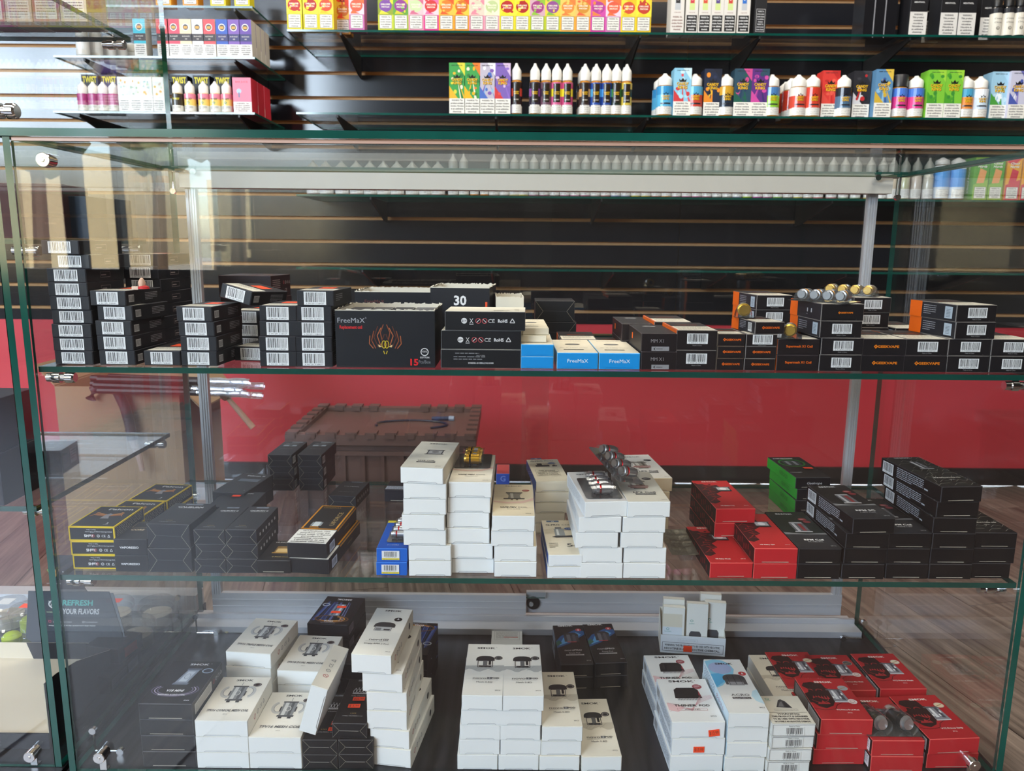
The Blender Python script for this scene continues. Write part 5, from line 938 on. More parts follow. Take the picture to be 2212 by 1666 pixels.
# ================================================================== THINGS HANGING ABOUT THE CASE
def coilpart(parent, loc, rot, L=.018, r=.0055, ring='#b3232b', body='#b4b7bd', accent='#b4b7bd', dark=False):
    b = MB(); c2 = '#1c1c1f' if dark else body
    b.lathe([(0, 0), (r * .75, 0), (r * .8, L * .12), (r, L * .14), (r, L * .3), (r * .86, L * .31), (r * .86, L * .38), (r, L * .4), (r, L * .86), (r * .8, L * .88), (r * .8, L), (r * .45, L), (r * .4, L * .8), (0, L * .8)], 18,
            cols=[accent, accent, accent, c2, ring, ring, ring, c2, accent, accent, accent, '#44464a', '#2a2a2c'], axis='x')
    for s in (-1, 1): b.box(L * .5, L * .72, -r * .25, r * .25, s * r * 1.005 - .0002, s * r * 1.005 + .0002, '#c4c7cc')
    return ob('coil', b.mesh('coil', METAL if not dark else METAL, smooth=True), parent, loc, rot=rot)
def blister(loc, rot, n, label, pitch=.0165, L=.020, r=.0062, ring='#b3232b', body='#b4b7bd', acc='#b4b7bd', w=.046, d=None, film=None, dark=False):
    d = d or n * pitch + .012; o = ob('blister_pack', None, None, loc, rot=rot); tag(o, label, 'blister pack', 'clear blister packs of coils')
    b = MB(); q = []
    for cx, cy, a0 in ((w / 2 - .004, d / 2 - .004, 0), (-w / 2 + .004, d / 2 - .004, 90), (-w / 2 + .004, -d / 2 + .004, 180), (w / 2 - .004, -d / 2 + .004, 270)):
        for a in range(0, 91, 30): q.append((cx + .004 * math.cos(R(a0 + a)), cy + .004 * math.sin(R(a0 + a))))
    b.prism(q, 0, .0006); ob('backing_card', b.mesh('backing', film or SMOKEF), o)
    dm = MB()
    for i in range(n):
        y = -d / 2 + .006 + pitch * (i + .5); R_ = r * 1.25; prof = []
        for k in range(9):
            a = math.pi * k / 8; prof.append((y + R_ * math.cos(a), .0008 + (R_ * 1.5) * math.sin(a)))
        for (y0, z0), (y1, z1) in zip(prof, prof[1:]): dm.add([(-L * .62, y0, z0), (L * .62, y0, z0), (L * .62, y1, z1), (-L * .62, y1, z1)], [(0, 1, 2, 3)], '#fff')
        for s in (-1, 1): dm.add([(s * L * .62, yy, zz) for yy, zz in (prof if s < 0 else prof[::-1])], [tuple(range(9))], '#fff')
        coilpart(o, (-L / 2, y, r + .0012), (R(20 * i), 0, 0), L, r, ring, body, acc, dark)
    ob('plastic_dome', dm.mesh('dome', FILM), o); return o
def top_of(sub, lvl='topmost'):
    c = [o for o in C.objects if sub in o.get('label', '') and lvl in o.get('label', '')][0]; bpy.context.view_layer.update(); return c
# middle shelf
c = top_of('second white stack from the left'); L_ = c.location; blister((L_.x - .001, L_.y + .030, L_.z + .0216), (0, 0, R(-1)), 3, 'blister pack of three brass coils on the second white stack', ring='#1c1c1f', body='#d9a83a', acc='#e8c060', w=.050, d=.070, pitch=.018, L=.024, r=.0075)
c = top_of('topped by red-ringed'); L_ = c.location; blister((L_.x + .003, L_.y - .012, L_.z + .0216), (0, 0, R(4)), 4, 'blister pack of red-ringed coils lying flat on a white carton', pitch=.0185, L=.026, r=.0072, w=.048, d=.088)
blister((L_.x + .026, L_.y - .002, L_.z + .0505), (R(20), R(14), R(30)), 4, 'blister pack of red-ringed coils tipped over the flat one', pitch=.0175, L=.026, r=.0068, w=.046, d=.082)
c = top_of('blue carton with a barcode label'); L_ = c.location; blister((L_.x + .006, L_.y + .006, L_.z + .0192), (0, 0, R(-2)), 4, 'blister pack of small coils on the blue cartons', pitch=.0165, L=.020, r=.0052, w=.030, d=.076)
# foil side of a blister lying on the shelf
f = ob('blister_pack', None, None, atZ(1472, 1190, ZM) + Vector((0, 0, .0130)), rot=(R(3), 0, R(4))); f.location.y += .004
tag(f, 'foil-backed blister pack lying face down on the glass left of the red cartons', 'blister pack', 'clear blister packs of coils')
FOIL = mat('crinkled_foil', '#7d7b70', .38, .7, bump=1.0, bscale=140)
b = MB(); nx, ny = 16, 22; vs = []
for j in range(ny + 1):
    for i in range(nx + 1):
        u, v = i / nx - .5, j / ny - .5; k = max(0, 1 - abs(u) * 2.6) * abs(math.sin(v * math.pi * 4.2)) ** .6
        vs.append((u * .050, v * .086, -.0022 * k + rnd.uniform(-.0002, .0002)))
b.add(vs, [(j * (nx + 1) + i, j * (nx + 1) + i + 1, (j + 1) * (nx + 1) + i + 1, (j + 1) * (nx + 1) + i) for j in range(ny) for i in range(nx)], '#fff')
ob('foil', b.mesh('foil', FOIL), f)
dm = MB()
for i in range(4): dm.lathe([(.007, -.012), (.0085, -.006), (.009, -.0005)], 14, ctr=(0, -.030 + i * .020, 0), axis='z'); dm.box(-.011, .011, -.037 + i * .02, -.023 + i * .02, -.0118, -.003)
ob('plastic_dome', dm.mesh('dome2', FILM), f)
# base board
c = top_of('under the clear blister pack'); L_ = c.location
o = blister((L_.x - .0005, L_.y - .014, L_.z + .0242), (R(0), 0, R(0)), 2, 'blister pack of two large black and steel coils on a red carton', film=SMOKEF, w=.078, d=.060, L=.0001, r=.0001, pitch=.0001)
for ch in list(o.children):
    if ch.name.startswith(('coil', 'plastic_dome')): bpy.data.objects.remove(ch)
for s in (-1, 1):
    cc = coilpart(o, (s * .018 + .004, -.020, .012), (0, R(12), R(104)), .038, .0105, ring='#1a1a1c', body='#2a2a2d', accent='#d9dadd')
    dm = MB(); pr = [(.0125, -.006), (.0135, .01), (.0135, .036), (.008, .044), (0, .045)]; dm.lathe(pr, 18, axis='y'); dd = ob('plastic_dome', dm.mesh('dome3', FILM, smooth=True), o, (s * .018 + .002, -.022, .012), rot=(R(-6), 0, R(12)))
# upper shelf blisters
c = top_of('four-high stack carrying a blister pack'); L_ = c.location
blister((L_.x - .008, L_.y - .012, L_.z + .0218), (0, 0, R(46)), 4, 'blister pack of steel coils on the orange-ended four-high stack', pitch=.0165, L=.026, r=.0068, ring='#b9854a', w=.046, d=.078)
c = top_of('rear stack under the brass blister pack'); L_ = c.location
blister((L_.x - .014, L_.y - .004, L_.z + .0218), (0, 0, R(50)), 4, 'blister pack of brass coils on the rear black stack', pitch=.0175, L=.026, r=.0068, ring='#b9854a', body='#d9cdb0', acc='#d8b060', w=.046, d=.085)
c = top_of('orange words and a thin orange side'); L_ = c.location
blister((L_.x - .010, L_.y - .026, L_.z + .0208), (0, 0, R(70)), 1, 'blister pack with one brass and steel coil on the orange-worded cartons', pitch=.017, L=.028, r=.0080, ring='#1c1c1f', body='#cfcabc', acc='#d9b24a', w=.050, d=.040)
c = top_of('black carton with an orange rear end', ''); L_ = c.location
blister((L_.x - .012, L_.y + .022, L_.z + .0160), (0, 0, R(80)), 1, 'small domed blister with one coil on the crooked orange-ended carton', pitch=.016, L=.016, r=.0085, ring='#b9854a', body='#cfcabc', acc='#d9b24a', w=.030, d=.026)
# red and cream toy-like scrap
c = top_of('five-high second stack from the left'); L_ = c.location
b = MB(); b.lathe([(0, 0), (.007, .001), (.006, .004), (0, .006)], 10, '#c8262a', (0, 0, 0)); b.lathe([(.004, .004), (.0045, .009), (.002, .014), (0, .015)], 10, '#e0b8a0', (-.002, 0, 0)); b.box(-.014, -.006, -.003, .003, 0, .004, '#e8c8b4')
tag(ob('torn_scrap', b.mesh('scrap', PAPER, smooth=True), None, (L_.x + .032, L_.y - .02, L_.z + .0188)), 'small red and pink scrap on top of the second black stack', 'scrap')
# counter display box of pod cartons
K('pod_carton', 37, 12, 88, '#eceae2', '#c9c8c0', flap=None, faces={'left': '#e0dac8'}, art={'front': lambda D: D.ring(9, 56, 2.6, 2.2, .7, '#3a9a88').text('SUORIN', 9, 51, 2, '#3a9a88', tw=9).poly([(5, 16), (26, 16), (26, 32), (23, 37), (8, 37), (5, 32)], '#4a4b50').rect(6, 20, 19, 3, '#5c5d62')})
K('pod_carton_b', 38, 12, 80, '#eceae2', '#c9c8c0', flap=None, faces={'left': '#e0dac8'}, art={'front': lambda D: D.rect(0, 44, 34, 24, '#ded6c2').rect(0, 0, 34, 44, '#d9e0e6').ring(9, 40, 2.6, 2.2, .7, '#3a9a88').text('SUORIN', 9, 35.5, 2, '#3a9a88', tw=12).poly([(5, 10), (28, 10), (28, 22), (25, 26), (9, 26), (5, 22)], '#2e2f33')})
tl, tr = atY(1419, 1361, 1.235), atY(1557, 1372, 1.215)
tray = ob('display_tray', None, None, (atZ(1487, 1386, ZD).x, min(atZ(1487, 1386, ZD).y + .028, 1.283), ZD + .0003), R(-7)); tag(tray, 'white countertop tray with a nicotine warning panel holding pod cartons', 'tray')
b = MB(); w, d = .112, .056; b.box(-w / 2, w / 2, -d / 2, d / 2, 0, .001, '#e6e6e2'); b.box(-w / 2, w / 2, -d / 2, -d / 2 + .001, .001, .034, '#dfe3e6'); b.box(-w / 2, w / 2, d / 2 - .001, d / 2, .001, .060, '#e6e2d6')
for s in (-1, 1): x = s * (w / 2 - .0005); b.prism([(0, 0)], 0, 0) if 0 else b.add([(x, -d / 2 + .001, .001), (x, d / 2 - .001, .001), (x, d / 2 - .001, .06), (x, -d / 2 + .001, .034)], [(0, 1, 2, 3)], '#e6e2d6')
ob('tray_body', b.mesh('tray', CARD), tray)
D = Draw(112, 34); D.frame(3, 4, 106, 17, .7, '#26262a').para(5, 6, 100, 13, ['WARNING: THIS PRODUCT IS TO BE USED WITH NICOTINE.', 'NICOTINE IS AN ADDICTIVE CHEMICAL.'], '#4a4a4e').frame(30, 24, 34, 5, .3, '#a9b4b8').text('Suorin Air Cartridge', 47, 26.5, 2, '#a9b4b8', tw=28).rect(40, 4, 15, 12, '#ff4a1c')
a = MB(); D.build(a, faces_fn(w, d, .034)['front']); ob('warning_panel', a.mesh('panel', CARD), tray)
for i, (kx, dx, dy, rz, tilt, lab) in enumerate((('pod_carton_b', -.034, -.017, -7, 4, 'half-blue one at the left front'), ('pod_carton', .007, -.014, -6, 4, 'one in the middle front'), ('pod_carton', .039, -.002, -9, 2, 'rightmost one at the front'), ('pod_carton_b', -.033, .004, -7, 3, 'left one in the back row'), ('pod_carton', .033, .016, -8, 3, 'right one in the back row'))):
    x, y = dx * math.cos(R(-7)) - dy * math.sin(R(-7)), dx * math.sin(R(-7)) + dy * math.cos(R(-7))
    put(kx, (tray.location.x + x, tray.location.y + y, ZD + .0018 + (.006 if i > 2 else 0)), 0, 'white pod carton standing in the warning tray, ' + lab, 'pod cartons in the warning tray', rot=(R(-tilt), 0, R(rz)))
# small things at the back of the base board
s = ob('slide_packet', MB().box(-.03, .03, -.009, .009, 0, .002, '#d9cfa8').box(-.028, .028, -.007, .007, .002, .003, '#efe8cc').mesh('slide', PAPER), None, atZ(512, 1352, ZD) + Vector((0, 0, .0004)), R(58)); tag(s, 'cream packet lying at the rear left of the base board', 'packet')
s = ob('clear_sleeve', MB().box(-.028, .028, -.011, .011, 0, .003).mesh('sleeve', FILM), None, atZ(492, 1344, ZD) + Vector((-.006, .006, .0045)), R(-40)); tag(s, 'clear plastic sleeve resting across the cream packet', 'sleeve')
ob('paper_insert', MB().box(-.026, .026, -.008, .008, .0008, .0016, '#e4e4dc').mesh('ins', PAPER), s)
b = MB(); b.lathe([(.0035, -.002), (.0065, -.002), (.0065, .002), (.0035, .002), (.0035, -.002)], 18, ctr=(0, 0, .002)); b.box(-.030, -.005, -.0015, .0015, .001, .003)
s = ob('eye_bolt', b.mesh('eyebolt', CHROME, smooth=True), None, atZ(460, 1366, ZD) + Vector((0, 0, .0003)), R(12)); tag(s, 'small steel ring bolt lying left of the cream packet', 'bolt')

# ================================================================== BEHIND THE COUNTER
TOTE = mat('brown_plastic', '#57403b', .42, bump=.1, bscale=120)
tote = ob('storage_tote', None, None, (-.34, 2.12, 0.0005)); tag(tote, 'dark brown plastic tote with a notched lid on the floor behind the counter', 'tote')
b = MB(); w, d, h = .235, .165, .33
bq = [(-w + .01, -d + .01), (w - .01, -d + .01), (w - .01, d - .01), (-w + .01, d - .01)]; tq = [(-w, -d), (w, -d), (w, d), (-w, d)]; n = 4
b.add([(*p, 0) for p in bq] + [(*p, h) for p in tq], [(i, (i + 1) % 4, 4 + (i + 1) % 4, 4 + i) for i in range(4)] + [(3, 2, 1, 0)], '#fff')
for i in range(9): x = -w + .03 + i * .051; b.box(x, x + .008, -d - .006, -d + .004, .03, h - .02)
b.box(-w - .008, w + .008, -d - .008, d + .008, h - .03, h - .018); ob('tote_body', b.mesh('tote', TOTE), tote)
b = MB(); b.box(-w, w, -d, d, h + .010, h + .016)
for y0, y1 in ((-d - .018, -d + .012), (d - .012, d + .018)):
    b.box(-w - .012, w + .012, y0, y1, h + .0006, h + .028)
for x0, x1 in ((-w - .012, -w + .018), (w - .018, w + .012)): b.box(x0, x1, -d - .0, d + .0, h + .0006, h + .028)
ob('lid', b.mesh('lid', TOTE), tote)
for i in range(10):
    x = -w + .005 + i * .0515
    for sy in (-1, 1):
        if abs(x) < .03 and sy > 0: continue
        ob('lid_notch', MB().box(x - .015, x + .015, -.017, .017, 0, .006).box(x - .010, x + .010, -.0195, -.017, -.010, .004).mesh('notch', TOTE), tote, (0, sy * (d + .002), h + .0285))
for i in range(5):
    for sx in (-1, 1): ob('lid_notch', MB().box(-.014, .014, -.016, .016, 0, .006).mesh('notch2', TOTE), tote, (sx * (w - .001), -d + .055 + i * .055, h + .0285))
b = MB(); pts = [(.06 + .10 * math.cos(a) * 1.0, -.02 + .05 * math.sin(a), 0) for a in [R(x) for x in range(200, -60, -15)]]
b.tube(pts, .003, '#1c1f33'); b.tube([(.11, .045, .002), (.16, .045, .003)], .006, '#2b3350'); b.tube([(.16, .045, .003), (.175, .042, .003)], .0075, '#8a94a8')
s = ob('short_cable', b.mesh('cable', PLAS, smooth=True), None, (-.34, 2.12, .3505)); s.location.z = .0005 + .33 + .0195; tag(s, 'short dark looped cable with a plug on the tote lid', 'cable')
# cardboard box with a bundle of tubes
CB = mat('corrugated_card', '#a58a6e', .8, noise=.08, nscale=12, bump=.2, bscale=200)
box = ob('cardboard_box', None, None, (-1.0, 2.05, .0005), R(1)); tag(box, 'open brown cardboard box on the floor behind the left end', 'box')
b = MB(); w, d, h, t = .155, .14, .485, .004
b.box(-w, w, -d, -d + t, 0, h); b.box(-w, w, d - t, d, 0, h); b.box(-w, -w + t, -d + t, d - t, 0, h); b.box(w - t, w, -d + t, d - t, 0, h); b.box(-w + t, w - t, -d + t, d - t, 0, t)
ob('box_body', b.mesh('cbox', CB), box)
for nm, vs in (('flap', [(-w, d, h), (w, d, h), (w - .01, d + .05, h + .09), (-w + .01, d + .05, h + .09)]), ('flap', [(w, -d, h), (w, d, h), (w + .05, d - .01, h - .06), (w + .05, -d + .01, h - .06)]), ('flap', [(-w, d, h), (-w, -d, h), (-w - .05, -d + .01, h + .05), (-w - .05, d - .01, h + .05)])):
    q = MB(); q.add(vs, [(0, 1, 2, 3)], '#fff'); off = [(x, y, z + .004) for x, y, z in vs]; q.add(off, [(0, 1, 2, 3)], '#fff')
    for i in range(4): j = (i + 1) % 4; q.add([vs[i], vs[j], off[j], off[i]], [(0, 1, 2, 3)], '#fff')
    ob(nm, q.mesh('flap', CB), box)
hose = MB(); HP = [tuple(atY(px, py, 1.892)) for px, py in ((196, 862), (203, 842), (216, 829), (236, 829), (255, 848), (270, 880), (280, 915), (286, 950))]
hose.tube(HP, .0125, '#4a3a42', 12)
hose.tube([HP[-1], tuple(atY(300, 985, 1.885)), tuple(atY(308, 1018, 1.88))], [.009, .008, .006], '#b8a098', 10)
s = ob('dark_hose', hose.mesh('hose', PLAS, smooth=True), None, (0, 0, 0)); tag(s, 'dark flexible hose looping down in front of the cardboard box', 'hose')
GL2 = glassmat('pale_glass', '#e6e6ea', rough=.05, refl=3, haze=.10)
for i in range(9):
    r = random.Random(i); y = 1.845 + (i % 3) * .020; z0 = .488 + (i // 3) * .014; a = R(-4 + r.uniform(-3, 3)); x0 = -1.04 + r.uniform(0, .04); L = .36 + r.uniform(-.03, .05)
    o = ob('water_pipe', None, None, (x0, y, z0), rot=(0, R(-1) * 0 - a * .3, 0)); tag(o, 'dark sleeved glass tube pointing right above the cardboard box, %s in the bundle' % nth(i + 1), 'tube', 'bundle of glass tubes')
    ob('sleeve', MB().tube([(0, 0, 0), (L * .66, 0, 0)], .0075, '#241a1e', 8).mesh('slv', PLAS, smooth=True), o)
    q = MB(); q.lathe([(.006, L * .66), (.0075, L * .7), (.006, L * .74), (.008, L * .8), (.006, L * .85), (.0085, L * .92), (.0085, L), (.006, L)], 10, axis='x'); ob('glass_tip', q.mesh('tip', GL2, smooth=True), o)
for i, (x, y, z, rx) in enumerate(((-.70, 1.90, .42, 52), (-1.38, 2.2, .5, -48), (-1.30, 2.1, .53, -62))):
    o = ob('wooden_pipe', MB().tube([(0, 0, 0), (.0, 0, .10)], [.008, .006], '#a5806c', 10).lathe([(.010, .095), (.013, .10), (.013, .125), (.009, .13)], 12, '#7a4a3a').mesh('wp', PLAS, smooth=True), None, (x, y, z), rot=(0, R(rx + (180 if i == 0 else 180)), 0)) if i == 0 else None
    if o: o.rotation_euler = (0, R(-38), 0); o.location = (-.655, 1.90, .385); tag(o, 'short tan tube end hanging below the glass tube bundle', 'tube')

# ================================================================== LEFT TOWER CONTENTS
K('brown_case', 150, 95, 78, '#4a2420', '#6a3a34', flap=None, art={'front': lambda D: D.text('SWAG', 130, 22, 3, '#77504c', tw=16)})
K('blue_case', 62, 140, 62, '#1e2733', '#3a4654', flap=None, art={'front': lambda D: D.text('SWAG PX80', 32, 26, 2.6, '#55606c', tw=16)})
p = atZ(20, 1, .851)
put('brown_case', (-.738, 1.19, .8513), 2, 'large brown carton on the tower shelf at the upper left', 'cartons in the glass tower', rot=(0, 0, R(8)))
K('side_case', 42, 120, 62, '#2a3a4e', '#4a5a6a', flap=None, faces={'right': '#26323f'}, art={'right': lambda D: D.text('SWAG PX80', 60, 24, 2.6, '#55606c', tw=22)})
put('side_case', (-.650, 1.232, .8513), -4, 'dark blue-grey carton beside the large brown one in the tower', 'cartons in the glass tower')
K('shrink', 84, 62, 36, '#4a3a42', '#8a7a84', faces={'top': '#77727a'}, flap=None, art={'front': lambda D: D.poly([(0, 36), (84, 36), (84, 26), (70, 18), (30, 14), (0, 20)], '#5a4a52'), 'right': lambda D: D.rect(6, 6, 22, 20, '#6a5a62').rect(32, 8, 22, 22, '#8a7a82').small(34, 26, 18, 4, 4, '#4a3a42'), 'top': lambda D: D.rect(8, 20, 60, 3, '#a9a6ae').rect(12, 34, 50, 2, '#8a868e')})
o = put('shrink', (-.715, 1.13, .5053), 8, 'shrink-wrapped dark carton on the middle tower shelf', 'cartons in the glass tower')
ob('plastic_wrap', MB().box(-.0445, .0435, -.0330, .0325, -.0001, .0375).mesh('wrap', FILM), o)
K('tower_black', 100, 90, 70, '#2a2830', '#4a4854', flap=None, art={'front': lambda D: D.frame(74, 26, 8, 8, .6, '#a99c8a').text('18', 78, 30, 4, '#a99c8a').line([(88, 36), (94, 36)], .6, '#a99c8a').frame(84, 28, 9, 12, .3, '#6a6058')})
put('tower_black', (-.715, 1.01, .5053), 0, 'black carton at the left edge of the middle tower shelf, lower one', 'cartons in the glass tower'); put('tower_black', (-.718, 1.011, .5757), 0, 'black carton at the left edge of the middle tower shelf, upper one', 'cartons in the glass tower')
for i in range(5):
    K('tw%d' % i, 40, 60, 80, ('#c9b8a0', '#8a3a34', '#b9a890', '#9a4a3c', '#d0c4b0')[i], '#e0d8c8', flap=None, art={'front': lambda D: D.rect(4, 4, 32, 26, '#d9d0c0').small(6, 26, 28, 6, 4, '#77706a').ell(20, 56, 12, 12, '#b04a38')})
    put('tw%d' % i, (-.665 - i * .0425, 1.272 + i * .002, 1.1733), 0, 'pale and red carton on the highest tower shelf, %s from the right' % nth(i + 1), 'cartons on the highest tower shelf')
b = MB(); b.lathe([(0, 0), (.028, 0), (.030, .004), (.030, .030), (.028, .034)], 20); b.lathe([(.031, .034), (.033, .035), (.033, .044), (.030, .048), (0, .048)], 20)
jar = b.mesh('jar', FILM, smooth=True)
cont = MB().lathe([(0, .002), (.026, .002), (.026, .024), (0, .024)], 16, '#c9c2b2').mesh('cont', PLAS, smooth=True); contg = MB().lathe([(0, .002), (.016, .002), (.016, .020), (.011, .026), (0, .03)], 16, '#b6d21e').mesh('contg', PLAS, smooth=True)
for i, (px, py, cc, st, lab) in enumerate(((285, 1362, cont, 1, 'with an orange price sticker on its lid'), (326, 1402, cont, 0, 'in front of the stickered one'), (388, 1372, cont, 0, 'beside the rear bracket'), (22, 1352, cont, 0, 'at the left edge of the picture'), (28, 1398, contg, 0, 'with lime green contents'), (66, 1362, contg, 1, 'half hidden by the dark display stand'))):
    q = atZ(px, py, ZD); j = ob('clear_jar', jar, None, ((-.740, -.664, -.664)[i] if i < 3 else min(q.x, -.83), (1.345, 1.268, 1.348)[i] if i < 3 else min(q.y, 1.36), ZD + .0005)); ob('contents', cc, j); tag(j, 'round clear plastic jar in the tower, ' + lab, 'jar', 'clear jars in the tower')
    if st: ob('price_sticker', MB().box(-.012, .012, -.008, .008, .0485, .0488, '#ff4a1c').mesh('stk', PAPER), j)
    if i in (3,): ob('lid_label', MB().box(-.014, .010, -.012, .012, .0485, .0488, '#cdd2da').mesh('ll', PAPER), j)
K('fmx_small', 62, 58, 26, '#1c1c22', '#44444c', flap=None, art={'top': lambda D: D.text('FreeMaX', 30, 40, 5, '#8a8a92', tw=34), 'right': lambda D: D.rect(14, 4, 30, 17, '#d03a2a')})
K('dark_long', 46, 96, 30, '#24262e', '#3a3c46', flap=None, art={'right': lambda D: D.rect(6, 6, 44, 16, '#4a4c56').rect(54, 6, 30, 16, '#565a66').small(8, 19, 40, 5, 3, '#2c2e36')})
q = atZ(285, 1440, ZD); put('dark_long', (-.655, 1.165, ZD + .0003), -3, 'long dark carton in the tower beside the display stand, lower one', 'dark cartons in the tower')
put('fmx_small', (-.662, 1.19, ZD + .0307), -12, 'black carton with an orange price sticker on its side in the tower', 'dark cartons in the tower')
# dark display stand with cut-out header
std = ob('display_stand', None, None, (-.742, 1.045, ZD + .0005)); tag(std, 'dark cardboard display stand reading refresh your flavors in the tower', 'display stand')
DK = '#3d444f'
def slab(name, poly, y, t, col, back='#2a2e36', parent=std, z=0, tilt=0):
    b = MB(); n = len(poly); b.add([(x, y, zz) for x, zz in poly], [tuple(range(n))], col); b.add([(x, y + t, zz) for x, zz in poly], [tuple(range(n - 1, -1, -1))], back)
    for i in range(n): a, c = poly[i], poly[(i + 1) % n]; b.add([(a[0], y, a[1]), (a[0], y + t, a[1]), (c[0], y + t, c[1]), (c[0], y, c[1])], [(3, 2, 1, 0)], back)
    return ob(name, b.mesh(name, CARD), parent)
hp = [(-.060, .098), (-.050, .090), (.082, .090), (.092, .098), (.092, .118), (.076, .218), (.040, .218), (.036, .226), (.034, .300), (-.014, .300), (-.018, .226), (-.022, .218), (-.058, .218), (-.070, .118), (-.070, .108)]
zm = lambda z: .045 + (z - .098) * .775
HY = .150
slab('header', [(x, zm(z)) for x, z in hp], HY, .0012, DK); slab('header_flap', [(-.060, .018), (-.052, .012), (.078, .012), (.088, .020), (.091, .046), (-.069, .046)], HY - .003, .0012, '#23242b')
D = Draw(100, 100); D.text('REFRESH', 22, 192, 12, '#58c8c0', tw=54, bold=True, al='l', sh=.15); D.p[-1] = ([(x, y) for x, y in D.p[-1][0]], D.p[-1][1], '#58c8c0')
D.text('YOUR FLAVORS', 20, 172, 12, '#e4e6ea', tw=66, bold=True, al='l', sh=.15).text('TEA FIBER & COTTON', 4, 170, 2.4, '#b9d0b0', tw=24, bold=True)
D.ring(5, 188, 8, 9, 2, '#dfe2e6', a0=90, a1=260).ring(5, 188, 8, 9, 2, '#6aa04a', a0=-90, a1=60).ring(5, 184, 4.5, 5, 1.4, '#dfe2e6').line([(5, 196), (8, 188), (5, 182)], 1, '#6aa04a').line([(-2, 196), (2, 190)], 1, '#dfe2e6')
D.frame(-6, 146, 5, 5, .8, '#c85a7a').text('@freemaxvape', 2, 148, 3.6, '#d0d4da', tw=34, al='l').text('@freemaxtech', 54, 148, 3.6, '#d0d4da', tw=28, al='l').text('FOLLOW US FOR MORE GIVEAWAYS AND NEWS', 36, 139, 2.6, '#e4e6ea', tw=84, bold=True)
D.poly([(0, 268), (24, 268), (12, 244)], '#7ab8c8').poly([(0, 268), (8, 268), (12, 244)], '#a8c87a').poly([(16, 268), (24, 268), (12, 244)], '#d8a86a').line([(0, 268), (12, 256), (24, 268)], .7, '#3d444f').text('5MM TANK', 11, 236, 3, '#d9dce2', tw=26).poly([(28, 264), (31, 263), (29, 260)], '#d9dce2').poly([(28, 254), (31, 251), (27, 251)], '#d9dce2')
a = MB(); D.build(a, lambda u, v, e: (-.024 + u * .93, HY - e, zm(v))); ob('printed_artwork', a.mesh('hdr_art', CARD), std)
slab('header_edge', [(.0765, zm(.214)), (.0925, zm(.118)), (.0925, zm(.098)), (.096, zm(.108)), (.094, zm(.130)), (.082, zm(.214))], HY + .001, .0012, '#6a717c')
CRM = '#d9cfbc'
ob('tray_floor', MB().box(-.17, .088, -.060, HY, .016, .0175, CRM).mesh('tray_floor', CARD), std)
ob('backboard', MB().box(-.17, .088, HY - .002, HY - .001, .0175, .046, CRM).mesh('backb', CARD), std)
b = MB(); sd = [(HY, .0), (-.060, .0), (-.060, .100), (-.030, .098), (.02, .088), (.07, .070), (.11, .055), (HY, .046)]; n = len(sd)
b.add([(.0885, y, z) for y, z in sd], [tuple(range(n - 1, -1, -1))], CRM); b.add([(.0897, y, z) for y, z in sd], [tuple(range(n))], '#17171b')
for i in range(n): a_, c_ = sd[i], sd[(i + 1) % n]; b.add([(.0885, *a_), (.0885, *c_), (.0897, *c_), (.0897, *a_)], [(0, 1, 2, 3)], '#c9bfa8')
ob('tray_side', b.mesh('tray_side', CARD), std)
b = MB(); b.box(-.17, .090, -.0625, -.0605, 0, .024, '#23242b'); ob('tray_front', b.mesh('tray_front', CARD), std)
D = Draw(100, 24); D.text('FreeMaX', 44, 14, 8, '#6a6c76', tw=44).text('www.freemaxvape.com', 46, 6, 2.6, '#5a5c66', tw=40); a = MB(); D.build(a, lambda u, v, e: (-.045 + u, -.0625 - e, v)); ob('printed_logo', a.mesh('tfl', CARD), std)
D = Draw(100, 100); D.text('TEMPERED GLASS', 0, 0, 2.4, '#8a7a66', tw=24); a = MB(); D.build(a, lambda u, v, e: (.045 - v, .03 + u, .0176 + e)); ob('fine_print', a.mesh('fp', CARD), std)

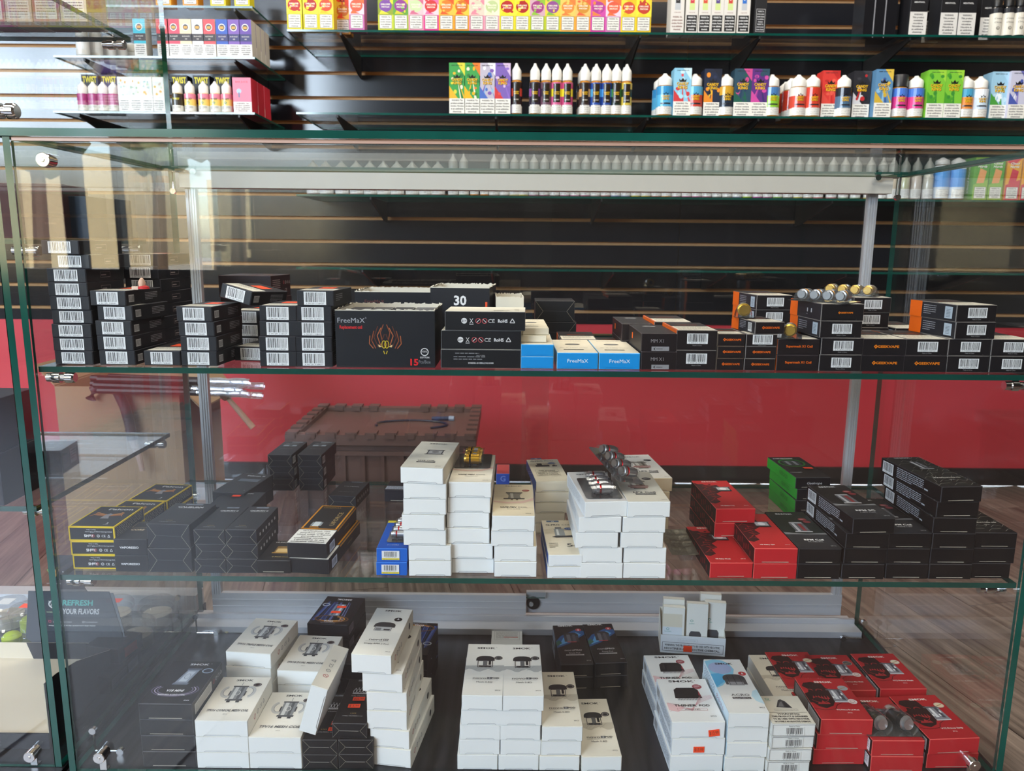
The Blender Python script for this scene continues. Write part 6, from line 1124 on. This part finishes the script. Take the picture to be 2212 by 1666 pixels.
# ================================================================== PRODUCTS ON THE WALL SHELVES
SZ = 2.39
def spot(px, py, dy=0): return atY(px, py, SZ + dy)
BOT = {}
def bottle(key, r, h, liquid, bands, cap='#e9e8e2', logo=None, capfrac=.30, lab=(.06, .66), mt=None, warn=True, neck='cone', labcol=None):
    """dropper bottle: body with liquid colour, sleeve label of coloured bands, white chubby cap"""
    hb = h * (1 - capfrac); b = MB(); c = liquid
    b.lathe([(0, 0), (r * .93, .0005), (r, .003), (r, hb * .90), (r * .94, hb * .96), (r * .80, hb), (0, hb)], 20, c)
    k = {'body': b.mesh(key + '_body', mt or GLOSS, smooth=True)}
    q = MB(); z0, z1 = h * lab[0], h * lab[1]; n = 20
    for a, e, col in bands: q.lathe([(r + .0003, z0 + (z1 - z0) * a), (r + .0003, z0 + (z1 - z0) * e)], n, col)
    w = 2 * math.pi * r * 500; D = Draw(w, (z1 - z0) * 1000); H = D.h      # front half of the sleeve, in mm
    if logo: logo(D)
    if warn: D.rect(w * .20, H * .03, w * .60, H * .25, '#e8e6e0', sub=8); D.para(w * .24, H * .05, w * .52, H * .24, ['WARNING: This', 'product contains', 'nicotine. Nicotine is', 'an addictive chemical'], '#55555a', bold=False)
    def wrap(u, v, e): a = (u - w / 2000) / r; rr = r + .0004 + e; return (rr * math.sin(a), -rr * math.cos(a), z0 + v)
    # split wide faces so that they follow the curve
    for p_ in D.p:
        vs, fs, col = p_
    D.build(q, wrap, base=0, step=.00003)
    k['label'] = q.mesh(key + '_label', GLOSS)
    q = MB(); ch = h - hb
    if neck == 'cone': pr = [(r * .80, hb), (r * .86, hb + .001), (r * .86, hb + ch * .50), (r * .80, hb + ch * .60), (r * .42, hb + ch * .80), (r * .26, hb + ch * .90), (r * .22, h - .001), (0, h)]
    else: pr = [(r * .95, hb), (r * .96, hb + ch * .9), (r * .9, h), (0, h)]
    q.lathe(pr, 20, cap)
    k['cap'] = q.mesh(key + '_cap', PLAS, smooth=True); BOT[key] = k; return k
def putb(key, loc, label, group, rz=0):
    k = BOT[key]; o = ob('bottle', k['body'], None, loc, R(rz)); ob('label', k['label'], o); ob('cap', k['cap'], o); return tag(o, label, 'bottle', group)
def king(D, cx, cy, s, sub=None):
    D.poly([(cx - s * .5, cy + s * .52), (cx - s * .62, cy + s * 1.0), (cx - s * .3, cy + s * .72), (cx, cy + s * 1.15), (cx + s * .3, cy + s * .72), (cx + s * .62, cy + s * 1.0), (cx + s * .5, cy + s * .52)], '#1c1a18')
    for dx, dy, c in ((.06, -.06, '#3a1c10'), (0, 0, '#e8b820')):
        D.text('CANDY', cx + dx * s, cy + s * .25 + dy * s, s * .42, c, tw=s * 1.9, bold=True).text('KING', cx + dx * s, cy - s * .3 + dy * s, s * .42, c, tw=s * 1.5, bold=True)
def blobs(D, x0, y0, w, h, cols, seed, n=9, s=4):
    r = random.Random(seed)
    for i in range(n): D.ell(x0 + w * (.12 + .76 * r.random()), y0 + h * (.1 + .8 * r.random()), s * r.uniform(.5, 1), s * r.uniform(.5, 1), r.choice(cols), 12)
def flavor(key, w, d, h, bg, cols, seed, wf=.30, logo=True, side=None, txt=None, wcol='#e8e6de', wtxt='#3a3a3e', top=None):
    def art(D):
        W_, H = D.w, D.h; y0 = H * wf; D.rect(0, y0, W_, H - y0, bg)
        r = random.Random(seed)
        for i in range(3): a = r.random() * W_; D.poly([(a, y0), (min(W_, a + 7), y0), (W_ * .5, H * .72)], cols[i % len(cols)])
        D.poly([(0, y0), (W_ * .55, y0), (0, H * .55)], cols[0]); D.poly([(W_, H), (W_ * .5, H), (W_, H * .74)], cols[-1])
        blobs(D, 2, y0 + 2, W_ - 4, H - y0 - 4, cols, seed, 8, W_ * .14)
        if logo: king(D, W_ / 2, H * .64, W_ * .36); D.text('DRIP WITH US.', W_ / 2, H * .95, 2.6, '#2a2a2e', tw=W_ * .7, bold=True)
        if txt: txt(D)
        D.rect(0, 0, W_, y0, wcol); D.para(W_ * .06, 1.5, W_ * .88, y0 - 3, WARN, wtxt)
    return K(key, w, d, h, bg, None, faces={'front': bg, 'right': side or bg, 'left': side or bg, 'top': top or bg}, art={'front': art}, flap=None)
# --- first long shelf: tall narrow flavour cartons
def ice(key, bg, c1, c2, ball, seed):
    def art(D):
        W_, H = D.w, D.h; D.poly([(0, 42), (W_, 42), (W_, 70), (0, 95)], c1).poly([(0, 95), (W_, 70), (W_, H), (0, H)], c2)
        D.ell(W_ / 2, 66, W_ * .42, W_ * .38, ball, 18).poly([(4, 44), (W_ - 12, 44), (10, 54)], c2); blobs(D, 3, 45, W_ - 6, 50, (c1, c2, ball), seed, 6, 5)
        D.text('DELUXE', W_ / 2, 70, 4, '#f0ead8', tw=26, bold=True).text('PATCH', W_ / 2, 63, 4, '#f0ead8', tw=22, bold=True).text('ICE', W_ / 2, 94, 8, '#20242c', tw=14, bold=True)
        D.rect(4, 4, W_ - 8, 37, '#26262a').rect(4.8, 4.8, W_ - 9.6, 35.4, '#e4e2da').para(6, 6, W_ - 12, 33, WARN, '#4a4a4e')
    K(key, 44, 44, 140, bg, None, flap=None, art={'front': art})
ICE = [('#c9d040', '#8a9a2a', '#e0d838', '#7a4a9a'), ('#a0b838', '#5f9a3a', '#c9c030', '#8a3a8a'), ('#d890a8', '#e0b8c0', '#c86a88', '#c0d0a0'), ('#d83a8a', '#e8c8d0', '#d86aa0', '#c8383a'), ('#e0a030', '#e8b84a', '#e05a28', '#e07a2a'), ('#d89028', '#e8c040', '#e04a28', '#c87020'),
       ('#d88aa0', '#e0c8b8', '#e0889a', '#d0c8b0'), ('#d8a0b0', '#ece0c8', '#e0d8b8', '#b8c890'), ('#d8cc28', '#ece040', '#f0d020', '#b02a24'), ('#d8cc28', '#ece040', '#f0d020', '#a8241f'), ('#a8b830', '#c8a0b0', '#8ab83a', '#9a3a7a'), ('#b8c030', '#e0c840', '#7ab040', '#8a4a8a'), ('#e0a840', '#ecc060', '#e07a3a', '#d8883a'), ('#e09838', '#e8b868', '#e0603a', '#c88a30'), ('#c83a9a', '#c84aa0', '#e8803a', '#a83a8a'), ('#c870b0', '#e8c8d8', '#e8683a', '#d85a40'), ('#e0c828', '#e8d040', '#d8b820', '#c84a2a'), ('#d8b820', '#ecd838', '#e8c830', '#b83a28')]
for i, c in enumerate(ICE): ice('ice%d' % i, c[0], c[1], c[2], c[3], i)
for i, c in enumerate(ICE):
    p = spot(833.5 + i * 32.7, 71); put('ice%d' % i, (p.x, SZ + .024, ZA + .0004), 0, 'tall fruity flavor carton in the long top-shelf row, %s from the left' % nth(i + 1), 'flavor cartons in the long top row')
for i, (px, j, dy) in enumerate(((637, 8, 0), (672, 9, 0), (705, 16, 0), (741, 5, .05), (771, 15, 0))):
    p = spot(px, 71, dy); put('ice%d' % j, (p.x, SZ + .024 + dy, ZA + .0004), 0, 'flavor carton in the short row of five, long top shelf, %s' % (nth(i + 1)), 'five flavor cartons left of the gap')
for i, (c, px) in enumerate((('#2c2c30', 1462), ('#c8384a', 1493), ('#d04a3a', 1521), ('#5a4a8a', 1548), ('#c8403a', 1575), ('#2a6ac0', 1605))):
    def art(D, c=c, i=i):
        W_ = D.w; D.rect(W_ * .3, 62, W_ * .42, 50, '#c8d890' if i not in (0, 5) else '#b9bdc2').rect(W_ * .35, 80, W_ * .32, 34, c).text('BARZ', W_ * .5, 96, 3, '#e8e8e8', rot=90, tw=16, bold=True).text('GRAPE', W_ / 2, 55, 2.6, '#7a3a3a', tw=W_ * .5)
        if i: D.rect(3, 4, W_ - 6, 44, '#1a1a1c').para(4, 6, W_ - 8, 40, WARN, '#e0e0e0')
        else: D.para(3, 5, W_ - 6, 42, WARN, '#8a6a64')
    K('vape%d' % i, 39 if i == 0 else 36, 60, 134, '#d9d5cf', '#b9b4ac', flap=None, art={'front': art}); p = spot(px, 71)
    put('vape%d' % i, (p.x, SZ + .032, ZA + .0004), 0, 'tall white vaporizer carton, %s from the left in the white row' % nth(i + 1), 'white vaporizer cartons on the top shelf')
K('vapeblk', 34, 50, 132, '#1e1e22', '#4a4a4e', flap=None, art={'front': lambda D: D.frame(4, 5, 26, 62, .8, '#d0d0d0').para(6, 8, 22, 56, WARN + WARN[:3], '#c9c9cc').rect(0, 96, 34, 36, '#8a6aa8').poly([(0, 100), (34, 110), (34, 132), (0, 132)], '#c86aa0')})
p = spot(1641, 71); put('vapeblk', (p.x, SZ + .030, ZA + .0004), 3, 'black carton with a framed white warning at the end of the white row', 'black cartons on the top shelf')
K('bwarn', 50, 70, 128, '#18181c', '#3a3a40', flap=None, art={'front': lambda D: D.rect(0, 0, 50, 62, '#d6d4d0').para(3, 3, 44, 56, ['WARNING:', 'This product', 'contains', 'nicotine.', 'Nicotine is', 'an addictive', 'chemical.'], '#3a3a3e').text('MENTHOL', 25, 88, 4, '#d0d0d0', tw=30, bold=True)})
for i, (px, dy, s) in enumerate(((1981, 0, 'first'), (2010, .09, 'second, set further back'), (2047, .006, 'third'), (2086, .006, 'fourth'), (2135, .05, 'last, beside the dark bottles'))):
    p = spot(px, 71, dy); put('bwarn', (p.x, SZ + .036 + dy, ZA + .0004), -3 if i == 4 else 0, 'black carton with a white warning panel at upper right, %s from left' % s if i < 4 else 'black carton with a white warning panel at upper right, ' + s, 'black warning cartons at upper right')
st_ = ob('display_riser', MB().box(-.048, .048, -.04, .04, 0, .20, '#16161a').box(-.020, -.017, -.0412, -.04, 0, .16, '#8a8a90').box(.012, .015, -.0412, -.04, 0, .17, '#8a8a90').mesh('riser', GLOSS), None, (spot(1912, 71).x, SZ + .08, ZA + .0004)); tag(st_, 'glossy black upright panel on the top shelf left of the warning cartons', 'display panel')
bottle('coast', .0165, .125, '#141416', [(0, .82, '#ddd8cc'), (.82, 1, '#26262a')], cap='#18181a', warn=False, logo=lambda D: D.text('Coastal', D.w / 2, D.h * .62, 4.4, '#2a2a2e', tw=D.w * .44, sh=.3).text('Clouds', D.w / 2, D.h * .48, 4.4, '#2a2a2e', tw=D.w * .42, sh=.3).ell(D.w / 2, D.h * .26, 5, 5, '#8a867c'))
for i, px in enumerate((2158, 2182, 2205, 2231)): p = spot(px, 71, .02); putb('coast', (p.x, SZ + .045 - i * .004, ZA + .0004), 'dark bottle with a cream label at the upper right corner, %s from left' % nth(i + 1), 'dark bottles at the upper right corner')
# --- candy shelf
CK = [('#3f9a4c', ('#e0b030', '#e8e0c8', '#2f7a3c', '#d8d040')), ('#3f9a4c', ('#e8b020', '#2f7a3c', '#e8e0c8', '#e07a2a')), ('#b9b4c4', ('#4a6ab8', '#8ab8d8', '#7a5aa8', '#e8e8f0')), ('#7a60b0', ('#c83a3a', '#d8504a', '#8a6ac0', '#d0b8d8'))]
for i, (bg, cols) in enumerate(CK):
    flavor('ck%d' % i, 46.5, 46, 142, bg, cols, i + 20); p = spot(987.5 + i * 32.6, 249); put('ck%d' % i, (p.x, SZ + .025, ZB + .0004), 0, 'colorful square carton on the second long shelf, %s of the joined four' % nth(i + 1), 'four joined candy cartons')
def lg(D): D.rect(D.w * .30, D.h * .36, D.w * .40, D.h * .60, '#2a2118', sub=6); king(D, D.w / 2, D.h * .66, D.w * .17); D.text('ON SALT', D.w / 2, D.h * .44, 3, '#d8d0c0', tw=D.w * .28, bold=True)
SLIM = [('#c8442e', '#2c1a18'), ('#8a4a9a', '#2e2434'), ('#3a2c3a', '#6a4a5a'), ('#e0d030', '#c85a8a'), ('#e8d83a', '#c04a7a'), ('#d8a05a', '#3a2c28'), ('#4aa0d8', '#2a4a9a'), ('#4a90d0', '#24408a'), ('#3a7a3a', '#1e2a1e'), ('#2c3a20', '#c8b040')]
for i, (a, c) in enumerate(SLIM): bottle('slim%d' % i, .0168, .146, '#a06a1c', [(0, .24, '#dcdad2'), (.24, .55, c), (.55, .8, a), (.8, 1, c)], logo=lg, capfrac=.34, lab=(.02, .62))
for i, px in enumerate((1115, 1155, 1179, 1202, 1225, 1263, 1287, 1310, 1331, 1353)):
    p = spot(px, 249); putb('slim%d' % i, (p.x, SZ + .019, ZB + .0004), 'slim white-capped bottle on the candy shelf, %s from the left' % nth(i + 1), 'slim white-capped bottles')
for i, px in enumerate((1258, 1282, 1348)): p = spot(px, 249, .04); putb('slim%d' % (5 + i), (p.x, SZ + .062, ZB + .0004), 'slim white-capped bottle standing behind the front row, %s of three' % nth(i + 1), 'slim white-capped bottles')
def lg2(D): king(D, D.w / 2, D.h * .60, D.w * .17); D.rect(D.w * .3, D.h * .36, D.w * .4, D.h * .05, '#2a2a30', sub=6)
CH_ = [('c_blue', '#58b0dc', '#3a90c8'), ('c_straw', '#c8483a', '#58a8d0'), ('c_dark', '#26303e', '#c89a30'), ('c_green', '#8ac83a', '#4a7ab0'), ('c_red', '#d04a3a', '#e8e0d8'), ('c_red2', '#d0432e', '#c83a2a'), ('c_ice', '#4a6a88', '#1e2430'), ('c_pink', '#d83a88', '#4a78d0'), ('c_mix', '#e08a3a', '#4aa0c8'), ('c_cloud', '#c8d8e8', '#e8eef4')]
for nme, a, c in CH_: bottle(nme, .0245, .122, '#b07a20', [(0, .26, '#e6e4de'), (.26, .7, a), (.7, 1, c)], logo=lg2, capfrac=.30, lab=(.03, .68))
bottle('c_black', .0245, .122, '#b07a20', [(0, .26, '#e6e4de'), (.26, .7, '#d83a88'), (.7, 1, '#4a78d0')], logo=lg2, capfrac=.28, lab=(.03, .68), cap='#26262a', neck='flat')
FB = [('f_berry', '#8ac4e0', ('#c83a40', '#d8505a', '#a8d8e8', '#c8e4f0')), ('f_mango', '#222a40', ('#e08a2a', '#2c3450', '#e0b030', '#1c2234')), ('f_squid', '#2a4a5c', ('#1e5a4a', '#6a3a8a', '#243a5a', '#c84a8a')), ('f_pinkp', '#5a2c7a', ('#c84a9a', '#3a2c6a', '#8a3a8a', '#2a4a5c')), ('f_red', '#d03a34', ('#d84a40', '#c02c2a', '#e05a4a', '#b82a28')), ('f_black', '#26262c', ('#d0d0d4', '#1c1c20', '#b82a2c', '#3a3a40')), ('f_worm', '#5a88b0', ('#c8a83a', '#8ab8d8', '#3a5a9a', '#d8b84a')), ('f_green', '#7ac03a', ('#4a9a2c', '#a8d850', '#3a8a34', '#9ad040')), ('f_batch', '#9ac4dc', ('#4a9a40', '#e8f0f4', '#b8d8e8', '#a8d0e8')), ('f_icy', '#c4c4d8', ('#4a5aa8', '#8a80c0', '#e8e8f4', '#6a6ab0'))]
for i, (nme, bg, cols) in enumerate(FB): flavor(nme, 51, 50, 134, bg, cols, 40 + i)
row = [('b', 'c_blue', 1437, 0, 'pale blue, leftmost'), ('b', 'c_blue', 1428, .05, 'pale blue, hidden behind the leftmost'), ('k', 'f_berry', 1472, .004, 'blue with red berries'), ('b', 'c_straw', 1502, -.0, 'red and blue, left of the dark mango carton'), ('k', 'f_mango', 1537, .012, 'dark blue with orange fruit'), ('b', 'c_dark', 1570, 0, 'dark label, between two dark cartons'),
       ('k', 'f_squid', 1602, .006, 'dark teal'), ('k', 'f_pinkp', 1639, .006, 'purple and pink'), ('b', 'c_green', 1669, 0, 'lime green'), ('b', 'c_red2', 1700, .10, 'red, third behind the red pair'), ('b', 'c_red2', 1711, .05, 'red, second behind the red pair'), ('b', 'c_red', 1727, 0, 'red and white, left of the red pair'), ('b', 'c_red2', 1758, 0, 'red, right of the red pair'),
       ('k', 'f_red', 1791, .020, 'bright red'), ('b', 'c_ice', 1825, 0, 'grey-blue, between red and black cartons'), ('k', 'f_black', 1858, .022, 'black and white'), ('k', 'f_worm', 1905, -.002, 'blue with yellow streaks'), ('b', 'c_black', 1946, .0, 'pink and blue, black-capped'), ('b', 'c_pink', 1982, 0, 'pink and blue, white-capped'), ('k', 'f_green', 2018, .0, 'bright green, left of the two'), ('k', 'f_green', 2056, .0, 'bright green, right of the two'),
       ('b', 'c_mix', 2090, -.0, 'rainbow label'), ('b', 'c_cloud', 2121, .0, 'pale cloud label'), ('k', 'f_batch', 2155, .016, 'sky blue over green grass'), ('k', 'f_icy', 2195, .004, 'white and violet')]
lx = -9
for t, key, px, dy, lab in row:
    p = spot(px, 249, dy)
    if t == 'b': putb(key, (p.x, SZ + .027 + dy, ZB + .0004), 'wide dropper bottle on the candy shelf, ' + lab, 'wide dropper bottles')
    else:
        hd = .028
        put(key, (p.x, SZ + hd + dy + .0, ZB + .0004), 0, 'square flavor carton on the candy shelf, ' + lab, 'square flavor cartons')
# --- shelf seen through the counter top
tints = ['#c8c8c0', '#a8b8a0', '#c0c0b8', '#b8b8b0', '#c8c088', '#c8b860', '#b88898', '#b08090', '#a8a0a0', '#b890a0', '#c090a8', '#b87890', '#b8a8a8', '#b07878', '#8890b8', '#9aa0b8', '#b8b040', '#b8a848', '#b07868', '#c89858', '#b08890', '#c080a0', '#c878a0', '#b88090', '#a8a8a4', '#a8a8a4', '#a0a8b8', '#a8c848', '#c068a8', '#b888a0', '#90b868', '#a8a898', '#b8b060', '#b8a890', '#c08080', '#b88080', '#98b090', '#90a888', '#c8b040', '#a8a8a0', '#b0a898', '#a8b090', '#b0a8a0', '#a8a8a0']
CLR = mat('tinted_bottle', None, .15, spec=.7); CAPM = mat('frosted_cap', None, .3)
def clearb(key, r, h, tint, capf):
    hb = h * (1 - capf); b = MB(); b.lathe([(0, 0), (r * .95, .001), (r, .003), (r, hb * .9), (r * .8, hb), (0, hb)], 14, tint); q = MB()
    q.lathe([(r * .8, hb), (r * .88, hb + .001), (r * .88, hb + (h - hb) * .5), (r * .5, hb + (h - hb) * .72), (r * .22, hb + (h - hb) * .86), (r * .18, h), (0, h)], 14, '#8f918c')
    l = MB(); l.lathe([(r + .0003, .004), (r + .0003, .030)], 14, '#dfe0de'); D = Draw(math.pi * r * 1000, 26); D.small(D.w * .2, 22, D.w * .6, 6, 3.6, '#8a8c90')
    def wrap(u, v, e): a = (u - D.w / 2000) / r; rr = r + .0005 + e; return (rr * math.sin(a), -rr * math.cos(a), .004 + v)
    D.build(l, wrap, base=0); BOT[key] = {'body': b.mesh(key, CLR, smooth=True), 'cap': q.mesh(key + 'c', CAPM, smooth=True), 'label': l.mesh(key + 'l', GLOSS)}
for i, t in enumerate(tints): clearb('cl%d' % i, .0152, .123, t, .40)
clearb('short', .021, .100, '#c9c9c2', .38); clearb('short2', .021, .100, '#c8b8b4', .38)
for i, px in enumerate((674, 702, 736, 768, 798, 827, 856, 889, 918, 945)):
    p = spot(px, 425); putb('short' if i % 3 else 'short2', (p.x, SZ + .024, ZC + .0004), 'short frosted dropper bottle behind the counter rail, %s from the left' % nth(i + 1), 'short frosted dropper bottles')
cx = [978, 1001, 1067, 1089, 1111, 1131, 1153, 1176, 1198, 1221, 1243, 1265, 1287, 1309, 1331, 1353, 1375, 1397, 1419, 1441, 1463, 1485, 1507, 1529, 1551, 1573, 1595, 1617, 1639, 1661, 1683, 1705, 1727, 1749, 1771, 1800, 1826, 1852, 1882, 1908, 1931, 1957, 1982, 2008]
for i, px in enumerate(cx):
    p = spot(px, 425); putb('cl%d' % i, (p.x, SZ + .018, ZC + .0004), 'tall frosted dropper bottle behind the counter rail, %s from the left' % nth(i + 1), 'tall frosted dropper bottles')
for i in range(2): clearb('orb%d' % i, .013, .072, '#d08a30', .3); p = spot(1024 + i * 22, 425); putb('orb%d' % i, (p.x, SZ + .018, ZC + .0004), 'small amber bottle in the gap behind the counter rail, %s' % ('left', 'right')[i], 'small amber bottles')
bottle('w_amber', .013, .085, '#a06a2a', [(0, .45, '#d8d6ce'), (.45, 1, '#b8803a')], logo=None, cap='#3a3026', lab=(.02, .7), neck='flat', capfrac=.15)
bottle('w_fruit', .0175, .088, '#8a7a4a', [(0, .4, '#d8d6ce'), (.4, .7, '#b8b87a'), (.7, 1, '#5a5048')], cap='#6a5a48', lab=(.02, .8), capfrac=.16, neck='flat')
bottle('w_blue', .0235, .125, '#7a5a3a', [(0, .35, '#c9d4e0'), (.35, .9, '#4a90d8'), (.9, 1, '#dfe4ea')], cap='#d8d8d8', lab=(.03, .80), capfrac=.18)
for key, px, lab in (('w_amber', 1925, 'small amber bottle with cream label behind the right rear bracket'),): p = spot(px, 425, .0); putb(key, (p.x, SZ + .060, ZC + .0004), lab, 'labelled bottles right of the counter stile')
for i, px in enumerate((1950, 1974, 1996)): p = spot(px, 425, -.0); o_ = putb('w_fruit', (p.x + .012, SZ + .0635, ZC + .0004), 'small fruit-labelled bottle behind the frosted row at right, %s' % nth(i + 1), 'labelled bottles right of the counter stile')
for i, px in enumerate((2039, 2073)): p = spot(px, 425); putb('w_blue', (p.x, SZ + .027, ZC + .0004), 'blue-labelled bottle at the right of the row behind the counter, %s' % ('left one', 'right one')[i], 'labelled bottles right of the counter stile')
def nurd(key, bg, c1, c2):
    K(key, 43, 60, 124, bg, None, flap=None, faces={'left': c1, 'right': c1}, art={'front': lambda D: D.poly([(0, 44), (43, 60), (43, 124), (20, 100), (0, 110)], c1).poly([(8, 48), (30, 50), (36, 84), (16, 92)], c2).text('Cloud', 22, 106, 6, '#26262a', tw=26, sh=.3, bold=True).text('Nurdz', 22.6, 97, 6, '#26262a', tw=27, sh=.3, bold=True).text('Cloud', 21.4, 106.6, 6, '#f0ece0', tw=26, sh=.3, bold=True).text('Nurdz', 22, 97.6, 6, '#f0ece0', tw=27, sh=.3, bold=True).frame(4, 4, 35, 34, .8, '#2a2a2e').rect(4.8, 4.8, 33.4, 32.4, '#e2e0d8').para(6, 6, 31, 30, WARN, '#4a4a4e'),
      'left': lambda D: D.text('Cloud Nurdz', 30, 60, 8, '#f0ece0', rot=90, tw=80, sh=.3)})
nurd('n_green', '#8ab048', '#5a9a3c', '#e09a60'); nurd('n_red', '#c83a48', '#e0a030', '#c8304a')
for i, (key, px) in enumerate((('n_green', 2116), ('n_green', 2149), ('n_red', 2185), ('n_red', 2219))):
    p = spot(px, 425); put(key, (p.x, SZ + .032, ZC + .0004), 0, '%s carton with scripted lettering behind the counter, %s one' % ('green and orange' if i < 2 else 'red and yellow', ('left', 'right')[i % 2]), 'scripted flavor cartons')
# --- short shelves at upper left
CUB = [('#3ab4cc', 304, 'cyan'), ('#c8404a', 354, 'dull red'), ('#d84a60', 378, 'pinkish red'), ('#d8c8a8', 404, 'cream'), ('#d8d8da', 429, 'white'), ('#d85058', 454, 'coral red'), ('#3a5ab0', 482, 'blue'), ('#7a5aa8', 507, 'light violet'), ('#64489a', 532, 'deep violet')]
def cube(key, c):
    K(key, 35.5, 40, 102, '#dcdad6', None, flap=None, faces={'right': '#c9c4bc'}, art={'front': lambda D: D.rect(0, 34, 35.5, 68, c).rect(0, 42, 35.5, 20, '#3a3438' if c not in ('#3a5ab0', '#7a5aa8', '#64489a') else '#3a3a6a').ell(17.7, 80, 10, 10, '#e8e6e0').ell(17.7, 80, 8, 8, '#4a4a52').rect(12, 76, 11, 7, '#c89a4a').text('BLUE RAZZ', 17.7, 55, 3, '#c9c4bc', tw=22, bold=True).text('ICE', 17.7, 48, 3, '#c9c4bc', bold=True).para(3, 4, 29, 28, WARN, '#55555a')})
for i, (c, px, nm) in enumerate(CUB):
    cube('cub%d' % i, c); p = spot(px, 122)
    put('cub%d' % i, (p.x, SZ + .022, Z2 + .0004), 0, '%s-topped small carton on the short upper left shelf' % nm, 'small cartons on the short shelf')
for j in (1, 2, 3):
    p = spot(532, 122); put('cub8', (p.x, SZ + .022 + .0425 * j, Z2 + .0004), 0, 'deep violet small carton standing behind the front one, %s row' % nth(j + 1), 'small cartons on the short shelf')
bottle('pale', .018, .078, '#d9d9d4', [(0, 1, '#dfe2e4')], logo=None, capfrac=.3, cap='#e2e2de', neck='flat')
for i, (px, dy) in enumerate(((172, 0), (184, .045), (197, .09), (207, .135), (216, .18))): p = spot(px, 122); putb('pale', (p.x, SZ + .022 + dy, Z2 + .0004), 'pale bottle at the left end of the short shelf, %s from the front' % nth(i + 1), 'pale bottles on the short shelf')
K('twist', 50, 40, 113, '#1c1c20', None, flap=None, art={'front': lambda D: D.text('TWIST', 25, 99, 17, '#e8d81c', tw=42, bold=True).rect(0, 0, 50, 30, '#d8d6ce').poly([(0, 30), (50, 30), (50, 60), (0, 45)], '#7a3a6a')})
for i, px in enumerate((190, 232, 384, 432, 478)): p = spot(px, 242, .03); put('twist', (p.x, SZ + .075, Z3 + .0004), 0, 'black carton with yellow lettering behind bottles at left, %s from the left' % nth(i + 1), 'yellow-lettered black cartons')
bottle('tw_pink', .0165, .086, '#e0ddd6', [(0, .34, '#dcdcd4'), (.34, 1, '#a83a7a')], capfrac=.42, cap='#e8e6e0', lab=(.02, .58), warn=False, logo=lambda D: D.rect(D.w * .25, D.h * .5, D.w * .5, D.h * .1, '#d8d05a').small(D.w * .25, D.h * .26, D.w * .5, 3, 3, '#77777a'))
bottle('tw_dark', .0165, .090, '#d8b878', [(0, .34, '#dcdcd4'), (.34, 1, '#3a342c')], capfrac=.40, cap='#e8e6e0', lab=(.02, .58), warn=False, logo=lambda D: D.text('TWIST', D.w / 2, D.h * .7, 5, '#e0d84a', tw=D.w * .4, bold=True).small(D.w * .25, D.h * .26, D.w * .5, 3, 3, '#77777a'))
bottle('tw_lemon', .0165, .090, '#e8c890', [(0, .34, '#dcdcd4'), (.34, .7, '#e8c870'), (.7, 1, '#d8849a')], capfrac=.40, cap='#e8e6e0', lab=(.02, .58), warn=False, logo=lambda D: D.text('TWIST', D.w / 2, D.h * .7, 5, '#3a4a2c', tw=D.w * .4, bold=True).ell(D.w / 2, D.h * .5, 4, 4, '#5a7a3a').small(D.w * .25, D.h * .26, D.w * .5, 3, 3, '#77777a'))
for i, px in enumerate((175, 198, 219, 242)): p = spot(px, 242); putb('tw_pink', (p.x, SZ + .020, Z3 + .0004), 'white-capped bottle with a magenta label at left, %s from the left' % nth(i + 1), 'magenta-labelled bottles')
for i, px in enumerate((380, 407, 437, 462, 487)): p = spot(px, 242); putb('tw_dark' if i == 0 else 'tw_lemon', (p.x, SZ + .020, Z3 + .0004), 'white-capped bottle with a %s on the lower short shelf%s' % ('black label' if i == 0 else 'pink-yellow label', '' if i == 0 else ', %s from left' % nth(i)), 'white-capped bottles left of the pink carton')
for i, (px, c) in enumerate(((270, '#c8a08a'), (295, '#a8c0a8'), (320, '#a8c0d0'), (344, '#c8b0a8'))):
    K('wf%d' % i, 35, 40, 97, '#dfe2e2', None, flap=None, art={'front': lambda D, c=c, i=i: (blobs(D, 1, 40, 33, 52, (c, '#d8b070', '#b8d0c0'), i + 3, 7, 4), D.para(3, 3, 29, 30, WARN, '#8a8c90'))}); p = spot(px, 242)
    put('wf%d' % i, (p.x, SZ + .022, Z3 + .0004), 0, 'white dotted carton on the lower short shelf, %s from the left' % nth(i + 1), 'white dotted cartons')
K('bjuice', 54, 60, 98, '#d8506a', None, flap=None, faces={'right': '#c83040'}, art={'front': lambda D: D.rect(0, 30, 54, 68, '#e08098').text('BAR JUICE', 27, 86, 5, '#a82a4a', tw=36).ell(18, 60, 7, 7, '#a8c0dc').rect(16, 42, 4, 14, '#6a7a9a').rect(0, 0, 54, 30, '#e4dcd8').para(4, 2, 46, 26, WARN, '#4a3a3e')})
for j in range(3): p = spot(524, 242); put('bjuice', (p.x, SZ + .034 + j * .0625, Z3 + .0004), 0, 'pink carton at the right end of the lower short shelf, %s from the front' % nth(j + 1), 'pink cartons on the short shelf')
for i, px in enumerate((352, 380, 410, 440, 470, 500, 522)):
    p = spot(px, 12); put(('ice4', 'ice9', 'ice5', 'ice8', 'ice16', 'ice17', 'ice9')[i], (p.x, SZ + .026, Z1 + .0004), 0, 'flavor carton on the highest short shelf %s' % nth(i + 1), 'cartons on the highest short shelf') if i in (0, 2, 4, 6) else None
